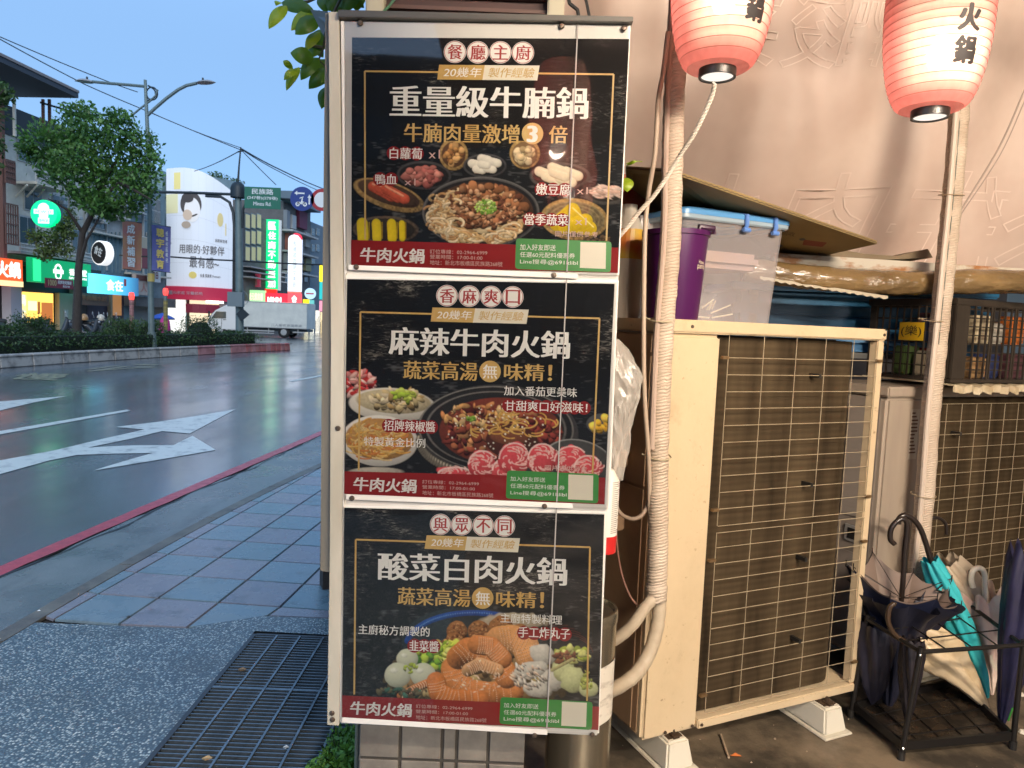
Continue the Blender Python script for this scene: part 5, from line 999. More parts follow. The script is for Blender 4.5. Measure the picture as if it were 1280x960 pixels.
p.text('white','加入番茄更美味',630,482,721,494,serif=.01); p.pill(636,507,730,9,8.4); p.text('white','甘甜爽口好滋味！',631,500.5,734,513,serif=.01)
p.pill(486,532,539,6,8.6); p.text('white','招牌辣椒醬',480,525,544,538,serif=.012); p.text('white','特製黃金比例',455,545.5,531.5,557,serif=.004); p.text('pink','圖片僅供參考',681,581,734,588)
p.band((430.4,589),(430,617.2),(756.4,597),(755.6,630.5),(441.5,596,521,613.5),((528,599.5,598.5,604.2),(528,606,593.5,610.7),(528,613,616.5,618.4)),
       [(633.8,587.8),(748.5,592.6),(747.7,629.4),(632.2,623)],((638,595.2,681.5,601),(638,604,705.8,609.8),(638,612.6,708,618.8)),[(710.5,593),(741.5,594.3),(741,625.4),(710,624)])
p.done()
# poster 3
p = Poster('bottom poster advertising pickled cabbage pork hot pot with prawns', (428.7,634.6),(755.5,643.2),(748,912.2),(425.3,897.3), [(427.5,632),(757.5,640.5),(748.8,917),(424.6,903)])
g_ = Paint(425, 752, 756, 890, .8, 3)
g_.ell(590,805,88,46,.05,(.02,.03,.035)); g_.curve(592,808,84,42,3.3,5.2,3.6,(.015,.07,.32),60,sh=.3); g_.curve(592,804,80,38,3.5,5.0,1.0,(.1,.25,.6),40)
g_.ell(604,845,122,42,0,(.10,.07,.03),al=.9,warp=.1); g_.bits(604,845,112,34,120,4,10,[(.30,.18,.07),(.20,.12,.05),(.4,.3,.12),(.1,.07,.03)],.6,.6)
g_.ell(640,778,40,12,0,(.5,.42,.3),2,.9,.2)
for x,y,r in ((572,789,13),(598,789,14),(568,802,12),(626,784,15),(612,800,10),(650,790,11)):
    g_.ell(x,y,r,r*.95,0,(.30,.13,.045),.9,1,.08,.7,.25); g_.bits(x,y,r*.8,r*.75,46,1,2.4,[(.45,.22,.09),(.2,.07,.025),(.38,.18,.07)],.8,.6)
g_.bits(560,810,24,10,60,2,5,[(.28,.11,.04),(.5,.3,.1)],.6); g_.bits(566,806,10,4,20,2,4,[(.55,.5,.1)],.5)
g_.bits(538,822,22,14,90,3,8,[(.10,.30,.02),(.20,.45,.03),(.45,.6,.06),(.06,.2,.015)],.55,.7); g_.bits(562,815,16,12,60,2,7,[(.5,.62,.08),(.3,.5,.04),(.65,.68,.2)],.55,.6)
for x,y,r in ((509,824,13.5),(497,844,16.5),(529,844,16)): g_.ell(x,y,r,r*.95,0,(.60,.62,.46),.9,1,.03,.45,.03); g_.ell(x-r*.3,y-r*.35,r*.3,r*.2,0,(.85,.85,.75),2,.7)
g_.bits(512,836,10,5,12,2,4,[(.4,.5,.06)],.5)
OR = [(.68,.24,.06),(.72,.34,.12),(.60,.17,.04)]
def prawn(pts, w, c=(.66,.24,.07), n=60):
    g_.line(pts, w, c, n, sh=.7, tex=.12); P = np.array(pts, float); t = np.linspace(.1, len(pts)-1.1, int(n*.22))
    for q in t:
        i = int(q); a = P[i]+(P[i+1]-P[i])*(q-i); d = P[i+1]-P[i]; d /= np.linalg.norm(d); nn = np.array([-d[1], d[0]]); ww = w[0] if hasattr(w,'__len__') else w
        g_.line([a-nn*ww*.8, a+d*1.5, a+nn*ww*.8], .7, (.78,.50,.30), 10, sh=0); g_.line([a-nn*ww*.6+d*2, a+nn*ww*.6+d*2], .5, (.42,.10,.02), 8, sh=0)
prawn([(500,870),(515,862),(534,854)], (4,5)); prawn([(566,836),(570,852),(586,864),(612,868),(640,864)], 15); prawn([(573,822),(585,812),(602,814),(622,828),(634,846)], 15)
prawn([(545,852),(548,866),(566,874),(600,874)], 12,(.62,.20,.05)); prawn([(624,800),(640,798),(656,806),(662,822)], 17,(.70,.33,.12)); prawn([(596,806),(614,808),(628,824)], 12); prawn([(585,838),(600,830),(622,838)],8,(.75,.42,.2))
g_.bits(600,846,38,20,40,1,2.5,[(.82,.6,.42)],.4,.2)
for x,y,rx,ry,th in ((678,818,17,13,.3),(665,838,20,11,-.2),(690,850,15,14,0),(672,862,18,10,.2),(704,838,14,16,0),(716,850,16,16,0),(736,862,12,10,0),(650,846,9,14,.2)): g_.ell(x,y,rx,ry,th,(.62,.58,.50) if x < 700 else (.58,.60,.30),1.2,1,.12,.5,.1)
g_.bits(660,845,20,16,60,2,6,[(.66,.6,.52),(.5,.42,.34),(.7,.5,.36)],.3,.5,.2,.2,.8); g_.bits(716,818,22,10,50,2,6,[(.45,.52,.06),(.25,.32,.04),(.6,.6,.2)],.6,.6); g_.bits(706,822,14,7,30,2,5,[(.18,.06,.03),(.3,.1,.04)],.5)
for k in range(8): a = 3.4+k*.25; g_.curve(705+k,800+k*3,30,24,a,a+.9,.45,(.10,.03,.02),40,sh=0)
g_.line([(690,838),(716,824)],2,(.5,.45,.2)); g_.bits(735,850,10,14,20,2,4,[(.4,.45,.1)],.6)
g_.bits(500,866,30,5,30,3,6,[(.04,.12,.08),(.12,.1,.05)],.5)
lx, rx_, bb_ = lineX((428.7,634.6),(425.3,897.3)), lineX((755.5,643.2),(748,912.2)), lineY((425.6,869),(749,883))
g_.finish('food_print', p.o, -.0006, lambda X, Y: (X > lx(Y)+.5) & (X < rx_(Y)-.5) & (Y < bb_(X)+3))
p.frame((444.7,674.4),(737.5,684),(442.8,868),(733.8,876)); p.circles([(550.6,655.4),(577,656),(604,656.8),(630.6,657.6)],13.3,'與眾不同')
p.ribbon((533.4,669),(650,672.8),(647.5,690.4),(530.6,686),(583.8,670.7),(581.2,688))
p.text('white','酸菜白肉火鍋',472,690,708.5,724.5,serif=.030); p.text('gold','蔬菜高湯',497,733.5,588,755.5,serif=.02); p.text('gold','味精',620,738.5,670,758.5,serif=.02); p.text('gold','！',675,740,680,760,bold=.02)
p.disc('gold',603.4,747.5,13.5); p.text('white','無',594.5,739,612.5,756,serif=.01)
p.text('white','主廚特製料理',625.6,766,702.5,778,serif=.004); p.pill(655,791,706,5,8.6); p.text('white','手工炸丸子',648,783,712.5,796.5,serif=.015)
p.text('white','主廚秘方調製的',448,780,537,792.5,serif=.01); p.pill(518,807,542,3,8.8); p.text('white','韭菜醬',511.6,800,548.5,813.5,serif=.015)
p.band((425.6,869),(425.2,897.5),(749,883.2),(747.9,912.4),(437.5,876,515,893),((520,880,590.5,884.6),(520,886.6,585,891.2),(520,893.6,608,898.8)),
       [(625.6,871),(740.8,877.2),(739.8,912.4),(624,904.6)],((629.7,878,673,884),(629.7,886.8,695.5,892.6),(629.7,895,698.5,901.4)),[(702.5,876.5),(733.5,878.2),(732.5,908.5),(701.5,906.8)])
p.done()
# covers, clamp strips, screws
for pts in ([(431,26.5),(788,30),(773.5,346),(432,338)], [(432,347),(773,352),(761,636.5),(429.5,625)], [(429,633),(757,640),(748,918),(425.5,903.5)]):
    mb = MB(); mb.add([bp(x,y,.0035) for x,y in pts], [(3,2,1,0)]); mb.build('cover_sheet', M_acr, board)
for a, b_ in (((436,334.5),(722,345.5)),((433,620.5),(716,632)),((428,898.5),(684,914))):
    slab('clamp_strip', [(a[0],a[1]-3.2),(b_[0],b_[1]-3.4),(b_[0],b_[1]+3.2),(a[0],a[1]+3.2)], .0036, .0055, M_bwhite, board, .0008)
mb = MB(); mb.prism([bp(721.5,27,.0036),bp(723,27,.0036),bp(684,914,.0036),bp(682.5,914,.0036)], V(0,-.0008,0)); mb.build('cover_seam', mat('seam_clear',(.30,.28,.26),.3), board)
M_screw = mat('screw_rusty', (0.12,0.09,0.07), .4, metal=.7)
for x,y,d in ((451,30,.006),(702,33.5,.006),(779.5,36.5,.006),(446,334,.0062),(692,344.3,.0062),(440.6,622,.0062),(680.5,632,.0062),(423,535,.006),(415.8,890,.006),(416.2,898,.006),(668,917.5,.006),(740,917.5,.0035)):
    mb = MB(); mb.lathe([(0,0),(.0062,0),(.0062,.0015),(.0045,.0035),(0,.004)], bp(x,y,d-.001), 12, ax=(0,-1,0)); sc_ = mb.build('screw', M_screw, board, smooth=True)
# things around the pillar
M_pcr2 = mat('vent_cream', (0.36,0.33,0.24), .5); vb = thing('vent_box', 'cream framed vent with dark maroon inside above the menu board', 'vent box', at(580,5,1.64))
za_ = at(580,24,1.64).z; mb = MB(); mb.box(-.355,.082,1.655,1.674,za_-.05,za_+.5); mb.build('back', mat('vent_maroon',(.05,.02,.018),.6,col2=(.02,.015,.012),scale=6), vb)
for x0,x1 in ((-.355,-.315),(.045,.082),): mb = MB(); mb.box(x0,x1,1.62,1.654,za_-.05,za_+.5); mb.build('frame', M_pcr2, vb, bevel=.003)
for k in range(4): mb = MB(); mb.box(-.314,.044,1.64,1.654,za_-.012+k*.03,za_-.004+k*.03); mb.build('louvre', mat('louvre_brown',(.08,.04,.03),.5), vb)
cable('black cable hanging beside the pillar top on its right', [(706,-20,1.9),(712,4,1.9),(722,12,1.9),(724,24,1.9)], .005, 'loose cables round the pillar'); cable('black cable curving down to the board top right corner', [(725,-20,1.85),(733,2,1.85),(737,22,1.85)], .004, 'loose cables round the pillar')
mb = MB(); mb.tube([at(500,-10,1.63), at(486,8,1.63), at(478,16,1.615), at(474,19,1.612)], .003, 6); tag(mb.build('cable', mat('cable_green',(.04,.12,.06),.5)), 'thin green cable in front of the cream vent frame', 'cable')
mb = MB(); P = [at(457.5,-30,1.72), at(448,930,1.72)]; P[0] = V(-.372,1.72,2.9); P[1] = V(-.372,1.72,0); mb.tube([V(-.356,1.72,0),V(-.356,1.72,3.0)], .0065, 10); tag(mb.build('conduit_pipe', mat('conduit_green_grey',(.09,.115,.10),.5,col2=(.14,.13,.10),scale=20)), 'thin grey green pipe running up the left pillar edge', 'pipe')
# weeds at the pillar foot
wc = gp(424,955); wl = cloud([(-.52,2.16,.05,.045,.05,.05),(-.47,2.12,.06,.05,.05,.07),(-.50,2.22,.06,.06,.05,.06),(-.43,2.10,.05,.05,.05,.06),(-.56,2.1,.035,.04,.04,.04),(-.45,2.2,.09,.04,.05,.05)], 2300, 51, .2)
t = thing('weed_clump', 'bright green weeds growing by the grate under the menu board corner', 'weeds', (-.49,2.15,.014)); leaves('foliage', wl, .02, leafmat('weed_leaf',(.09,.22,.03),(.16,.32,.05)), t, kind='stuff', seed=12)
mb = MB()
for k in range(16): mb.tube([(-.49+random.uniform(-.03,.03),2.15+random.uniform(-.03,.03),.014),(-.49+random.uniform(-.09,.06),2.15+random.uniform(-.07,.07),random.uniform(.05,.12))], .0015, 4)
mb.build('stems', leafmat('weed_stem',(.06,.14,.03),(.08,.18,.03)), t)
# leafy branch over the left side of the board
M_bl = mat('broad_leaf', (0.035,0.11,0.008), .35, col2=(0.09,0.19,0.012), scale=4, amt=1, bump=.0005, bscale=60); N, L, b = nodes(M_bl)
out = N['Material Output']; tr = N.new('ShaderNodeBsdfTranslucent'); tr.inputs[0].default_value = (.10,.24,.01,1); ms = N.new('ShaderNodeMixShader'); ms.inputs[0].default_value = .3; L.new(b.outputs[0], ms.inputs[1]); L.new(tr.outputs[0], ms.inputs[2]); L.new(ms.outputs[0], out.inputs[0])
M_bl2 = M_bl.copy(); M_bl2.name = 'broad_leaf_young'; M_bl2.node_tree.nodes['Mix'].inputs[6].default_value = (.20,.32,.012,1); M_bl2.node_tree.nodes['Mix'].inputs[7].default_value = (.30,.40,.02,1)
br = thing('leafy_branch', 'branch of broad glossy green leaves poking out left of the menu board top', 'branch', at(410,40,1.95))
def leaf(x0,y0,x1,y1,w,Y,young=False,fold=.25):
    a, b_ = at(x0,y0,Y), at(x1,y1,Y-.02); u = b_-a; l = u.length; u.normalize(); s = u.cross(V(0,1,0)).normalized(); W_ = w*Y/CF
    mb = MB(); rows_ = []
    for t_ in np.linspace(0,1,11):
        wd = W_*math.sin(math.pi*min(1,max(0,t_**.8)))**.75 if 0 < t_ < 1 else .0006; cc = a+u*l*t_+V(0,-.012*math.sin(math.pi*t_),0)
        rows_.append([cc+s*wd*k+V(0,fold*abs(k)*wd*1.2,0) for k in (-1,-.55,0,.55,1)])
    mb.grid(rows_); lf = mb.build('leaf', M_bl2 if young else M_bl, br, smooth='all')
for args in ((358,7,336,36,8,1.93,True),(352,3,393,14,9,1.95),(392,14,364,38,9,1.94,True),(398,22,369,43,11,1.93),(400,40,382,63,7,1.97,True),(406,36,390,72,12,2.0),(392,74,363,66,10,1.93),(398,72,376,100,9,1.95),(372,87,355,100,5,1.9,True),(374,84,358,113,6,1.92,True),
             (366,86,354,76,4,1.92,True),(407,74,392,98,9,1.98),(412,86,386,111,10,1.96),(410,108,402,136,8,2.0),(352,3,345,7,4,1.93,True),(425,-12,411,14,10,2.0),(438,-14,432,15,14,2.0),(448,-10,446,14,10,2.02,True),(380,-14,372,4,8,2.0),(428,-16,455,10,9,2.03),(404,-8,408,16,9,2.02),(392,52,404,72,7,2.05),(418,0,424,20,9,2.05)): leaf(*args)
mb = MB()
for pts in ([(440,-30),(410,30),(404,60),(398,76),(374,86)],[(410,-10),(385,2),(354,4)],[(398,14),(404,30)],[(398,76),(412,90)],[(404,60),(385,56)]): mb.tube([at(x,y,1.97) for x,y in pts], [.005,.004,.003,.0025,.0015][:len(pts)], 6)
mb.build('twig', mat('twig_brown',(.05,.05,.02),.6), br)

# =================================================================== RIGHT HAND SIDE: AWNING, TARP, LAMPS
M_tarp = mat('tarp_pink_white', (0.62,0.50,0.435), .5, col2=(0.50,0.375,0.32), scale=1.7, amt=1, bump=.006, bscale=5, detail=4)
def tarp_pt(u, v):       # u along X, v upward
    X = -0.02 + 5.2*u; Y = 3.56 - 0.20*u - v*0.42; z = 1.74 + v*1.36
    w = 0.022*math.sin(X*5.2+v*2.1) + .014*math.sin(X*11-v*7) + .03*math.sin(v*5+X*1.7) + .010*math.sin(X*23+v*4)*(.4+v)
    return V(X, Y+w, z - .05*math.sin(X*1.6)**2*(1-v))
mb = MB(); mb.grid([[tarp_pt(u, v) for v in np.linspace(0,1,40)] for u in np.linspace(0,1,110)])
tarp = mb.build('tarp_wall', M_tarp, smooth='all'); tag(tarp, 'big pinkish white tarpaulin hanging behind the two paper lanterns', 'tarpaulin')
# raised ghost lettering of the reversed banner print
M_ghost = mat('tarp_ghost_print', (0.70,0.59,0.52), .5, col2=(0.66,0.53,0.47), scale=5, amt=1)
def ghost(s, u0, u1, v0, v1, lean=0.0):
    vs, fs = glyphs(s, outline=.006); mb = MB()
    mb.add([tarp_pt(u1-(u1-u0)*float(q[0])+lean*float(q[1]), v0+(v1-v0)*float(q[1])) - V(0, .004+float(q[2])*.0, 0) for q in vs], fs); mb.build('ghost_lettering', M_ghost, tarp)
ghost('牛肉火鍋', .03, .42, .04, .36, .02); ghost('酸菜', .13, .30, .66, .92, .01); ghost('白肉', .42, .62, .02, .36)
# unseen awning added over the stall to block the sky
M_awn = mat('added_awning_canvas', (0.26,0.19,0.165), .8)
mb = MB(); mb.grid([[V(x, y, 3.07+.03*math.sin(x*2)+.02*math.sin(y*4)) for y in np.linspace(3.12,-3.4,28)] for x in np.linspace(-.5,5.2,22)]); tag(mb.build('awning', M_awn, smooth='all'), 'unseen canvas awning added over the stall to block sky light', 'awning')
# lanterns
def M_lantern():
    m = bpy.data.materials.new('lantern_paper'); m.use_nodes = True; N, L = m.node_tree.nodes, m.node_tree.links; N.clear()
    o = N.new('ShaderNodeOutputMaterial'); a = N.new('ShaderNodeAttribute'); a.attribute_name = 'paint'
    d = N.new('ShaderNodeBsdfDiffuse'); t = N.new('ShaderNodeBsdfTranslucent'); tp = N.new('ShaderNodeBsdfTransparent'); mx = N.new('ShaderNodeMixShader'); m2 = N.new('ShaderNodeMixShader')
    n = N.new('ShaderNodeTexNoise'); n.inputs['Scale'].default_value = 60; tc = N.new('ShaderNodeTexCoord'); mp = N.new('ShaderNodeMapping'); mp.inputs['Scale'].default_value = (1,1,.3); L.new(tc.outputs['Object'], mp.inputs[0]); L.new(mp.outputs[0], n.inputs['Vector'])
    mm = N.new('ShaderNodeMix'); mm.data_type = 'RGBA'; mm.blend_type = 'MULTIPLY'; mm.inputs[0].default_value = .25; L.new(a.outputs[0], mm.inputs[6]); L.new(n.outputs[0], mm.inputs[7])
    L.new(mm.outputs[2], d.inputs[0]); L.new(mm.outputs[2], t.inputs[0]); mx.inputs[0].default_value = .62; L.new(d.outputs[0], mx.inputs[1]); L.new(t.outputs[0], mx.inputs[2])
    m2.inputs[0].default_value = .10; L.new(mx.outputs[0], m2.inputs[1]); L.new(tp.outputs[0], m2.inputs[2]); L.new(m2.outputs[0], o.inputs[0]); return m
M_lp = M_lantern(); M_ring = mat('lantern_ring_black', (.02,.018,.016), .35); M_wire = mat('lantern_rib', (.30,.08,.06), .6); M_ink = mat('lantern_ink', (.02,.015,.015), .6)
M_bulb = glow('bulb_white', (1,.93,.8), 14)
LR, LH = .129, .50
def lprof(t): return .045 + (LR-.045)*(max(0,math.sin(math.pi*t)))**.30     # t 0..1 bottom to top
def lantern(loc, az, label, txt='牛肉火鍋', power=3.0, group='paper lanterns hung along the awning', bulb=(0,-.02,.16), zc_=.075, tx=.57):
    azc = math.atan2(-loc[1], -loc[0]); t = thing('paper_lantern', label, 'lantern', loc, group=group); x, y, z = loc; C0 = V(x, y, z)
    n, k = 56, 120; mb = MB(); cols_ = []; P = []
    for i in range(k+1):
        s = i/k; ribs = 24; r = lprof(.015+.97*s) - .0022*abs(math.sin(math.pi*ribs*s+math.pi/2))**4
        for j in range(n):
            th = 2*math.pi*j/n; P.append(C0+V(r*math.cos(th), r*math.sin(th), s*LH))
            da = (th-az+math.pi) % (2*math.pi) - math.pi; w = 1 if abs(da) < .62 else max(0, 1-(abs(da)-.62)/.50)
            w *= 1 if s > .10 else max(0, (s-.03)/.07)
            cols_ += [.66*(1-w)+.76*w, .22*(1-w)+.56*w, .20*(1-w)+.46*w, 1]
    F = [(i*n+j, i*n+(j+1) % n, (i+1)*n+(j+1) % n, (i+1)*n+j) for i in range(k) for j in range(n)]
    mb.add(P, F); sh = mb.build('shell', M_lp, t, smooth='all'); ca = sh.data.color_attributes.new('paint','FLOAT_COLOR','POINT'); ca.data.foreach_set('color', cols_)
    mb = MB()
    for q in range(1, 24):
        s = q/24; r = lprof(.015+.97*s)+.0002; mb.tube([C0+V(r*math.cos(a), r*math.sin(a), s*LH) for a in np.linspace(0,2*math.pi,49)], .0007, 4, False)
    mb.build('wire_ribs', M_wire, t)
    for zz, nm in ((-.022,'bottom_ring'),(LH-.002,'top_ring')):
        mb = MB(); mb.lathe([(.040,0),(.046,0),(.0465,.020),(.0405,.020),(.040,0)], C0+V(0,0,zz), 32); mb.build(nm, M_ring, t, smooth=True)
    mb = MB(); mb.lathe([(0,-.018),(.0395,-.018)], C0, 28); mb.build('base_lens', glow('lantern_base_glow',(1,.92,.82),.8), t)
    mb = MB(); b0 = C0+V(*bulb); mb.lathe([(0,-.034),(.02,-.028),(.030,-.008),(.030,.010),(.018,.032),(.013,.05)], b0, 18); mb.build('bulb', M_bulb, t, smooth='all')
    mb = MB(); mb.lathe([(.015,0),(.015,.05),(0,.055)], b0+V(0,0,.05), 12); mb.tube([b0+V(0,0,.1), C0+V(0,0,LH+.02)], .003, 6); mb.build('lamp_holder', M_ring, t)
    # characters curved round the paper
    mb = MB(); vsz = .075; zc0 = zc_
    for ci, ch in enumerate(txt):
        vs, fs = glyphs(ch, serif=.03, bold=.03); z0 = zc0+(3-ci)*vsz
        mb.add([C0 + (lambda a, r, zz: V(r*math.cos(a), r*math.sin(a), zz))(azc+tx+(float(q[0])-.5)*.47, lprof(.015+.97*(z0+float(q[1])*vsz*.86)/LH)+.0016, z0+float(q[1])*vsz*.86) for q in vs], fs)
    mb.build('lettering', M_ink, t)
    mb = MB(); top = 3.06-z; mb.tube([C0+V(-.045,0,LH+.01), C0+V(0,0,LH+.07), C0+V(.045,0,LH+.01)], .0015, 5); mb.tube([C0+V(0,0,LH+.07), C0+V(0,0,top)], .002, 5); mb.build('hanger', M_ring, t)
    li = bpy.data.lights.new('lantern_light','POINT'); li.energy = power; li.color = (1,.80,.60); li.shadow_soft_size = .03
    lo = bpy.data.objects.new('lantern_light', li); COL.objects.link(lo); lo.parent = t; lo.location = V(*bulb)+V(0,-.045,-.01); return t
TXO = 0.0
c1 = at(897,86,1.85); c2 = at(1163,137,1.94)
def azim(c, off): return math.atan2(-c.y, -c.x) + off
TXO = .55
lantern((c1.x,c1.y,c1.z), azim(c1,.28), 'left lit paper lantern, its rope running down to the left', '牛肉火鍋', .5, zc_=.075, tx=.72)
lantern((c2.x,c2.y,c2.z), azim(c2,.22), 'right lit paper lantern showing most of its black characters', '牛肉火鍋', .5, bulb=(.0,-.02,.13), zc_=.078)
for k,(x,y,z,lab) in enumerate(((.16,.12,2.05,'lit paper lantern hanging above the viewpoint, mirrored in the top poster'),(1.15,.2,2.1,'lit paper lantern hanging over the stall right of the viewpoint'),(.3,-1.1,2.1,'lit paper lantern hanging behind the viewpoint'),(1.3,-1.2,2.1,'lit paper lantern at the back right behind the viewpoint'))):
    lantern((x,y,z), 1.2 if k == 0 else -1.2, lab, '牛肉火鍋', 11.0 if k == 0 else .9)
# unseen tube lamps added as warm fill for the stall
def fill_lamp_fixture(x, y, z, rz, e, label, sx=1.0, tilt=0.0, col=(1,.84,.66)):
    t = thing('fill_tube_lamp', label, 'lamp', (x,y,z), group='unseen fill lamps added under the awning')
    mb = MB(); mb.box(x-sx/2,x+sx/2,y-.05,y+.05,z+.012,z+.05); mb.build('housing', M_bwhite, t)
    mb = MB(); mb.tube([(x-sx/2+.02,y,z),(x+sx/2-.02,y,z)], .012, 10); mb.build('tube', glow('fill_tube_glow',col,9), t, smooth=True)
    li = bpy.data.lights.new('fill_tube_light','AREA'); li.shape = 'RECTANGLE'; li.size = sx-.05; li.size_y = .10; li.energy = e; li.color = col
    lo = bpy.data.objects.new('fill_tube_light', li); COL.objects.link(lo); lo.parent = t; lo.location = (0,0,-.02); lo.rotation_euler = (tilt,0,0); t.rotation_euler = (0,0,0); return t
fill_lamp_fixture(1.5,-.1,2.6,0,78,'unseen fill lamp added under the awning just behind the viewpoint',1.2,R(62))
fill_lamp_fixture(1.35,-1.8,2.6,0,92,'unseen fill lamp added at the back of the stall',1.2,R(62))

# =================================================================== OUTDOOR UNITS
AU, AW = V(.906,.41,0).normalized(), V(-.41,.906,0).normalized(); AZ = V(0,0,1)
M_ac = mat('unit_cream_paint', (0.60,0.475,0.31), .40, col2=(0.56,0.43,0.265), scale=2.2, amt=1, bump=.0006, bscale=90, lo=.4, hi=.8)
grime(M_ac, (.34,.24,.14), .56, .72, 9, (1,1,.8), .45); grime(M_ac, (.16,.08,.035), .62, .72, 34, (1,1,1), .8); grime(M_ac, (.44,.34,.21), .46, .70, 2.2, (1,1,.8), .5)
M_acd = mat('unit_side_shade_brown', (0.42,0.27,0.16), .5, col2=(0.30,0.19,0.11), scale=3, amt=1, bump=.0006)  # cream casing side in brown: its shade is put into the colour
M_fin = mat('coil_fins', (0.075,0.052,0.028), .85, spec=.15); N, L, b = nodes(M_fin)
tc = N.new('ShaderNodeTexCoord'); wv = N.new('ShaderNodeTexWave'); wv.wave_type = 'BANDS'; wv.bands_direction = 'Z'; wv.inputs['Scale'].default_value = 13; wv.inputs['Distortion'].default_value = 1.2; L.new(tc.outputs['Object'], wv.inputs['Vector'])
nz = N.new('ShaderNodeTexNoise'); nz.inputs['Scale'].default_value = 5; nz.inputs['Detail'].default_value = 8; mp = N.new('ShaderNodeMapping'); mp.inputs['Scale'].default_value = (2.5,2.5,.35); L.new(tc.outputs['Object'], mp.inputs[0]); L.new(mp.outputs[0], nz.inputs['Vector'])
cr = N.new('ShaderNodeValToRGB'); e = cr.color_ramp.elements; e[0].position = .30; e[0].color = (.022,.015,.008,1); e[1].position = .72; e[1].color = (.085,.060,.033,1); q = e.new(.42); q.color = (.048,.033,.018,1)
mm = N.new('ShaderNodeMix'); mm.data_type = 'RGBA'; mm.blend_type = 'MULTIPLY'; mm.inputs[0].default_value = .2; L.new(nz.outputs[0], cr.inputs[0]); L.new(cr.outputs[0], mm.inputs[6]); L.new(wv.outputs[0], mm.inputs[7]); L.new(mm.outputs[2], b.inputs['Base Color'])
M_gw = mat('guard_wire', (0.40,0.33,0.22), .4, col2=(.24,.17,.10), scale=30); M_blackp = mat('black_plastic', (.015,.014,.013), .45)
def Q(c, u, w, z): return c + AU*u + AW*w + V(0,0,z)
def unit(c, W, D, Z0, Z1, label, gu0, gu1, vs, rows, front, side, extra):
    t = thing('outdoor_unit', label, 'air conditioner', c, group='outdoor air conditioner units')
    ob = lambda mb, u0,u1,w0,w1,z0,z1: mb.obox(Q(c,u0,w0,z0), AU*(u1-u0), AW*(w1-w0), V(0,0,z1-z0))
    mb = MB(); ob(mb,0,gu0,0,D,Z0,Z1-.045); mb.build('front_panel', front, t, bevel=.012, seg=3)
    mb = MB(); ob(mb,-.006,W+.004,-.006,D+.01,Z1-.043,Z1); mb.build('top_cover', front, t, bevel=.006, seg=2)
    mb = MB(); ob(mb,gu0-.0,W,-.004,D,Z0,Z0+.032); mb.build('base_rail', front, t, bevel=.004)
    mb = MB(); ob(mb,W-.036,W,0,.035,Z0+.033,Z1-.044); mb.build('corner_post', front, t, bevel=.004)
    mb = MB(); ob(mb,W-.036,W,D-.035,D,Z0+.033,Z1-.044); mb.build('corner_post', front, t)
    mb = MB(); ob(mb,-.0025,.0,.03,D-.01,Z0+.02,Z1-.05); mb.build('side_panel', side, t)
    mb = MB(); ob(mb,gu0+.002,W-.04,.18,D-.03,Z0+.033,Z1-.045); mb.build('fan_compartment', M_blackp, t)
    mb = MB(); prof = [(gu0+.002,.035)]+[(gu1-.16+.0,.035)]+[(gu1-.16+.10*math.sin(a), .135-.10*math.cos(a)) for a in np.linspace(.15,math.pi/2,8)]+[(gu1-.06,.17)]
    mb.grid([[Q(c,u,w,z) for z in np.linspace(Z0+.04,Z1-.05,3)] for u,w in prof]); mb.build('coil', M_fin, t, smooth=True)
    zt, zb = Z1-.055, Z0+.042; Hh = zt-zb
    first = None
    for u in vs:
        for z0, z1 in extra['v']: mb = MB(); mb.tube([Q(c,u,-.004,z0),Q(c,u,-.004,z1)], .0013, 6); mb.build('guard_wire', M_gw, t)
    for z in rows: mb = MB(); mb.tube([Q(c,vs[0],-.0075,z),Q(c,vs[-1],-.0075,z)], .0013, 6); mb.build('guard_wire', M_gw, t)
    for z in extra['clips']:
        for u in (vs[0]-.012, vs[-1]+.012):
            mb = MB(); ob(mb,u-.016,u+.012,-.012,.002,z-.005,z+.005); mb.build('wire_clip', mat('clip_brass',(.25,.16,.08),.4,metal=.6), t, bevel=.002)
    for u, z in extra['pads']: mb = MB(); ob(mb,u-.006,u+.006,-.009,.034,z-.008,z+.006); mb.build('spacer', M_blackp, t)
    for u, z in extra['screws']: mb = MB(); mb.lathe([(0,0),(.006,0),(.005,.003),(0,.004)], Q(c,u,-.006,z), 10, ax=-AW); mb.build('screw', M_screw, t)
    return t, ob
C1 = V(.465,2.2,0); VS = [.252,.400,.545,.681,.817,.940]
r1 = [1.448,1.372]+[1.372-.0555*k for k in range(1,10)]+[.815]; r2 = [.792]+[.742-.0555*k for k in range(0,10)]+[.172]
t, ob = unit(C1,.978,.35,.115,1.488,'big cream outdoor air conditioner with brown coil behind a wire guard, storage box on top',.226,.978,VS,r1+r2,M_ac,M_acd,
     dict(v=((.815,1.448),(.172,.792)),clips=(1.372,.87,.70,.235),pads=((.66,1.316),(.66,.93),(.66,.66),(.66,.36)),screws=((.10,1.467),(.965,1.467),(.20,.135),(.09,.135),(.24,.131))))
for k,(z0,z1) in enumerate(((1.38,1.435),(.95,1.37),(.14,.94))):
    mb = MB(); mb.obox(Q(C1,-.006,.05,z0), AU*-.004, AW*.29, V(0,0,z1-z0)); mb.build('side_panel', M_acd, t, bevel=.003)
for z in (.995,.78,): mb = MB(); mb.obox(Q(C1,-.011,.14,z), AU*-.055, AW*.12, V(0,0,.055)); mb.build('valve_cover', M_acd, t, bevel=.006)
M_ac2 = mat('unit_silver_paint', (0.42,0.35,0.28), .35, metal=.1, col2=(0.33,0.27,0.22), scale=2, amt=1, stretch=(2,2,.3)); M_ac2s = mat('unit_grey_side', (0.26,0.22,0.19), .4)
C2 = V(1.517,2.85,0)
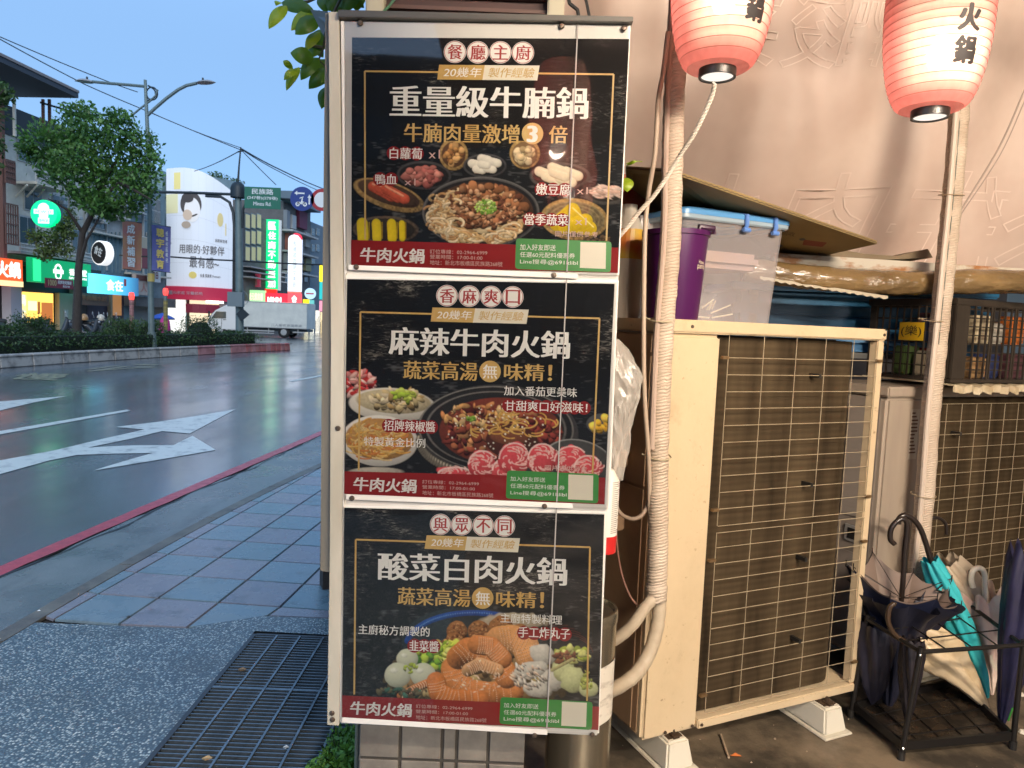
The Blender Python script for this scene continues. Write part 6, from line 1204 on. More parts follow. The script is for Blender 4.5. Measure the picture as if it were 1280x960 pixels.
vs2 = [.262+.098*k for k in range(11)]; r22 = [1.19-.0,1.115]+[1.115-.0565*k for k in range(1,17)]
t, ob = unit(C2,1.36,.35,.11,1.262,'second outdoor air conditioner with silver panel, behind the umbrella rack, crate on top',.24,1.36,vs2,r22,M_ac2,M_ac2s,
     dict(v=((.21,1.19),),clips=(1.115,),pads=((.46,1.06),),screws=()))
for z0,z1 in ((.70,1.17),(.20,.55)):
    mb = MB(); mb.obox(Q(C2,-.004,.05,z0), AU*-.004, AW*.13, V(0,0,z1-z0)); mb.build('pressed_panel', mat('unit_grey_relief',(.30,.26,.23),.35), t, bevel=.003)
mb = MB(); mb.obox(Q(C2,-.004,.06,.59), AU*-.006, AW*.09, V(0,0,.075)); hd = mb.build('handle_recess', mat('handle_grey',(.26,.25,.24),.35), t, bevel=.003); mb = MB(); mb.obox(Q(C2,-.0105,.075,.605), AU*-.002, AW*.055, V(0,0,.045)); mb.build('recess_dark', M_blackp, hd)
mb = MB(); ob(mb,.145,.195,-.0008,0,.96,1.17); lb = mb.build('rating_label', mat('label_silver',(.50,.45,.38),.4), t)
mb = MB(); 
for k in range(12): ob(mb,.150,.150+.04*random.uniform(.5,1),-.0016,-.0009,1.15-k*.015,1.156-k*.015)
mb.build('label_print', mat('label_ink',(.10,.04,.03),.6), lb)
# mounting blocks
M_blk = mat('foot_block_white', (0.62,0.58,0.48), .6, col2=(0.33,0.28,0.20), scale=5, amt=1, bump=.002, bscale=40, lo=.5, hi=.75)
def block(c, u, w, L_, label):
    o = Q(c,u,w,.012); t = thing('foot_block', label, 'foot block', o, group='white blocks under the outdoor units')
    def fr(h, a, b_): return [o+AU*(-a)+AW*0+V(0,0,h)-AW*b_, o+AU*a-AW*b_+V(0,0,h), o+AU*a+AW*(L_+b_)+V(0,0,h), o-AU*a+AW*(L_+b_)+V(0,0,h)]
    mb = MB(); A, B = fr(.0,.068,.015), fr(.008,.068,.015); mb.add(A+B,[(3,2,1,0),(4,5,6,7),(0,1,5,4),(1,2,6,5),(2,3,7,6),(3,0,4,7)]); mb.build('flange', M_blk, t, bevel=.003)
    A, B = fr(.008,.056,.0), fr(.098,.042,-.018); mb = MB(); mb.add(A+B,[(3,2,1,0),(4,5,6,7),(0,1,5,4),(1,2,6,5),(2,3,7,6),(3,0,4,7)]); mb.build('block', M_blk, t, bevel=.007, seg=2)
    mb = MB(); mb.obox(o-AU*.028+AW*.035+V(0,0,.098), AU*.056, AW*.05, V(0,0,.004)); mb.tube([o+AW*.05+V(0,0,.10), o+AW*.05+V(0,0,.122)], .007, 8); mb.obox(o-AU*.012-AW*0+AW*.028+V(0,0,.099), AU*.024, AW*.035, V(0,0,.007)); mb.build('bolt_plate', mat('bolt_plate_rust',(.07,.045,.03),.5,metal=.4), t)
block(C1,.13,-.045,.42,'white foot block under the near left corner of the cream unit'); block(C1,.80,-.075,.46,'white foot block under the far right corner of the cream unit'); block(C2,.30,-.06,.42,'white foot block under the second unit behind the rack'); block(C2,.92,-.06,.42,'white foot block under the second unit at the right picture edge')

# =================================================================== POLES, HOSES, ROPES
M_wrap = mat('pipe_wrap_tape', (0.60,0.50,0.40), .55, col2=(0.46,0.36,0.27), scale=8, amt=1); N, L, b = nodes(M_wrap)
tc = N.new('ShaderNodeTexCoord'); wv = N.new('ShaderNodeTexWave'); wv.bands_direction = 'Z'; wv.inputs['Scale'].default_value = 34; wv.inputs['Distortion'].default_value = 5; wv.inputs['Detail'].default_value = 3; wv.inputs['Detail Scale'].default_value = 1.4; mp = N.new('ShaderNodeMapping'); mp.inputs['Rotation'].default_value = (.12,.22,0); L.new(tc.outputs['Object'], mp.inputs[0]); L.new(mp.outputs[0], wv.inputs['Vector'])
bpn = N.new('ShaderNodeBump'); bpn.inputs['Distance'].default_value = .004; bpn.inputs['Strength'].default_value = .6; L.new(wv.outputs[0], bpn.inputs['Height']); L.new(bpn.outputs[0], b.inputs['Normal'])
def smooth_path(P, n=12):
    P = [Vector(p) for p in P]; Q_ = [P[0]*2-P[1]] + P + [P[-1]*2-P[-2]]; out = []
    for i in range(1, len(Q_)-2):
        p0,p1,p2,p3 = Q_[i-1:i+3]
        for t in np.linspace(0,1,n,endpoint=False): t = float(t); out.append(.5*((2*p1)+(p2-p0)*t+(2*p0-5*p1+4*p2-p3)*t*t+(3*p1-p0-3*p2+p3)*t**3))
    return out+[P[-1]]
def hose(name, pts, r, m, label, cat, n=8, wob=0.0, taper=None):
    P = smooth_path(pts, n); k = len(P); rr = [r*(1+wob*math.sin(i*1.7)+wob*random.uniform(-1,1)) for i in range(k)]
    mb = MB(); mb.tube(P, rr, 12); return tag(mb.build(name, m, smooth=True), label, cat)
p1 = [at(846,60,2.1), at(841,180,2.1), at(838,300,2.1), at(829,420,2.1), at(823,560,2.1), at(822.5,680,2.1), at(820,750,2.1)]
top = V(p1[0].x+.004, 2.1, 3.05)
t = thing('wrapped_pole', 'tape wrapped upright pole in front of the cream unit corner', 'pole', (p1[-1].x,2.1,.6))
P = smooth_path([top]+p1, 26); mb = MB(); mb.tube(P, [.0305*(1+.03*math.sin(i*.9)+random.uniform(-.022,.022))*(1 if i < len(P)-8 else 1.06) for i in range(len(P))], 14); mb.build('wrapping', M_wrap, t, smooth='all')
mb = MB(); P = smooth_path([top+V(-.026,-.022,0)]+[q+V(-.024,-.021,0) for q in p1[:5]], 14); mb.tube(P, .009, 8); mb.build('side_strip', mat('strip_pinkish',(.42,.32,.26),.5), t, smooth=True)
for y, in ((400,),(570,),):
    c = at(826 if y==400 else 823.5,y,2.1); mb = MB(); mb.tube([c+V(.036*math.cos(a),.036*math.sin(a),.006*math.sin(a)) for a in np.linspace(0,2*math.pi,21)], .0022, 6); mb.tube([c+V(-.034,-.01,0),c+V(-.055,-.02,.008)],.002,5); mb.build('tie_wire', mat('tie_rope',(.42,.36,.24),.6), t, smooth=True)
hose('drain_hose', [at(822,742,2.09),at(806,760,2.08),at(790,782,2.08),at(768,800,2.1),at(740,812,2.15)], .0175, mat('hose_cream',(.50,.42,.31),.5,col2=(.36,.28,.2),scale=25), 'cream hose bending left from the wrapped pole, the upper of the two', 'hose', wob=.02)
hose('drain_hose', [at(825,742,2.11),at(822,780,2.10),at(812,815,2.08),at(795,842,2.06),at(770,860,2.06),at(735,875,2.1)], .021, mat('hose_cream2',(.50,.42,.31),.5,col2=(.32,.25,.17),scale=18), 'cream hose curving left below the wrapped pole, the lower of the two', 'hose', wob=.025)
M_cord = mat('cord_beige', (0.42,0.33,0.25), .5)
hose('cord', [at(835,40,2.04),at(829,90,2.04),at(823,125,2.03),at(819,190,2.03),at(811,240,2.04),at(806,298,2.04),at(804.5,430,2.04),at(806,503,2.05),at(811,575,2.07),at(812,640,2.1)], .0068, M_cord, 'beige cord running down just left of the wrapped pole', 'cord')
hose('cable', [at(786,535,2.22),at(776,560,2.18),at(768,590,2.15),at(771,634,2.12),at(787,648,2.1),at(803,643,2.1),at(811,620,2.12),at(811,585,2.13)], .0062, mat('cable_tan',(.25,.18,.13),.5), 'tan cable hanging in a loop left of the wrapped pole', 'cable')
hose('cable', [at(768,560,2.2),at(769,650,2.17),at(775,708,2.15),at(787,744,2.13),at(800,760,2.12)], .0035, mat('cable_redbrown',(.16,.07,.045),.5), 'thin red brown cable falling to the upper cream hose', 'cable')
def rope(pts, r, m, label, cat='rope'):
    P = smooth_path(pts, 16); L_ = [0]
    for a, b_ in zip(P, P[1:]): L_.append(L_[-1]+(b_-a).length)
    n = max(60, int(L_[-1]/.0028)); Pi = []
    for q in np.linspace(0, L_[-1], n):
        i = min(len(P)-2, int(np.searchsorted(L_, q, side='right'))-1); tt = (q-L_[i])/max(1e-9, L_[i+1]-L_[i]); Pi.append(P[i].lerp(P[i+1], float(tt)))
    mb = MB(); u = (Pi[-1]-Pi[0]).normalized(); a = u.orthogonal().normalized(); b_ = u.cross(a)
    for s in range(3): mb.tube([p + (a*math.cos(i*.62+s*2.094)+b_*math.sin(i*.62+s*2.094))*r*.55 for i, p in enumerate(Pi)], r*.62, 6)
    return tag(mb.build('rope', m, smooth=True), label, cat)
rope([at(893,104,1.85),at(889,122,1.87),at(870,163,1.9),at(847,199,1.95),at(821,240,1.98),at(800,264,2.0),at(778,291,2.02),at(768,300,2.05)], .0058, mat('rope_white',(.62,.56,.48),.6), 'white twisted rope slanting from the left lantern down to the board edge')
p2 = [at(1203,60,2.83), at(1200,124,2.83), at(1191,240,2.83), at(1182,330,2.83), at(1172,430,2.83), at(1163,520,2.83), at(1154,640,2.83)]
base = V(p2[-1].x-.012, 2.83, .012)
t = thing('wrapped_pole', 'tape wrapped upright pole in front of the black crate', 'pole', base)
P = smooth_path([V(p2[0].x+.01,2.83,3.05)]+p2+[base], 22); mb = MB(); mb.tube(P, [.035*(1+.03*math.sin(i*.8)+random.uniform(-.02,.02)) for i in range(len(P))], 14); mb.build('wrapping', M_wrap, t, smooth='all')
mb = MB(); P = smooth_path([V(p2[0].x-.02,2.80,3.05)]+[q+V(-.026,-.024,0) for q in p2]+[base+V(-.026,-.024,.3)], 12); mb.tube(P, .011, 8); mb.build('side_strip', mat('strip_pale',(.55,.46,.38),.5), t, smooth=True)
mb = MB(); P = smooth_path([V(p2[0].x-.008,2.795,3.05)]+[q+V(-.014,-.031,0) for q in p2[:5]], 12); mb.tube(P, .0018, 5); mb.build('seam_line', mat('seam_dark',(.10,.13,.11),.6), t)
for x,y in ((1191,244),(1165.5,400),(1156,618)):
    c = at(x,y,2.83); mb = MB(); mb.tube([c+V(.045*math.cos(a)-.006,.044*math.sin(a),.006*math.sin(a)) for a in np.linspace(0,2*math.pi,21)], .0018, 6); mb.tube([c+V(-.042,-.01,0),c+V(-.07,-.03,.006)],.0015,5); mb.build('tie_wire', mat('tie_twine',(.35,.27,.17),.6), t)
hose('cord', [at(1300,70,2.86),at(1279,117,2.86),at(1248,186,2.86),at(1198,268,2.86)], .0035, mat('cord_grey',(.33,.27,.23),.5), 'grey cord slanting from the right edge to the right wrapped pole', 'cord'); hose('cord', [at(1300,82,2.87),at(1280,128,2.87),at(1250,194,2.87),at(1200,270,2.87)], .0022, mat('cord_grey2',(.33,.27,.23),.5), 'thinner grey cord running below its twin to the right wrapped pole', 'cord')

# =================================================================== ON TOP OF THE FIRST UNIT
ZT = 1.488
# purple bucket
bc = Q(C1,.085,.085,ZT); t = thing('bucket', 'purple bucket with white lettering left of the storage box', 'bucket', bc)
M_pur = mat('bucket_purple', (0.075,0.008,0.085), .35, col2=(0.05,0.006,0.06), scale=4)
mb = MB(); mb.lathe([(0,0),(.082,0),(.084,.005),(.102,.262),(.108,.264),(.109,.278),(.103,.280),(.099,.262),(.080,.010),(0,.010)], bc, 40); mb.build('body', M_pur, t, smooth=True)
mb = MB(); h0 = bc+V(.086,-.06,.266); mb.tube([h0+V(-.03,-.008,.004),h0+V(-.03,-.008,.022),h0+V(.02,.012,.022),h0+V(.02,.012,.004)], .0095, 8); mb.build('lid_handle', mat('handle_dark_plum',(.05,.02,.05),.35), t, smooth=True)
mb = MB()
for s_, zz, hh, a0, a1 in (('Hawa',.175,.012,-.92,-.62),('pamp',.155,.017,-.96,-.52)):
    vs, fs = glyphs(s_); rr = lambda z: .0845+.0176*z/.257+.0009
    mb.add([bc+V(rr(zz)*math.cos(a0+(a1-a0)*float(v[0])), rr(zz)*math.sin(a0+(a1-a0)*float(v[0])), zz+hh*float(v[1])) for v in vs], fs)
mb.build('lettering', mat('letter_cream',(.7,.62,.45),.5), t)
jc = Q(C1,-.0,.20,ZT); jc = at(790,392,2.42); jc.z = ZT
# items standing behind the bucket
t = thing('white_bottle', 'white bottle with yellow and red label behind the purple bucket', 'bottle', V(jc.x-.02,2.47,ZT)); o = V(jc.x-.02,2.47,ZT)
mb = MB(); mb.lathe([(0,0),(.05,0),(.055,.02),(.055,.29),(.035,.34),(.028,.35),(.028,.385),(0,.385)], o, 24); mb.build('bottle_body', mat('bottle_white',(.55,.5,.42),.35), t, smooth=True)
mb = MB(); mb.lathe([(.0557,.20),(.0557,.30)], o, 24); mb.build('label_sleeve', mat('label_yellow',(.62,.40,.05),.4,col2=(.5,.04,.02),scale=14,amt=1,detail=0), t)
mb = MB(); mb.obox(at(806,300,2.5)+V(-.02,.03,0), V(.10,.02,0), V(-.01,.06,0), V(0,0,.09)); tag(mb.build('paper_packet', mat('packet_white',(.55,.52,.5),.5), bevel=.008), 'white packet wedged between bottle and pole', 'packet')
mb = MB(); mb.obox(at(770,262,2.62), V(.12,.03,0), V(-.02,.12,0), V(0,0,.13)); tag(mb.build('red_carton', mat('carton_red',(.35,.03,.02),.5,col2=(.3,.2,.05),scale=8), bevel=.003), 'red carton in shadow under the cardboard', 'carton')
# clear storage box
t = thing('storage_box', 'translucent storage box with blue clip lid on the cream unit', 'storage box', Q(C1,.36,.28,ZT))
M_clr = mat('box_translucent', (0.62,0.58,0.60), .4, alpha=.33, spec=.5); M_lid = mat('lid_blue', (0.10,0.30,0.60), .3); M_lidc = mat('lid_pale_blue', (0.40,0.52,0.62), .3, alpha=.75)
def taper_box(mb, u0,u1,w0,w1,z0,z1,g,inner=0.0,r=.035,n=5):
    def ringp(z, e):
        out = []
        for cu, cw, a0 in ((u1,w1,0),(u0,w1,90),(u0,w0,180),(u1,w0,270)):
            for k in range(n):
                a = R(a0+90*k/(n-1)); su = -1 if cu == u1 else 1; sw = -1 if cw == w1 else 1
                out.append(Q(C1, cu+su*(r)+(e if su<0 else -e)+r*math.cos(a), cw+sw*(r)+(e if sw<0 else -e)+r*math.sin(a), 0)+V(0,0,z))
        return out
    A, B = ringp(z0,0), ringp(z1,g); m_ = len(A); mb.add(A+B, [(i,(i+1) % m_,m_+(i+1) % m_,m_+i) for i in range(m_)]); return ringp
mb = MB(); rp_ = taper_box(mb,.165,.585,.155,.46,ZT+.002,ZT+.34,.018); fl = rp_(ZT+.002,-.0); mb.add(fl,[tuple(range(len(fl)))]); mb.build('tub', M_clr, t, smooth=True)
mb = MB(); 
A = rp_(ZT+.34,.018); 
for z0,z1,e0,e1,mi in ((.335,.340,.026,.032,0),(.340,.352,.032,.032,0)):
    a_, b_ = rp_(ZT+z0,e0), rp_(ZT+z1,e1); m_ = len(a_); mb.add(a_+b_, [(i,(i+1) % m_,m_+(i+1) % m_,m_+i) for i in range(m_)])
mb.build('tub_lip', M_lidc, t, smooth=True)
mb = MB(); prev = None
for z,e in ((.352,.034),(.366,.034),(.372,.028),(.374,-.0),(.384,-.012),(.386,-.03)):
    c_ = rp_(ZT+z,e)
    if prev: m_ = len(c_); mb.add(prev+c_, [(i,(i+1) % m_,m_+(i+1) % m_,m_+i) for i in range(m_)])
    prev = c_
mb.add(prev,[tuple(range(len(prev)))]); mb.build('lid', M_lid, t, smooth=True)
for u in (.40,.53):
    mb = MB(); c_ = Q(C1,u,.118,ZT+.0); mb.tube([c_+V(0,0,.372)+AW*.02, c_+V(0,0,.366)-AW*.002, c_+V(0,0,.335)-AW*.004, c_+V(0,0,.315)+AW*.006], [.006,.008,.008,.006], 8); mb.tube([c_+V(0,0,.318)-AU*.012, c_+V(0,0,.318)+AU*.016], .008, 8); mb.build('clip', mat('clip_blue',(.12,.25,.62),.3), t, smooth=True)
mb = MB()
for k in range(16):
    a = Q(C1,.25+.16*random.random(),.20+.1*random.random(),ZT+.012+.05*random.random()); mb.tube([a, a+AU*random.uniform(-.06,.08)+AW*random.uniform(-.03,.03)+V(0,0,random.uniform(-.005,.05))], .0028, 5)
mb.build('sticks_inside', mat('sticks_pale',(.75,.7,.55),.5), t)
mb = MB(); mb.obox(Q(C1,.19,.19,ZT+.19), AU*.36, AW*.24, V(0,0,.06)); mb.build('folded_cloth', mat('cloth_in_box',(.42,.28,.22),.8,col2=(.3,.25,.35),scale=6), t, bevel=.02)
# cardboard sheet lying over everything
M_card = mat('cardboard_olive', (0.30,0.22,0.09), .75, col2=(0.24,0.17,0.07), scale=3, amt=1, bump=.0006, stretch=(1,1,1)); M_cedge = mat('cardboard_edge', (0.40,0.27,0.15), .8, col2=(0.12,0.08,0.04), scale=220, amt=1, detail=0)
cA, cB, cC, cD = at(838,216,2.2), at(1096,305,2.72), at(985,330,3.3), at(790,300,3.3); cA0 = at(782,212,2.45)
t = thing('cardboard_sheet', 'large opened cardboard sheet lying over the storage box', 'cardboard', (cA+cC)/2)
mb = MB(); g1 = [cA0, cA, cB, cC, cD]; mb.prism(g1, V(0,0,.012)); mb.build('sheet', M_card, t)
mb = MB()
for a, b_ in ((cA0,cA),(cA,cB),(cB,cC)):
    n = 90; mb.add(sum([[a.lerp(b_,i/n)+V(0,-.001,.0015+.0035*(i % 2))] + [a.lerp(b_,i/n)+V(0,-.001,.0045+.0035*(i % 2))] for i in range(n+1)], []), [(2*i,2*i+2,2*i+3,2*i+1) for i in range(n)])
mb.build('corrugated_edge', mat('corrugation_dark',(.05,.03,.02),.8), t)
mb = MB(); a = cA.lerp(cB,.2); b_ = cA.lerp(cB,.62); mb.prism([a+V(0,.02,.013),b_+V(0,.02,.013),b_+V(0,.16,.0135),a+V(0,.16,.0135)], V(0,0,.006)); mb.build('folded_flap', M_cedge, t)
def on_card(x, y, dz=-.0008): n = (cB-cA).cross(cC-cA).normalized(); p_ = pl(x,y,cA,n); return p_+V(0,0,dz)
mb = MB(); mb.add([on_card(1005,299.5),on_card(1034,303),on_card(1028,308.5),on_card(1003,306)],[(0,1,2,3)]); mb.build('red_stamp', mat('stamp_red',(.22,.05,.03),.8), t)
mb = MB()
for x,y in ((1003,299),(975,307)): mb.add([on_card(x+4*math.cos(a),y+1.5*math.sin(a)) for a in np.linspace(0,6.28,13)[:-1]],[tuple(range(12))])
mb.build('hand_hole', M_blackp, t)
mb = MB(); o_ = on_card(976,293); put_text(mb,'回收',o_,on_card(993,296)-o_,on_card(977,287)-o_,V(0,0,-1)); mb.build('lettering', mat('print_brown',(.08,.05,.03),.8), t)
# young climber at board edge
t = thing('vine_sprig', 'tiny green vine leaf between the board edge and the cardboard', 'vine', at(785,235,2.0)); mb = MB(); mb.tube([at(782,205,2.0),at(792,201,2.0),at(803,202,2.0)],.0012,5); mb.build('stem', M_bl2, t)
_b = br; br = t; leaf(783,222,784,240,8,2.0,True); leaf(783,207,797,201,2,2.0,True); br = _b

# =================================================================== SHELF, TUBS, CRATE
M_rustw = mat('rusty_white_steel', (0.50,0.46,0.38), .55, col2=(0.30,0.12,0.03), scale=5, amt=1, lo=.5, hi=.62, stretch=(1,1,2.5))
a, b_ = at(968,322,2.99), at(1300,343,2.99)
t = thing('shelf_beam', 'rusty white steel beam running behind the right pole', 'beam', (a+b_)/2)
mb = MB(); mb.obox(a-V(0,0,.025), b_-a, V(0,.5,0), V(0,0,.045)); mb.build('beam', M_rustw, t, bevel=.003)
for x in (a.x+.05, b_.x-.1): mb = MB(); mb.obox(V(x,3.42,0.012), V(.04,0,0), V(0,.04,0), V(0,0,a.z-.04)); mb.build('shelf_post', M_rustw, t)
mb = MB(); pts = [(1010,312),(1035,309),(1080,317),(1120,320),(1160,311),(1166,322),(1100,325),(1040,322)]; mb.prism([at(x,y,3.0) for x,y in pts], V(0,.2,.0)); tag(mb.build('canvas_fold', mat('canvas_brown',(.20,.15,.09),.7,col2=(.12,.09,.05),scale=6)), 'fold of brown canvas lying on the rusty beam', 'canvas')
M_roll = mat('plastic_roll_brown', (0.26,0.17,0.075), .18, col2=(0.13,0.085,0.04), scale=3.5, amt=1, bump=.05, bscale=9, coat=.6, stretch=(1,1,2.2))
P = smooth_path([at(930,336,2.95),at(985,344,2.94),at(1060,351,2.935),at(1130,354,2.935),at(1210,352,2.935),at(1310,353,2.94)], 14)
mb = MB(); mb.tube(P, [.050*(1+.025*math.sin(i*.37)+.03*math.sin(i*1.13+1)) for i in range(len(P))], 22); tag(mb.build('plastic_roll', M_roll, smooth='all'), 'rolled up brown clear plastic curtain below the rusty beam', 'plastic roll')
mb = MB(); P = [at(950+160*k/30, 347+25*k/30-2, 2.90) for k in range(31)]; mb.grid([[p_, p_-V(0,0,.010+.006*(i % 2))] for i,p_ in enumerate(P)]); o = mb.build('lace_edging', mat('lace_edge',(.45,.4,.3),.6)); tag(o, 'narrow scalloped edging hanging under the plastic roll', 'edging')
M_tb = mat('tub_blue', (0.015,0.13,0.27), .35, col2=(0.01,0.08,0.18), scale=5); M_tl2 = mat('tub_light_blue', (0.13,0.27,0.46), .3)
ts = thing('rear_shelf', 'dark steel shelf behind the cream unit holding the blue tubs', 'shelf', (1.75,3.55,.012)); mb = MB(); mb.box(1.0,2.7,3.28,3.9,1.36,1.385); mb.build('shelf_board', M_wD, ts)
for x,y in ((1.02,3.3),(2.66,3.3),(1.02,3.86),(2.66,3.86)): mb = MB(); mb.box(x,x+.03,y,y+.03,.012,1.359); mb.build('leg', M_blackp, ts)
t = thing('blue_tub', 'deep blue plastic tub with ribbed lip seen over the cream unit', 'tub', (1.55,3.62,1.386))
mb = MB(); mb.box(1.06,2.25,3.42,3.85,1.386,1.66); mb.build('body', M_tb, t, bevel=.02); mb = MB(); mb.box(1.03,2.28,3.395,3.875,1.55,1.60); mb.box(1.02,2.29,3.385,3.885,1.662,1.70); mb.build('lip', M_tb, t, bevel=.008)
t = thing('blue_basin', 'pale blue round basin tilted in front of the deep blue tub', 'basin', (1.62,3.34,1.386))
def rim_path(z, r): return [V(1.70+r*math.cos(a), 3.345+.045*math.sin(a)-.0, z+.10*math.sin(max(0,math.pi*(.5+.5*math.cos(a-.2)))) ) for a in np.linspace(0,2*math.pi,41)]
mb = MB(); mb.tube([V(1.20+.055*k, 3.33, 1.395+.085*math.sin(math.pi*(k/13)**.7)) for k in range(14)], [.012+.004*math.sin(k) for k in range(14)], 8); mb.tube([V(1.42+.042*k, 3.32, 1.39+.05*math.sin(math.pi*(k/13)**.8)) for k in range(14)], .010, 8); mb.build('rim', M_tl2, t, smooth=True)
mb = MB(); mb.grid([[V(1.20+.055*k, 3.335+.02*v, 1.388+.08*v*math.sin(math.pi*(k/13)**.7)) for v in (0,1)] for k in range(14)]); mb.build('body', mat('basin_body_blue',(.05,.16,.32),.35), t)
# black crate on the second unit
K0 = V(1.80,2.915,0); zk0, zk1 = 1.285, 1.632
t = thing('black_crate', 'black plastic lattice crate full of odds and ends with yellow tag', 'crate', K0+AU*.3+AW*.2+V(0,0,zk0)); M_ck = mat('crate_black', (.025,.019,.015), .42, col2=(.05,.04,.03), scale=10, bump=.001)
def kb(mb,u0,u1,w0,w1,z0,z1): return mb.obox(K0+AU*u0+AW*w0+V(0,0,z0), AU*(u1-u0), AW*(w1-w0), V(0,0,z1-z0))
KL, KD = .62, .40
mb = MB(); kb(mb,0,KL,0,.02,zk1-.028,zk1); kb(mb,0,.02,.021,KD,zk1-.028,zk1); kb(mb,0,KL,KD+.001,KD+.02,zk1-.028,zk1); kb(mb,KL-.02,KL-.001,.021,KD,zk1-.028,zk1); mb.build('top_rim', M_ck, t, bevel=.003)
mb = MB(); kb(mb,0,KL,0,KD,zk0,zk0+.014); mb.build('floor', M_ck, t)
mb = MB(); kb(mb,-.003,.085,-.003,.012,zk0+.015,zk1-.029); kb(mb,-.003,.01,.0125,.03,zk0+.015,zk1-.029); mb.build('corner_post', M_ck, t, bevel=.003)
mb = MB(); kb(mb,KL-.05,KL,-.002,.012,zk0+.015,zk1-.029); mb.build('corner_post', M_ck, t, bevel=.003); mb = MB(); kb(mb,-.003,.012,KD-.03,KD,zk0+.015,zk1-.029); mb.build('corner_post', M_ck, t)
for k in range(1,12): mb = MB(); kb(mb,.085+.04*k,.091+.04*k,.001,.008,zk0+.0145,zk1-.0285); mb.build('lattice_bar', M_ck, t)
for k in range(1,9): mb = MB(); kb(mb,.086,KL-.051,.0085,.014,zk0+.015+.036*k,zk0+.0205+.036*k); mb.build('lattice_bar', M_ck, t)
for k in range(1,10): mb = MB(); kb(mb,.001,.008,.03+.034*k,.035+.034*k,zk0+.0145,zk1-.0285); mb.build('lattice_bar', M_ck, t)
for k in range(1,7): mb = MB(); kb(mb,.0085,.013,.031,KD-.031,zk0+.010+.05*k,zk0+.0155+.05*k); mb.build('lattice_bar', M_ck, t)
for u in (.22,.38,.52): mb = MB(); kb(mb,u,u+.010,-.004,.0005,zk0+.0145,zk1-.0285); mb.build('lattice_bar', M_ck, t)
mb = MB(); yc = K0+AW*.245-AU*.006+V(0,0,1.452); mb.obox(yc, -AW*.115, AU*-.0015, V(0,0,.078)); tg = mb.build('yellow_tag', mat('tag_yellow',(.80,.48,.015),.45), t)
mb = MB(); put_text(mb, '(樂)', yc-AW*.01-AU*.0025+V(0,0,.014), -AW*.095, V(0,0,.05), -AU); mb.build('lettering', mat('tag_ink',(.03,.02,.01),.6), tg)
M_it = [mat('item_'+n, c, .5) for n, c in (('red',(.35,.05,.03)),('blue',(.03,.05,.16)),('cream',(.50,.42,.28)),('orange',(.60,.17,.03)),('green',(.10,.16,.05)),('tan',(.30,.18,.08)),('plum',(.10,.04,.05)),('white',(.6,.57,.5)),('navy',(.02,.03,.08)))]
names_ = ['red','blue','cream','orange','green','tan','plum','white','navy']; spots_ = ['low in the left end','low near the middle','low at the right end','in the second layer left','in the second layer middle','in the second layer right','near the top left','near the top middle','near the top right']
for k in range(24):
    u, w, z = .05+.13*(k % 4)+random.uniform(0,.03), .04+.10*((k//4) % 3)+random.uniform(0,.03), zk0+.016+.15*(k//12); m_ = (k*5) % 9; spot_ = ('left end','left middle','right middle','right end')[k % 4]+' of the '+('front','middle','back')[(k//4) % 3]+' row, '+('lower','upper')[k//12]+' layer'
    mb = MB(); kb(mb,u,u+random.uniform(.07,.11),w,w+random.uniform(.05,.07),z,z+random.uniform(.08,.13))
    tag(mb.build('packet', M_it[m_], bevel=.006), names_[m_]+' packet in the black crate, '+spot_, 'packet', 'packets piled inside the black crate')
mb = MB(); n = 40; e_ = [K0+AU*(-.03+.72*i/n)+AW*(-.035+.012*math.sin(i*1.9)+.008*math.sin(i*4.3))+V(0,0,1.262+.006*math.sin(i*1.3)) for i in range(n+1)]
mb.grid([[e_[i]-V(0,0,.012+.008*abs(math.sin(i*.9))), e_[i]+V(0,0,.012), e_[i]+AW*.1+V(0,0,.016), e_[i]+AW*.44+V(0,0,.016)] for i in range(n+1)]); tag(mb.build('foam_mat', mat('foam_cream',(.55,.47,.33),.75,col2=(.35,.27,.16),scale=9,amt=1,bump=.003)), 'torn cream foam mat hanging out under the black crate', 'mat')

# =================================================================== BIN, BAG, BACK WALL
M_ss = mat('stainless_steel', (0.42,0.38,0.30), .22, metal=.9, col2=(.3,.27,.2), scale=30, stretch=(1,1,.05)); bc = V(.236,2.0,.012)
t = thing('ash_bin', 'stainless steel ashtray bin with a paper wrap behind the board', 'ash bin', bc)
mb = MB(); mb.lathe([(0,0),(.094,0),(.095,.01),(.095,.60),(.098,.602),(.098,.628),(.094,.634),(.088,.634),(.086,.624),(0,.622)], bc, 48); mb.build('body', M_ss, t, smooth=True)
mb = MB()
for r_, n_ in ((.015,6),(.032,12),(.049,18),(.066,24)):
    for k in range(n_): a = 2*math.pi*k/n_; mb.disc(bc+V(r_*math.cos(a),r_*math.sin(a),.6232), .0048, (0,0,1), 8)
mb.build('holes', M_blackp, t)
mb = MB(); mb.grid([[bc+V((.0963+.0012*math.sin(a*9))*math.cos(a),(.0963+.0012*math.sin(a*9))*math.sin(a),z+.012*math.sin(a*1.5+.5)) for z in np.linspace(.33,.50,6)] for a in np.linspace(-2.6,.9,50)]); mb.build('paper_wrap', mat('paper_wrap_grey',(.60,.56,.48),.6,col2=(.35,.31,.26),scale=22,amt=1,stretch=(1,1,2.5),lo=.5,hi=.7), t, smooth=True)
a = at(748,752,2.14); mb = MB(); mb.box(.15,.305,2.12,2.20,.50,a.z+.02); tag(mb.build('grey_box', mat('box_grey_rough',(.30,.27,.21),.7,col2=(.2,.17,.13),scale=40,bump=.002), bevel=.004), 'grey rough box standing behind the steel bin', 'box')
M_bag = mat('bag_clear', (0.70,0.66,0.60), .18, alpha=.34, bump=.01, bscale=18, spec=.8)
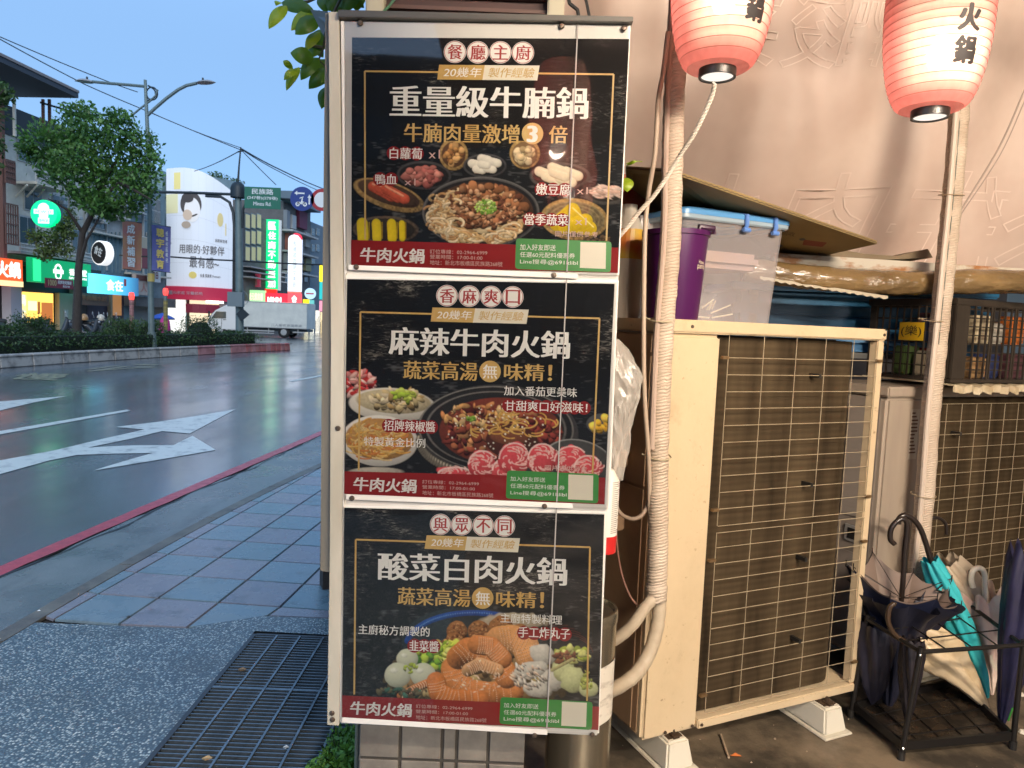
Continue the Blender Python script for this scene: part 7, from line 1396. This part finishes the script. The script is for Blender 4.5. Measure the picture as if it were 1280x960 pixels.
def crumple(mb, P, rs, n=28, amp=.22, seed=0, sq=1.0):
    r = np.random.default_rng(seed); ph = r.random(8)*6.28; k = len(P); vs = []
    for i,(p_,q) in enumerate(zip(P,rs)):
        for j in range(n):
            a = 2*math.pi*j/n; w = 1+amp*(math.sin(3*a+ph[0]+i*.9)*.4+math.sin(5*a+ph[1]-i*1.7)*.35+math.sin(8*a+ph[2]+i*2.3)*.25+r.normal()*.18)
            vs.append(Vector(p_)+V(q*w*math.cos(a), q*w*math.sin(a)*sq, 0))
    mb.add(vs, [(i*n+j,i*n+(j+1) % n,(i+1)*n+(j+1) % n,(i+1)*n+j) for i in range(k-1) for j in range(n)])
mb = MB(); ys_ = np.linspace(424,600,16); crumple(mb, [at(768+8*math.sin((y-424)/60), y, 1.86) for y in ys_], [.012,.028,.042,.052,.056,.056,.054,.046,.034,.028,.026,.026,.025,.024,.022,.018], seed=4, sq=.7); tag(mb.build('plastic_bag', M_bag), 'crumpled clear plastic bag hanging at the board right edge', 'plastic bag')
t = thing('spray_can', 'white labelled bottle with red base behind the board right edge', 'bottle', at(752,690,1.80)); o = at(752,688,1.80)
hb_ = at(752,586,1.8).z-o.z; mb = MB(); mb.lathe([(0,0),(.036,0),(.037,.045)], o, 28); mb.build('red_base', mat('base_red',(.50,.02,.02),.35), t, smooth=True)
mb = MB(); mb.lathe([(.037,.0455),(.037,hb_-.03),(.02,hb_),(0,hb_)], o, 28); w_ = mb.build('white_body', mat('body_white',(.70,.67,.60),.4), t, smooth=True)
mb = MB(); mb.tube([o+V(0,0,hb_), o+V(0,-.01,hb_+.03), V(o.x-.03, 1.66, o.z+hb_+.05)], .0015, 5); mb.build('hanging_wire', M_cord, t)
mb = MB()
for k in range(26):
    z = .055+k*.0052; a0, a1 = -1.15, -1.15+random.uniform(.35,.95); mb.grid([[o+V(.0374*math.cos(a),.0374*math.sin(a),z+q) for q in (0,.0022)] for a in np.linspace(a0,a1,6)])
mb.build('fine_print', mat('fine_print_grey',(.25,.23,.22),.6), w_)
cable_hook = MB(); cable_hook.tube([at(768,424,1.86), at(768,415,1.88), at(764,405,1.95)], .0015, 5); tag(cable_hook.build('bag_string', M_cord), 'string holding the clear plastic bag', 'string')
M_bk = mat('rear_wall_dark', (0.06,0.045,0.035), .8, col2=(.03,.025,.02), scale=2)
o = C1+AW*1.9-AU*.7; mb = MB(); mb.obox(V(o.x,o.y,0.012), AU*5.5, AW*.1, V(0,0,1.95)); tag(mb.build('rear_wall', M_bk), 'dark stained wall behind the outdoor units', 'wall')

mb = MB(); mb.box(5.0,5.1,-3.4,9,.012,3.0); tag(mb.build('side_wall', mat('side_wall_cream',(.32,.27,.20),.8,col2=(.22,.18,.13),scale=2)), 'stained cream wall closing the right side of the stall', 'wall')
for k_, (y0_, y1_, h_, lab_) in enumerate(((9.5,24,11,'grey shop house on the near side just beyond the stall'),(24.3,41,14,'taller pale shop house on the near side further down the street'),(41.3,70,12,'last shop house on the near side down the street'))):
    x0_ = .9+.075*y0_; t = thing('building', lab_, 'building', (x0_,y0_,0)); mb = MB(); mb.obox(V(x0_,y0_,-.01), DV*(y1_-y0_), NV*9, V(0,0,h_)); mb.build('wall', (M_wB, M_wA, M_wC)[k_], t)
    for i in range(int((y1_-y0_)/3.2)):
        for j in range(int(h_/3.4)): mb = MB(); mb.obox(V(x0_,y0_,1.0+3.3*j)+DV*(.8+3.2*i)-NV*.04, DV*1.8, NV*.03, V(0,0,1.5)); mb.build('window', M_glass, t)
t = thing('building', 'unseen grey apartment block added behind the viewpoint to darken reflections', 'building', (-4,-26,0)); mb = MB(); mb.box(-16,9,-36,-26,-.01,12); mb.build('wall', M_wD, t)  # unseen block added to keep bright sky out of the board's gloss
for i in range(9):
    for j in range(3):
        mb = MB(); mb.box(-15+2.7*i,-13.4+2.7*i,-26.0,-25.95,1.2+3.3*j,3.0+3.3*j); mb.build('window', M_glass, t)
mb = MB(); mb.grid([[V(-.30+.03*math.sin(y*9), y, z) for z in np.linspace(.05,3.0,6)] for y in np.linspace(2.075,3.6,24)]); tag(mb.build('sky_block_curtain', mat('curtain_brown',(.26,.18,.12),.8), smooth='all'), 'unseen brown canvas curtain added between pillar and rear wall to block sky light', 'curtain')  # unseen curtain added to keep blue sky light off the unit side
# =================================================================== UMBRELLA RACK
F0_, F1_, F2_, F3_ = gp(1126,949,.012), gp(1265.5,936,.012), gp(1195,864,.012), gp(1063,896,.012)     # front-left, front-right, back-right, back-left
tz = at(1156,811,F0_.y).z; M_rk = mat('rack_black', (.016,.014,.013), .38, metal=.3)
t = thing('umbrella_rack', 'low black metal umbrella rack with drip tray', 'umbrella rack', (F0_+F2_)/2)
TOPL = V(.02,.015,0)
tops = [V(p_.x,p_.y,0)+V((F1_-F0_).x*0+(.035 if i in (0,3) else -.0),.0,tz) for i,p_ in enumerate((F0_,F1_,F2_,F3_))]
for p_, q in zip((F0_,F1_,F2_,F3_), tops):
    mb = MB(); mb.tube([V(p_.x,p_.y,.020), q+V(0,0,.006)], .0095, 10); lg = mb.build('leg', M_rk, t, smooth=True); mb = MB(); mb.lathe([(0,0),(.013,0),(.013,.03),(0,.03)], V(p_.x,p_.y,.012), 12); mb.build('rubber_foot', M_blackp, lg)
def lp_(i, z): f_ = (z-.02)/(tz-.014); p_, q = (F0_,F1_,F2_,F3_)[i], tops[i]; return V(p_.x+(q.x-p_.x)*f_, p_.y+(q.y-p_.y)*f_, z)
for i in range(4):
    j = (i+1) % 4; mb = MB(); mb.tube([lp_(i,tz-.012), lp_(j,tz-.012)], .0078, 8); mb.build('top_rail', M_rk, t, smooth=True)
    mb = MB(); a, b_ = lp_(i,.055), lp_(j,.055); u = (b_-a).normalized(); n_ = V(-u.y,u.x,0); mb.obox(a-V(0,0,.012), b_-a, n_*.012, V(0,0,.03)); mb.build('tray_wall', M_rk, t)
for k in range(1,4):
    f_ = k/4; mb = MB(); mb.tube([lp_(0,tz-.010).lerp(lp_(1,tz-.010),f_), lp_(3,tz-.010).lerp(lp_(2,tz-.010),f_)], .0028, 6); mb.build('divider_wire', M_rk, t)
for k in range(1,3):
    f_ = k/3; mb = MB(); mb.tube([lp_(0,tz-.015).lerp(lp_(3,tz-.015),f_), lp_(1,tz-.015).lerp(lp_(2,tz-.015),f_)], .0028, 6); mb.build('divider_wire', M_rk, t)
mb = MB(); q_ = [lp_(i,.046) for i in range(4)]; mb.add(q_, [(0,1,2,3)]); mb.build('drip_tray', mat('tray_wet_brown',(.05,.036,.025),.3,col2=(.012,.01,.008),scale=18,amt=1,rvar=.15), t)
for k in range(1,5): mb = MB(); mb.tube([lp_(0,.049).lerp(lp_(1,.049),k/5), lp_(3,.049).lerp(lp_(2,.049),k/5)], .0028, 5); mb.build('tray_wire', M_rk, t)
for k in range(1,4): mb = MB(); mb.tube([lp_(0,.050).lerp(lp_(3,.050),k/4), lp_(1,.050).lerp(lp_(2,.050),k/4)], .0028, 5); mb.build('tray_wire', M_rk, t)
for p_ in (lp_(0,tz-.02), lp_(0,.055)): mb = MB(); mb.lathe([(0,0),(.005,0),(0,.004)], p_+V(-.003,-.0095,0), 8, ax=(0,-1,0)); mb.build('rivet', mat('rivet_steel',(.5,.48,.45),.3,metal=.9), t)

# umbrellas: canopy gathered round the shaft, ribs ends upward
def canopy(mb, tip, top, rs, pleat=.28, n=48, folds=8, rim=.12, seed=0, flat=(1,1), twist=.8, bow=V(0,0,0)):
    r = np.random.default_rng(seed); u = (top-tip); L_ = u.length; u.normalize(); a = u.orthogonal().normalized(); b_ = u.cross(a); k = len(rs); vs = []; ph = r.random(6)*6.28
    for i, q in enumerate(rs):
        s = i/(k-1); c = tip+u*L_*s+bow*math.sin(math.pi*s)
        for j in range(n):
            th = 2*math.pi*j/n; f_ = abs(math.cos(folds*.5*th+twist*s*3+ph[0])); w = 1+pleat*(f_-.6)+.10*math.sin(3*th+ph[1]+s*4)+.05*math.sin(11*th+ph[2]+s*9)+.03*r.normal()
            dz = rim*s**6*(f_-.5)*L_*.5
            vs.append(c+(a*math.cos(th)*flat[0]+b_*math.sin(th)*flat[1])*q*w+u*dz)
    mb.add(vs, [(i*n+j,i*n+(j+1) % n,(i+1)*n+(j+1) % n,(i+1)*n+j) for i in range(k-1) for j in range(n)])
def handle(t, pts, r, m, Y, name='handle'):
    P = smooth_path([at(x,y,Y+(q[0] if q else 0)) for x,y,*q in pts], 8); mb = MB(); mb.tube(P, r, 12); mb.lathe([(0,0),(r*1.1,.001),(0,.004)], P[-1], 10); return mb.build(name, m, t, smooth=True)
def cloth(name, c, c2, rough=.55, alpha=1.0, **k): return mat(name, c, rough, col2=c2, scale=9, amt=1, alpha=alpha, bump=.003, bscale=22, **k)
M_hb = mat('handle_black', (.02,.014,.012), .28)
def umb(label, name='umbrella', group='umbrellas standing in the rack', tip=None): return thing(name, label, 'umbrella', tip, group=group)
prof_n = lambda r0, k=14: [.006]+[r0*(.25+.75*(i/(k-1))**.8) for i in range(1,k)]
# half open navy one
Y1 = F0_.y+.30; tip = at(1110,886,Y1); topc = at(1128,742,Y1)
t = umb('half open navy umbrella with grey lining, front left of the rack', tip=tip)
mb = MB(); canopy(mb, tip, topc, [.006,.022,.032,.040,.046,.052,.058,.066,.080,.105,.140,.180], .30, 56, 8, .0, 3)
cn = mb.build('canopy', mat('navy_cloth', (.008,.009,.022), .6, col2=(.014,.015,.03), scale=8), t, smooth=True)
# flared skirt: navy outside, grey lining inside, eight drooping panels with rib tips
ap = at(1128,728,Y1); mbo, mbi, mbt = MB(), MB(), MB(); rng2 = np.random.default_rng(9); tips_ = []
for k in range(8): th = 2*math.pi*k/8+.25; tips_.append(ap + V(.215*math.cos(th), .14*math.sin(th), (-.012 if k % 2 else .030)+.03*math.sin(th)-.035*math.cos(th)))
for k in range(8):
    A, B = tips_[k], tips_[(k+1) % 8]; rows_, rowsi = [], []
    for s in np.linspace(0,1,9):
        s = float(s); e_ = A.lerp(B, s); sag = math.sin(math.pi*s); e_ = e_ + V((ap-e_).x,(ap-e_).y,0)*(.10*sag) - V(0,0,.028*sag)
        ax_ = ap-V(0,0,.32); rad = V(e_.x-ap.x, e_.y-ap.y, 0); prow = []
        for f_ in (0,.2,.4,.6,.8,.92,1): q_ = ax_ + V(0,0,(e_.z-ax_.z)*f_) + rad*(.20+.80*f_**1.05*(1-.10*sag*math.sin(math.pi*f_))); prow.append(q_)
        rows_.append(prow); rowsi.append([p_+V(0,0,.004)-rad*.03 for p_ in prow[2:]])
    mbo.grid(rows_); mbi.grid(rowsi); mbt.tube([A-V(0,0,.004), A+V(0,0,.022)], .0022, 5)
    mbt.tube([A+V(0,0,.008), ap+V(0,0,-.06)], .0015, 5)
mbo.build('skirt', mat('navy_skirt', (.008,.011,.030), .5), t, smooth='all'); mbi.build('lining', mat('lining_grey_brown', (.22,.16,.13), .55, col2=(.16,.12,.10), scale=8), t, smooth='all'); mbt.build('rib_tips', M_hb, t)
handle(t, [(1126,760,0),(1129,722,0),(1131,690,0),(1134,658,0),(1130,649,0),(1122,651,0),(1114,661,0),(1113,674,0),(1118,680,0)], .0098, M_hb, Y1)
# turquoise
Y2 = F0_.y+.37; tip = at(1234,872,Y2-.02); topc = at(1163,700,Y2)
t = umb('turquoise folded umbrella leaning right with black crook handle', tip=tip)
mb = MB(); canopy(mb, tip, topc, [.006,.018,.026,.032,.037,.040,.043,.045,.043,.044,.046,.042,.036,.028], .34, 52, 7, .06, 5, twist=1.2, bow=V(.01,0,0)); mb.build('canopy', cloth('turquoise_cloth',(.02,.36,.42),(.05,.46,.50),.45), t, smooth='all')
handle(t, [(1170,712),(1163,698),(1157,678),(1150,660),(1141,649),(1131,644),(1124,648),(1123,655)], .0105, M_hb, Y2)
mb = MB(); mb.tube([at(1178,731,Y2-.04),at(1170,738,Y2-.05),at(1188,742,Y2-.05)],.004,5); mb.build('strap', M_hb, t)
# clear beige behind turquoise, thin black hook
Y3 = F0_.y+.56; tip = at(1226,862,Y3); topc = at(1178,702,Y3)
t = umb('clear beige umbrella with slim black crook handle at the rack back', tip=tip)
mb = MB(); canopy(mb, tip, topc, [.006,.022,.036,.052,.068,.080,.090,.096,.098,.095,.085,.06], .35, 48, 8, .10, 8, bow=V(.045,0,0)); mb.build('canopy', mat('clear_beige',(.60,.50,.38),.3,alpha=.75,bump=.006,bscale=14), t, smooth='all')
handle(t, [(1166,712),(1158,690),(1153,668),(1155,655),(1163,648),(1174,648),(1182,655),(1183,668)], .0068, M_hb, Y3)
# white with white handle
Y4 = F0_.y+.46; tip = at(1240,868,Y4); topc = at(1231,742,Y4)
t = umb('white translucent umbrella with thick white crook handle', tip=tip)
mb = MB(); canopy(mb, tip, topc, [.006,.014,.020,.026,.036,.054,.074,.092,.100,.098,.090,.078], .40, 56, 8, .25, 11); mb.build('canopy', mat('clear_white_pink',(.85,.74,.64),.3,col2=(.80,.55,.48),scale=10,amt=1,alpha=.88,bump=.008,bscale=16), t, smooth='all')
handle(t, [(1232,760),(1231,735),(1231,720),(1228,712),(1222,710),(1216,714),(1214,724),(1216,734)], .0105, mat('handle_ivory',(.85,.78,.64),.3), Y4)
mb = MB(); P = [at(x,y,Y4-.06) for x,y in ((1228,785),(1234,795),(1238,812),(1240,828),(1247,838))]; mb.grid([[p_-V(.006,0,0), p_+V(.006,0,.002)] for p_ in smooth_path(P,5)]); mb.build('strap', mat('strap_ivory',(.72,.64,.50),.4), t)
# cream crumpled one
Y5 = F0_.y+.30; tip = at(1236,888,Y5); topc = at(1148,792,Y5-.02)
t = umb('cream crumpled umbrella lying low under the rack rails', tip=tip)
mb = MB(); canopy(mb, tip, topc, [.005,.016,.026,.034,.042,.050,.058,.068,.078,.082,.072,.04], .36, 48, 6, .2, 13, bow=V(0,0,.02)); mb.build('canopy', mat('cream_vinyl',(.76,.62,.43),.35,col2=(.60,.46,.28),scale=8,amt=1,alpha=.9,bump=.006,bscale=16), t, smooth='all')
# dark folded one near front left leg with a curved handle
Y6 = F0_.y+.10; tip = at(1134,908,Y6); topc = at(1141,800,Y6)
t = umb('slim black folded umbrella beside the front left rack leg', tip=tip)
mb = MB(); canopy(mb, tip, topc, [.004,.010,.016,.021,.026,.030,.033,.036,.038,.036,.03], .32, 40, 7, .1, 17); mb.build('canopy', cloth('black_cloth',(.010,.008,.012),(.022,.018,.024),.45), t, smooth='all')
handle(t, [(1140,806),(1128,800),(1116,790),(1110,775),(1112,760),(1118,754)], .0085, mat('handle_brown_dark',(.05,.03,.018),.25), Y6)
Y7 = F0_.y+.26; tip = at(1090,880,Y7); topc = at(1098,780,Y7)
t = umb('black folded umbrella hidden low at the rack left side', tip=tip)
mb = MB(); canopy(mb, tip, topc, [.004,.026,.040,.049,.055,.060,.064,.066,.060], .3, 40, 7, .1, 19); mb.build('canopy', cloth('black_cloth2',(.008,.008,.016),(.016,.015,.03),.5), t, smooth='all')
# navy and green one at the right edge
Y8 = F1_.y+.10; tip = at(1252,904,Y8); topc = at(1290,690,Y8)
t = umb('navy umbrella with green panel and orange tip at the rack right end', tip=tip)
mb = MB(); canopy(mb, tip, topc, [.010,.022,.030,.037,.043,.048,.052,.056,.060,.063,.066,.066,.060], .26, 52, 8, .2, 23, twist=.35); mb.build('canopy', cloth('navy_violet_cloth',(.012,.012,.035),(.018,.016,.055),.5), t, smooth='all')
mb = MB(); u_ = (topc-tip); mb.grid([[tip+u_*s+V(.008+.042*s**.7-.018*w*(.3+s)-.0, -.016-.036*s**.8+.020*(1-w)*0, 0) for w in (0,1)] for s in np.linspace(.03,.9,14)]); mb.build('green_panel', cloth('green_cloth',(.02,.14,.02),(.03,.20,.03),.5), t, smooth='all')
mb = MB(); mb.tube([tip+V(0,0,.01), at(1247,920,Y8)], [.0085,.006], 10); mb.build('tip', mat('tip_orange',(.55,.14,.02),.4), t, smooth=True)
handle(t, [(1290,690),(1294,660),(1292,645),(1300,636),(1308,640),(1310,652)], .009, M_hb, Y8)

# small litter on the shop floor
mb = MB(); mb.tube([gp(901,918,.02), gp(911,947,.02)], .004, 6); tag(mb.build('stick', mat('stick_tan',(.4,.3,.2),.6)), 'short pale stick lying under the cream unit', 'stick')
mb = MB(); c = gp(920,945,.018); mb.add([c+V(-.02,0,0),c+V(0,-.008,.004),c+V(.022,0,0),c+V(0,.010,.006)],[(0,1,2,3)]); tag(mb.build('dead_leaf', mat('leaf_orange',(.45,.12,.02),.6)), 'orange dead leaf on the floor under the cream unit', 'leaf')
for k,(x,y,lab) in enumerate(((1188,857,'white paper scrap on the floor behind the rack'),(1276,868,'pale scrap on the floor right of the rack'),(1278,915,'white scrap at the right picture edge'))):
    mb = MB(); c = gp(x,y,.018); mb.lathe([(0,0),(.014,.002),(.010,.012),(0,.014)], c-V(0,0,.005), 7); tag(mb.build('scrap', mat('scrap_white',(.65,.6,.5),.6)), lab, 'litter', 'scraps of litter on the shop floor')
mb = MB()
for k in range(260):
    x, y = random.uniform(.3,3.0), random.uniform(1.9,3.4); c = V(x,y,.012); r_ = random.uniform(.0015,.005); mb.add([c+V(-r_,0,0),c+V(0,-r_,0),c+V(r_,0,0),c+V(0,r_,0),c+V(0,0,r_)],[(0,1,4),(1,2,4),(2,3,4),(3,0,4)])
tag(mb.build('floor_grit', mat('grit',(.35,.28,.2),.8)), kind='stuff')
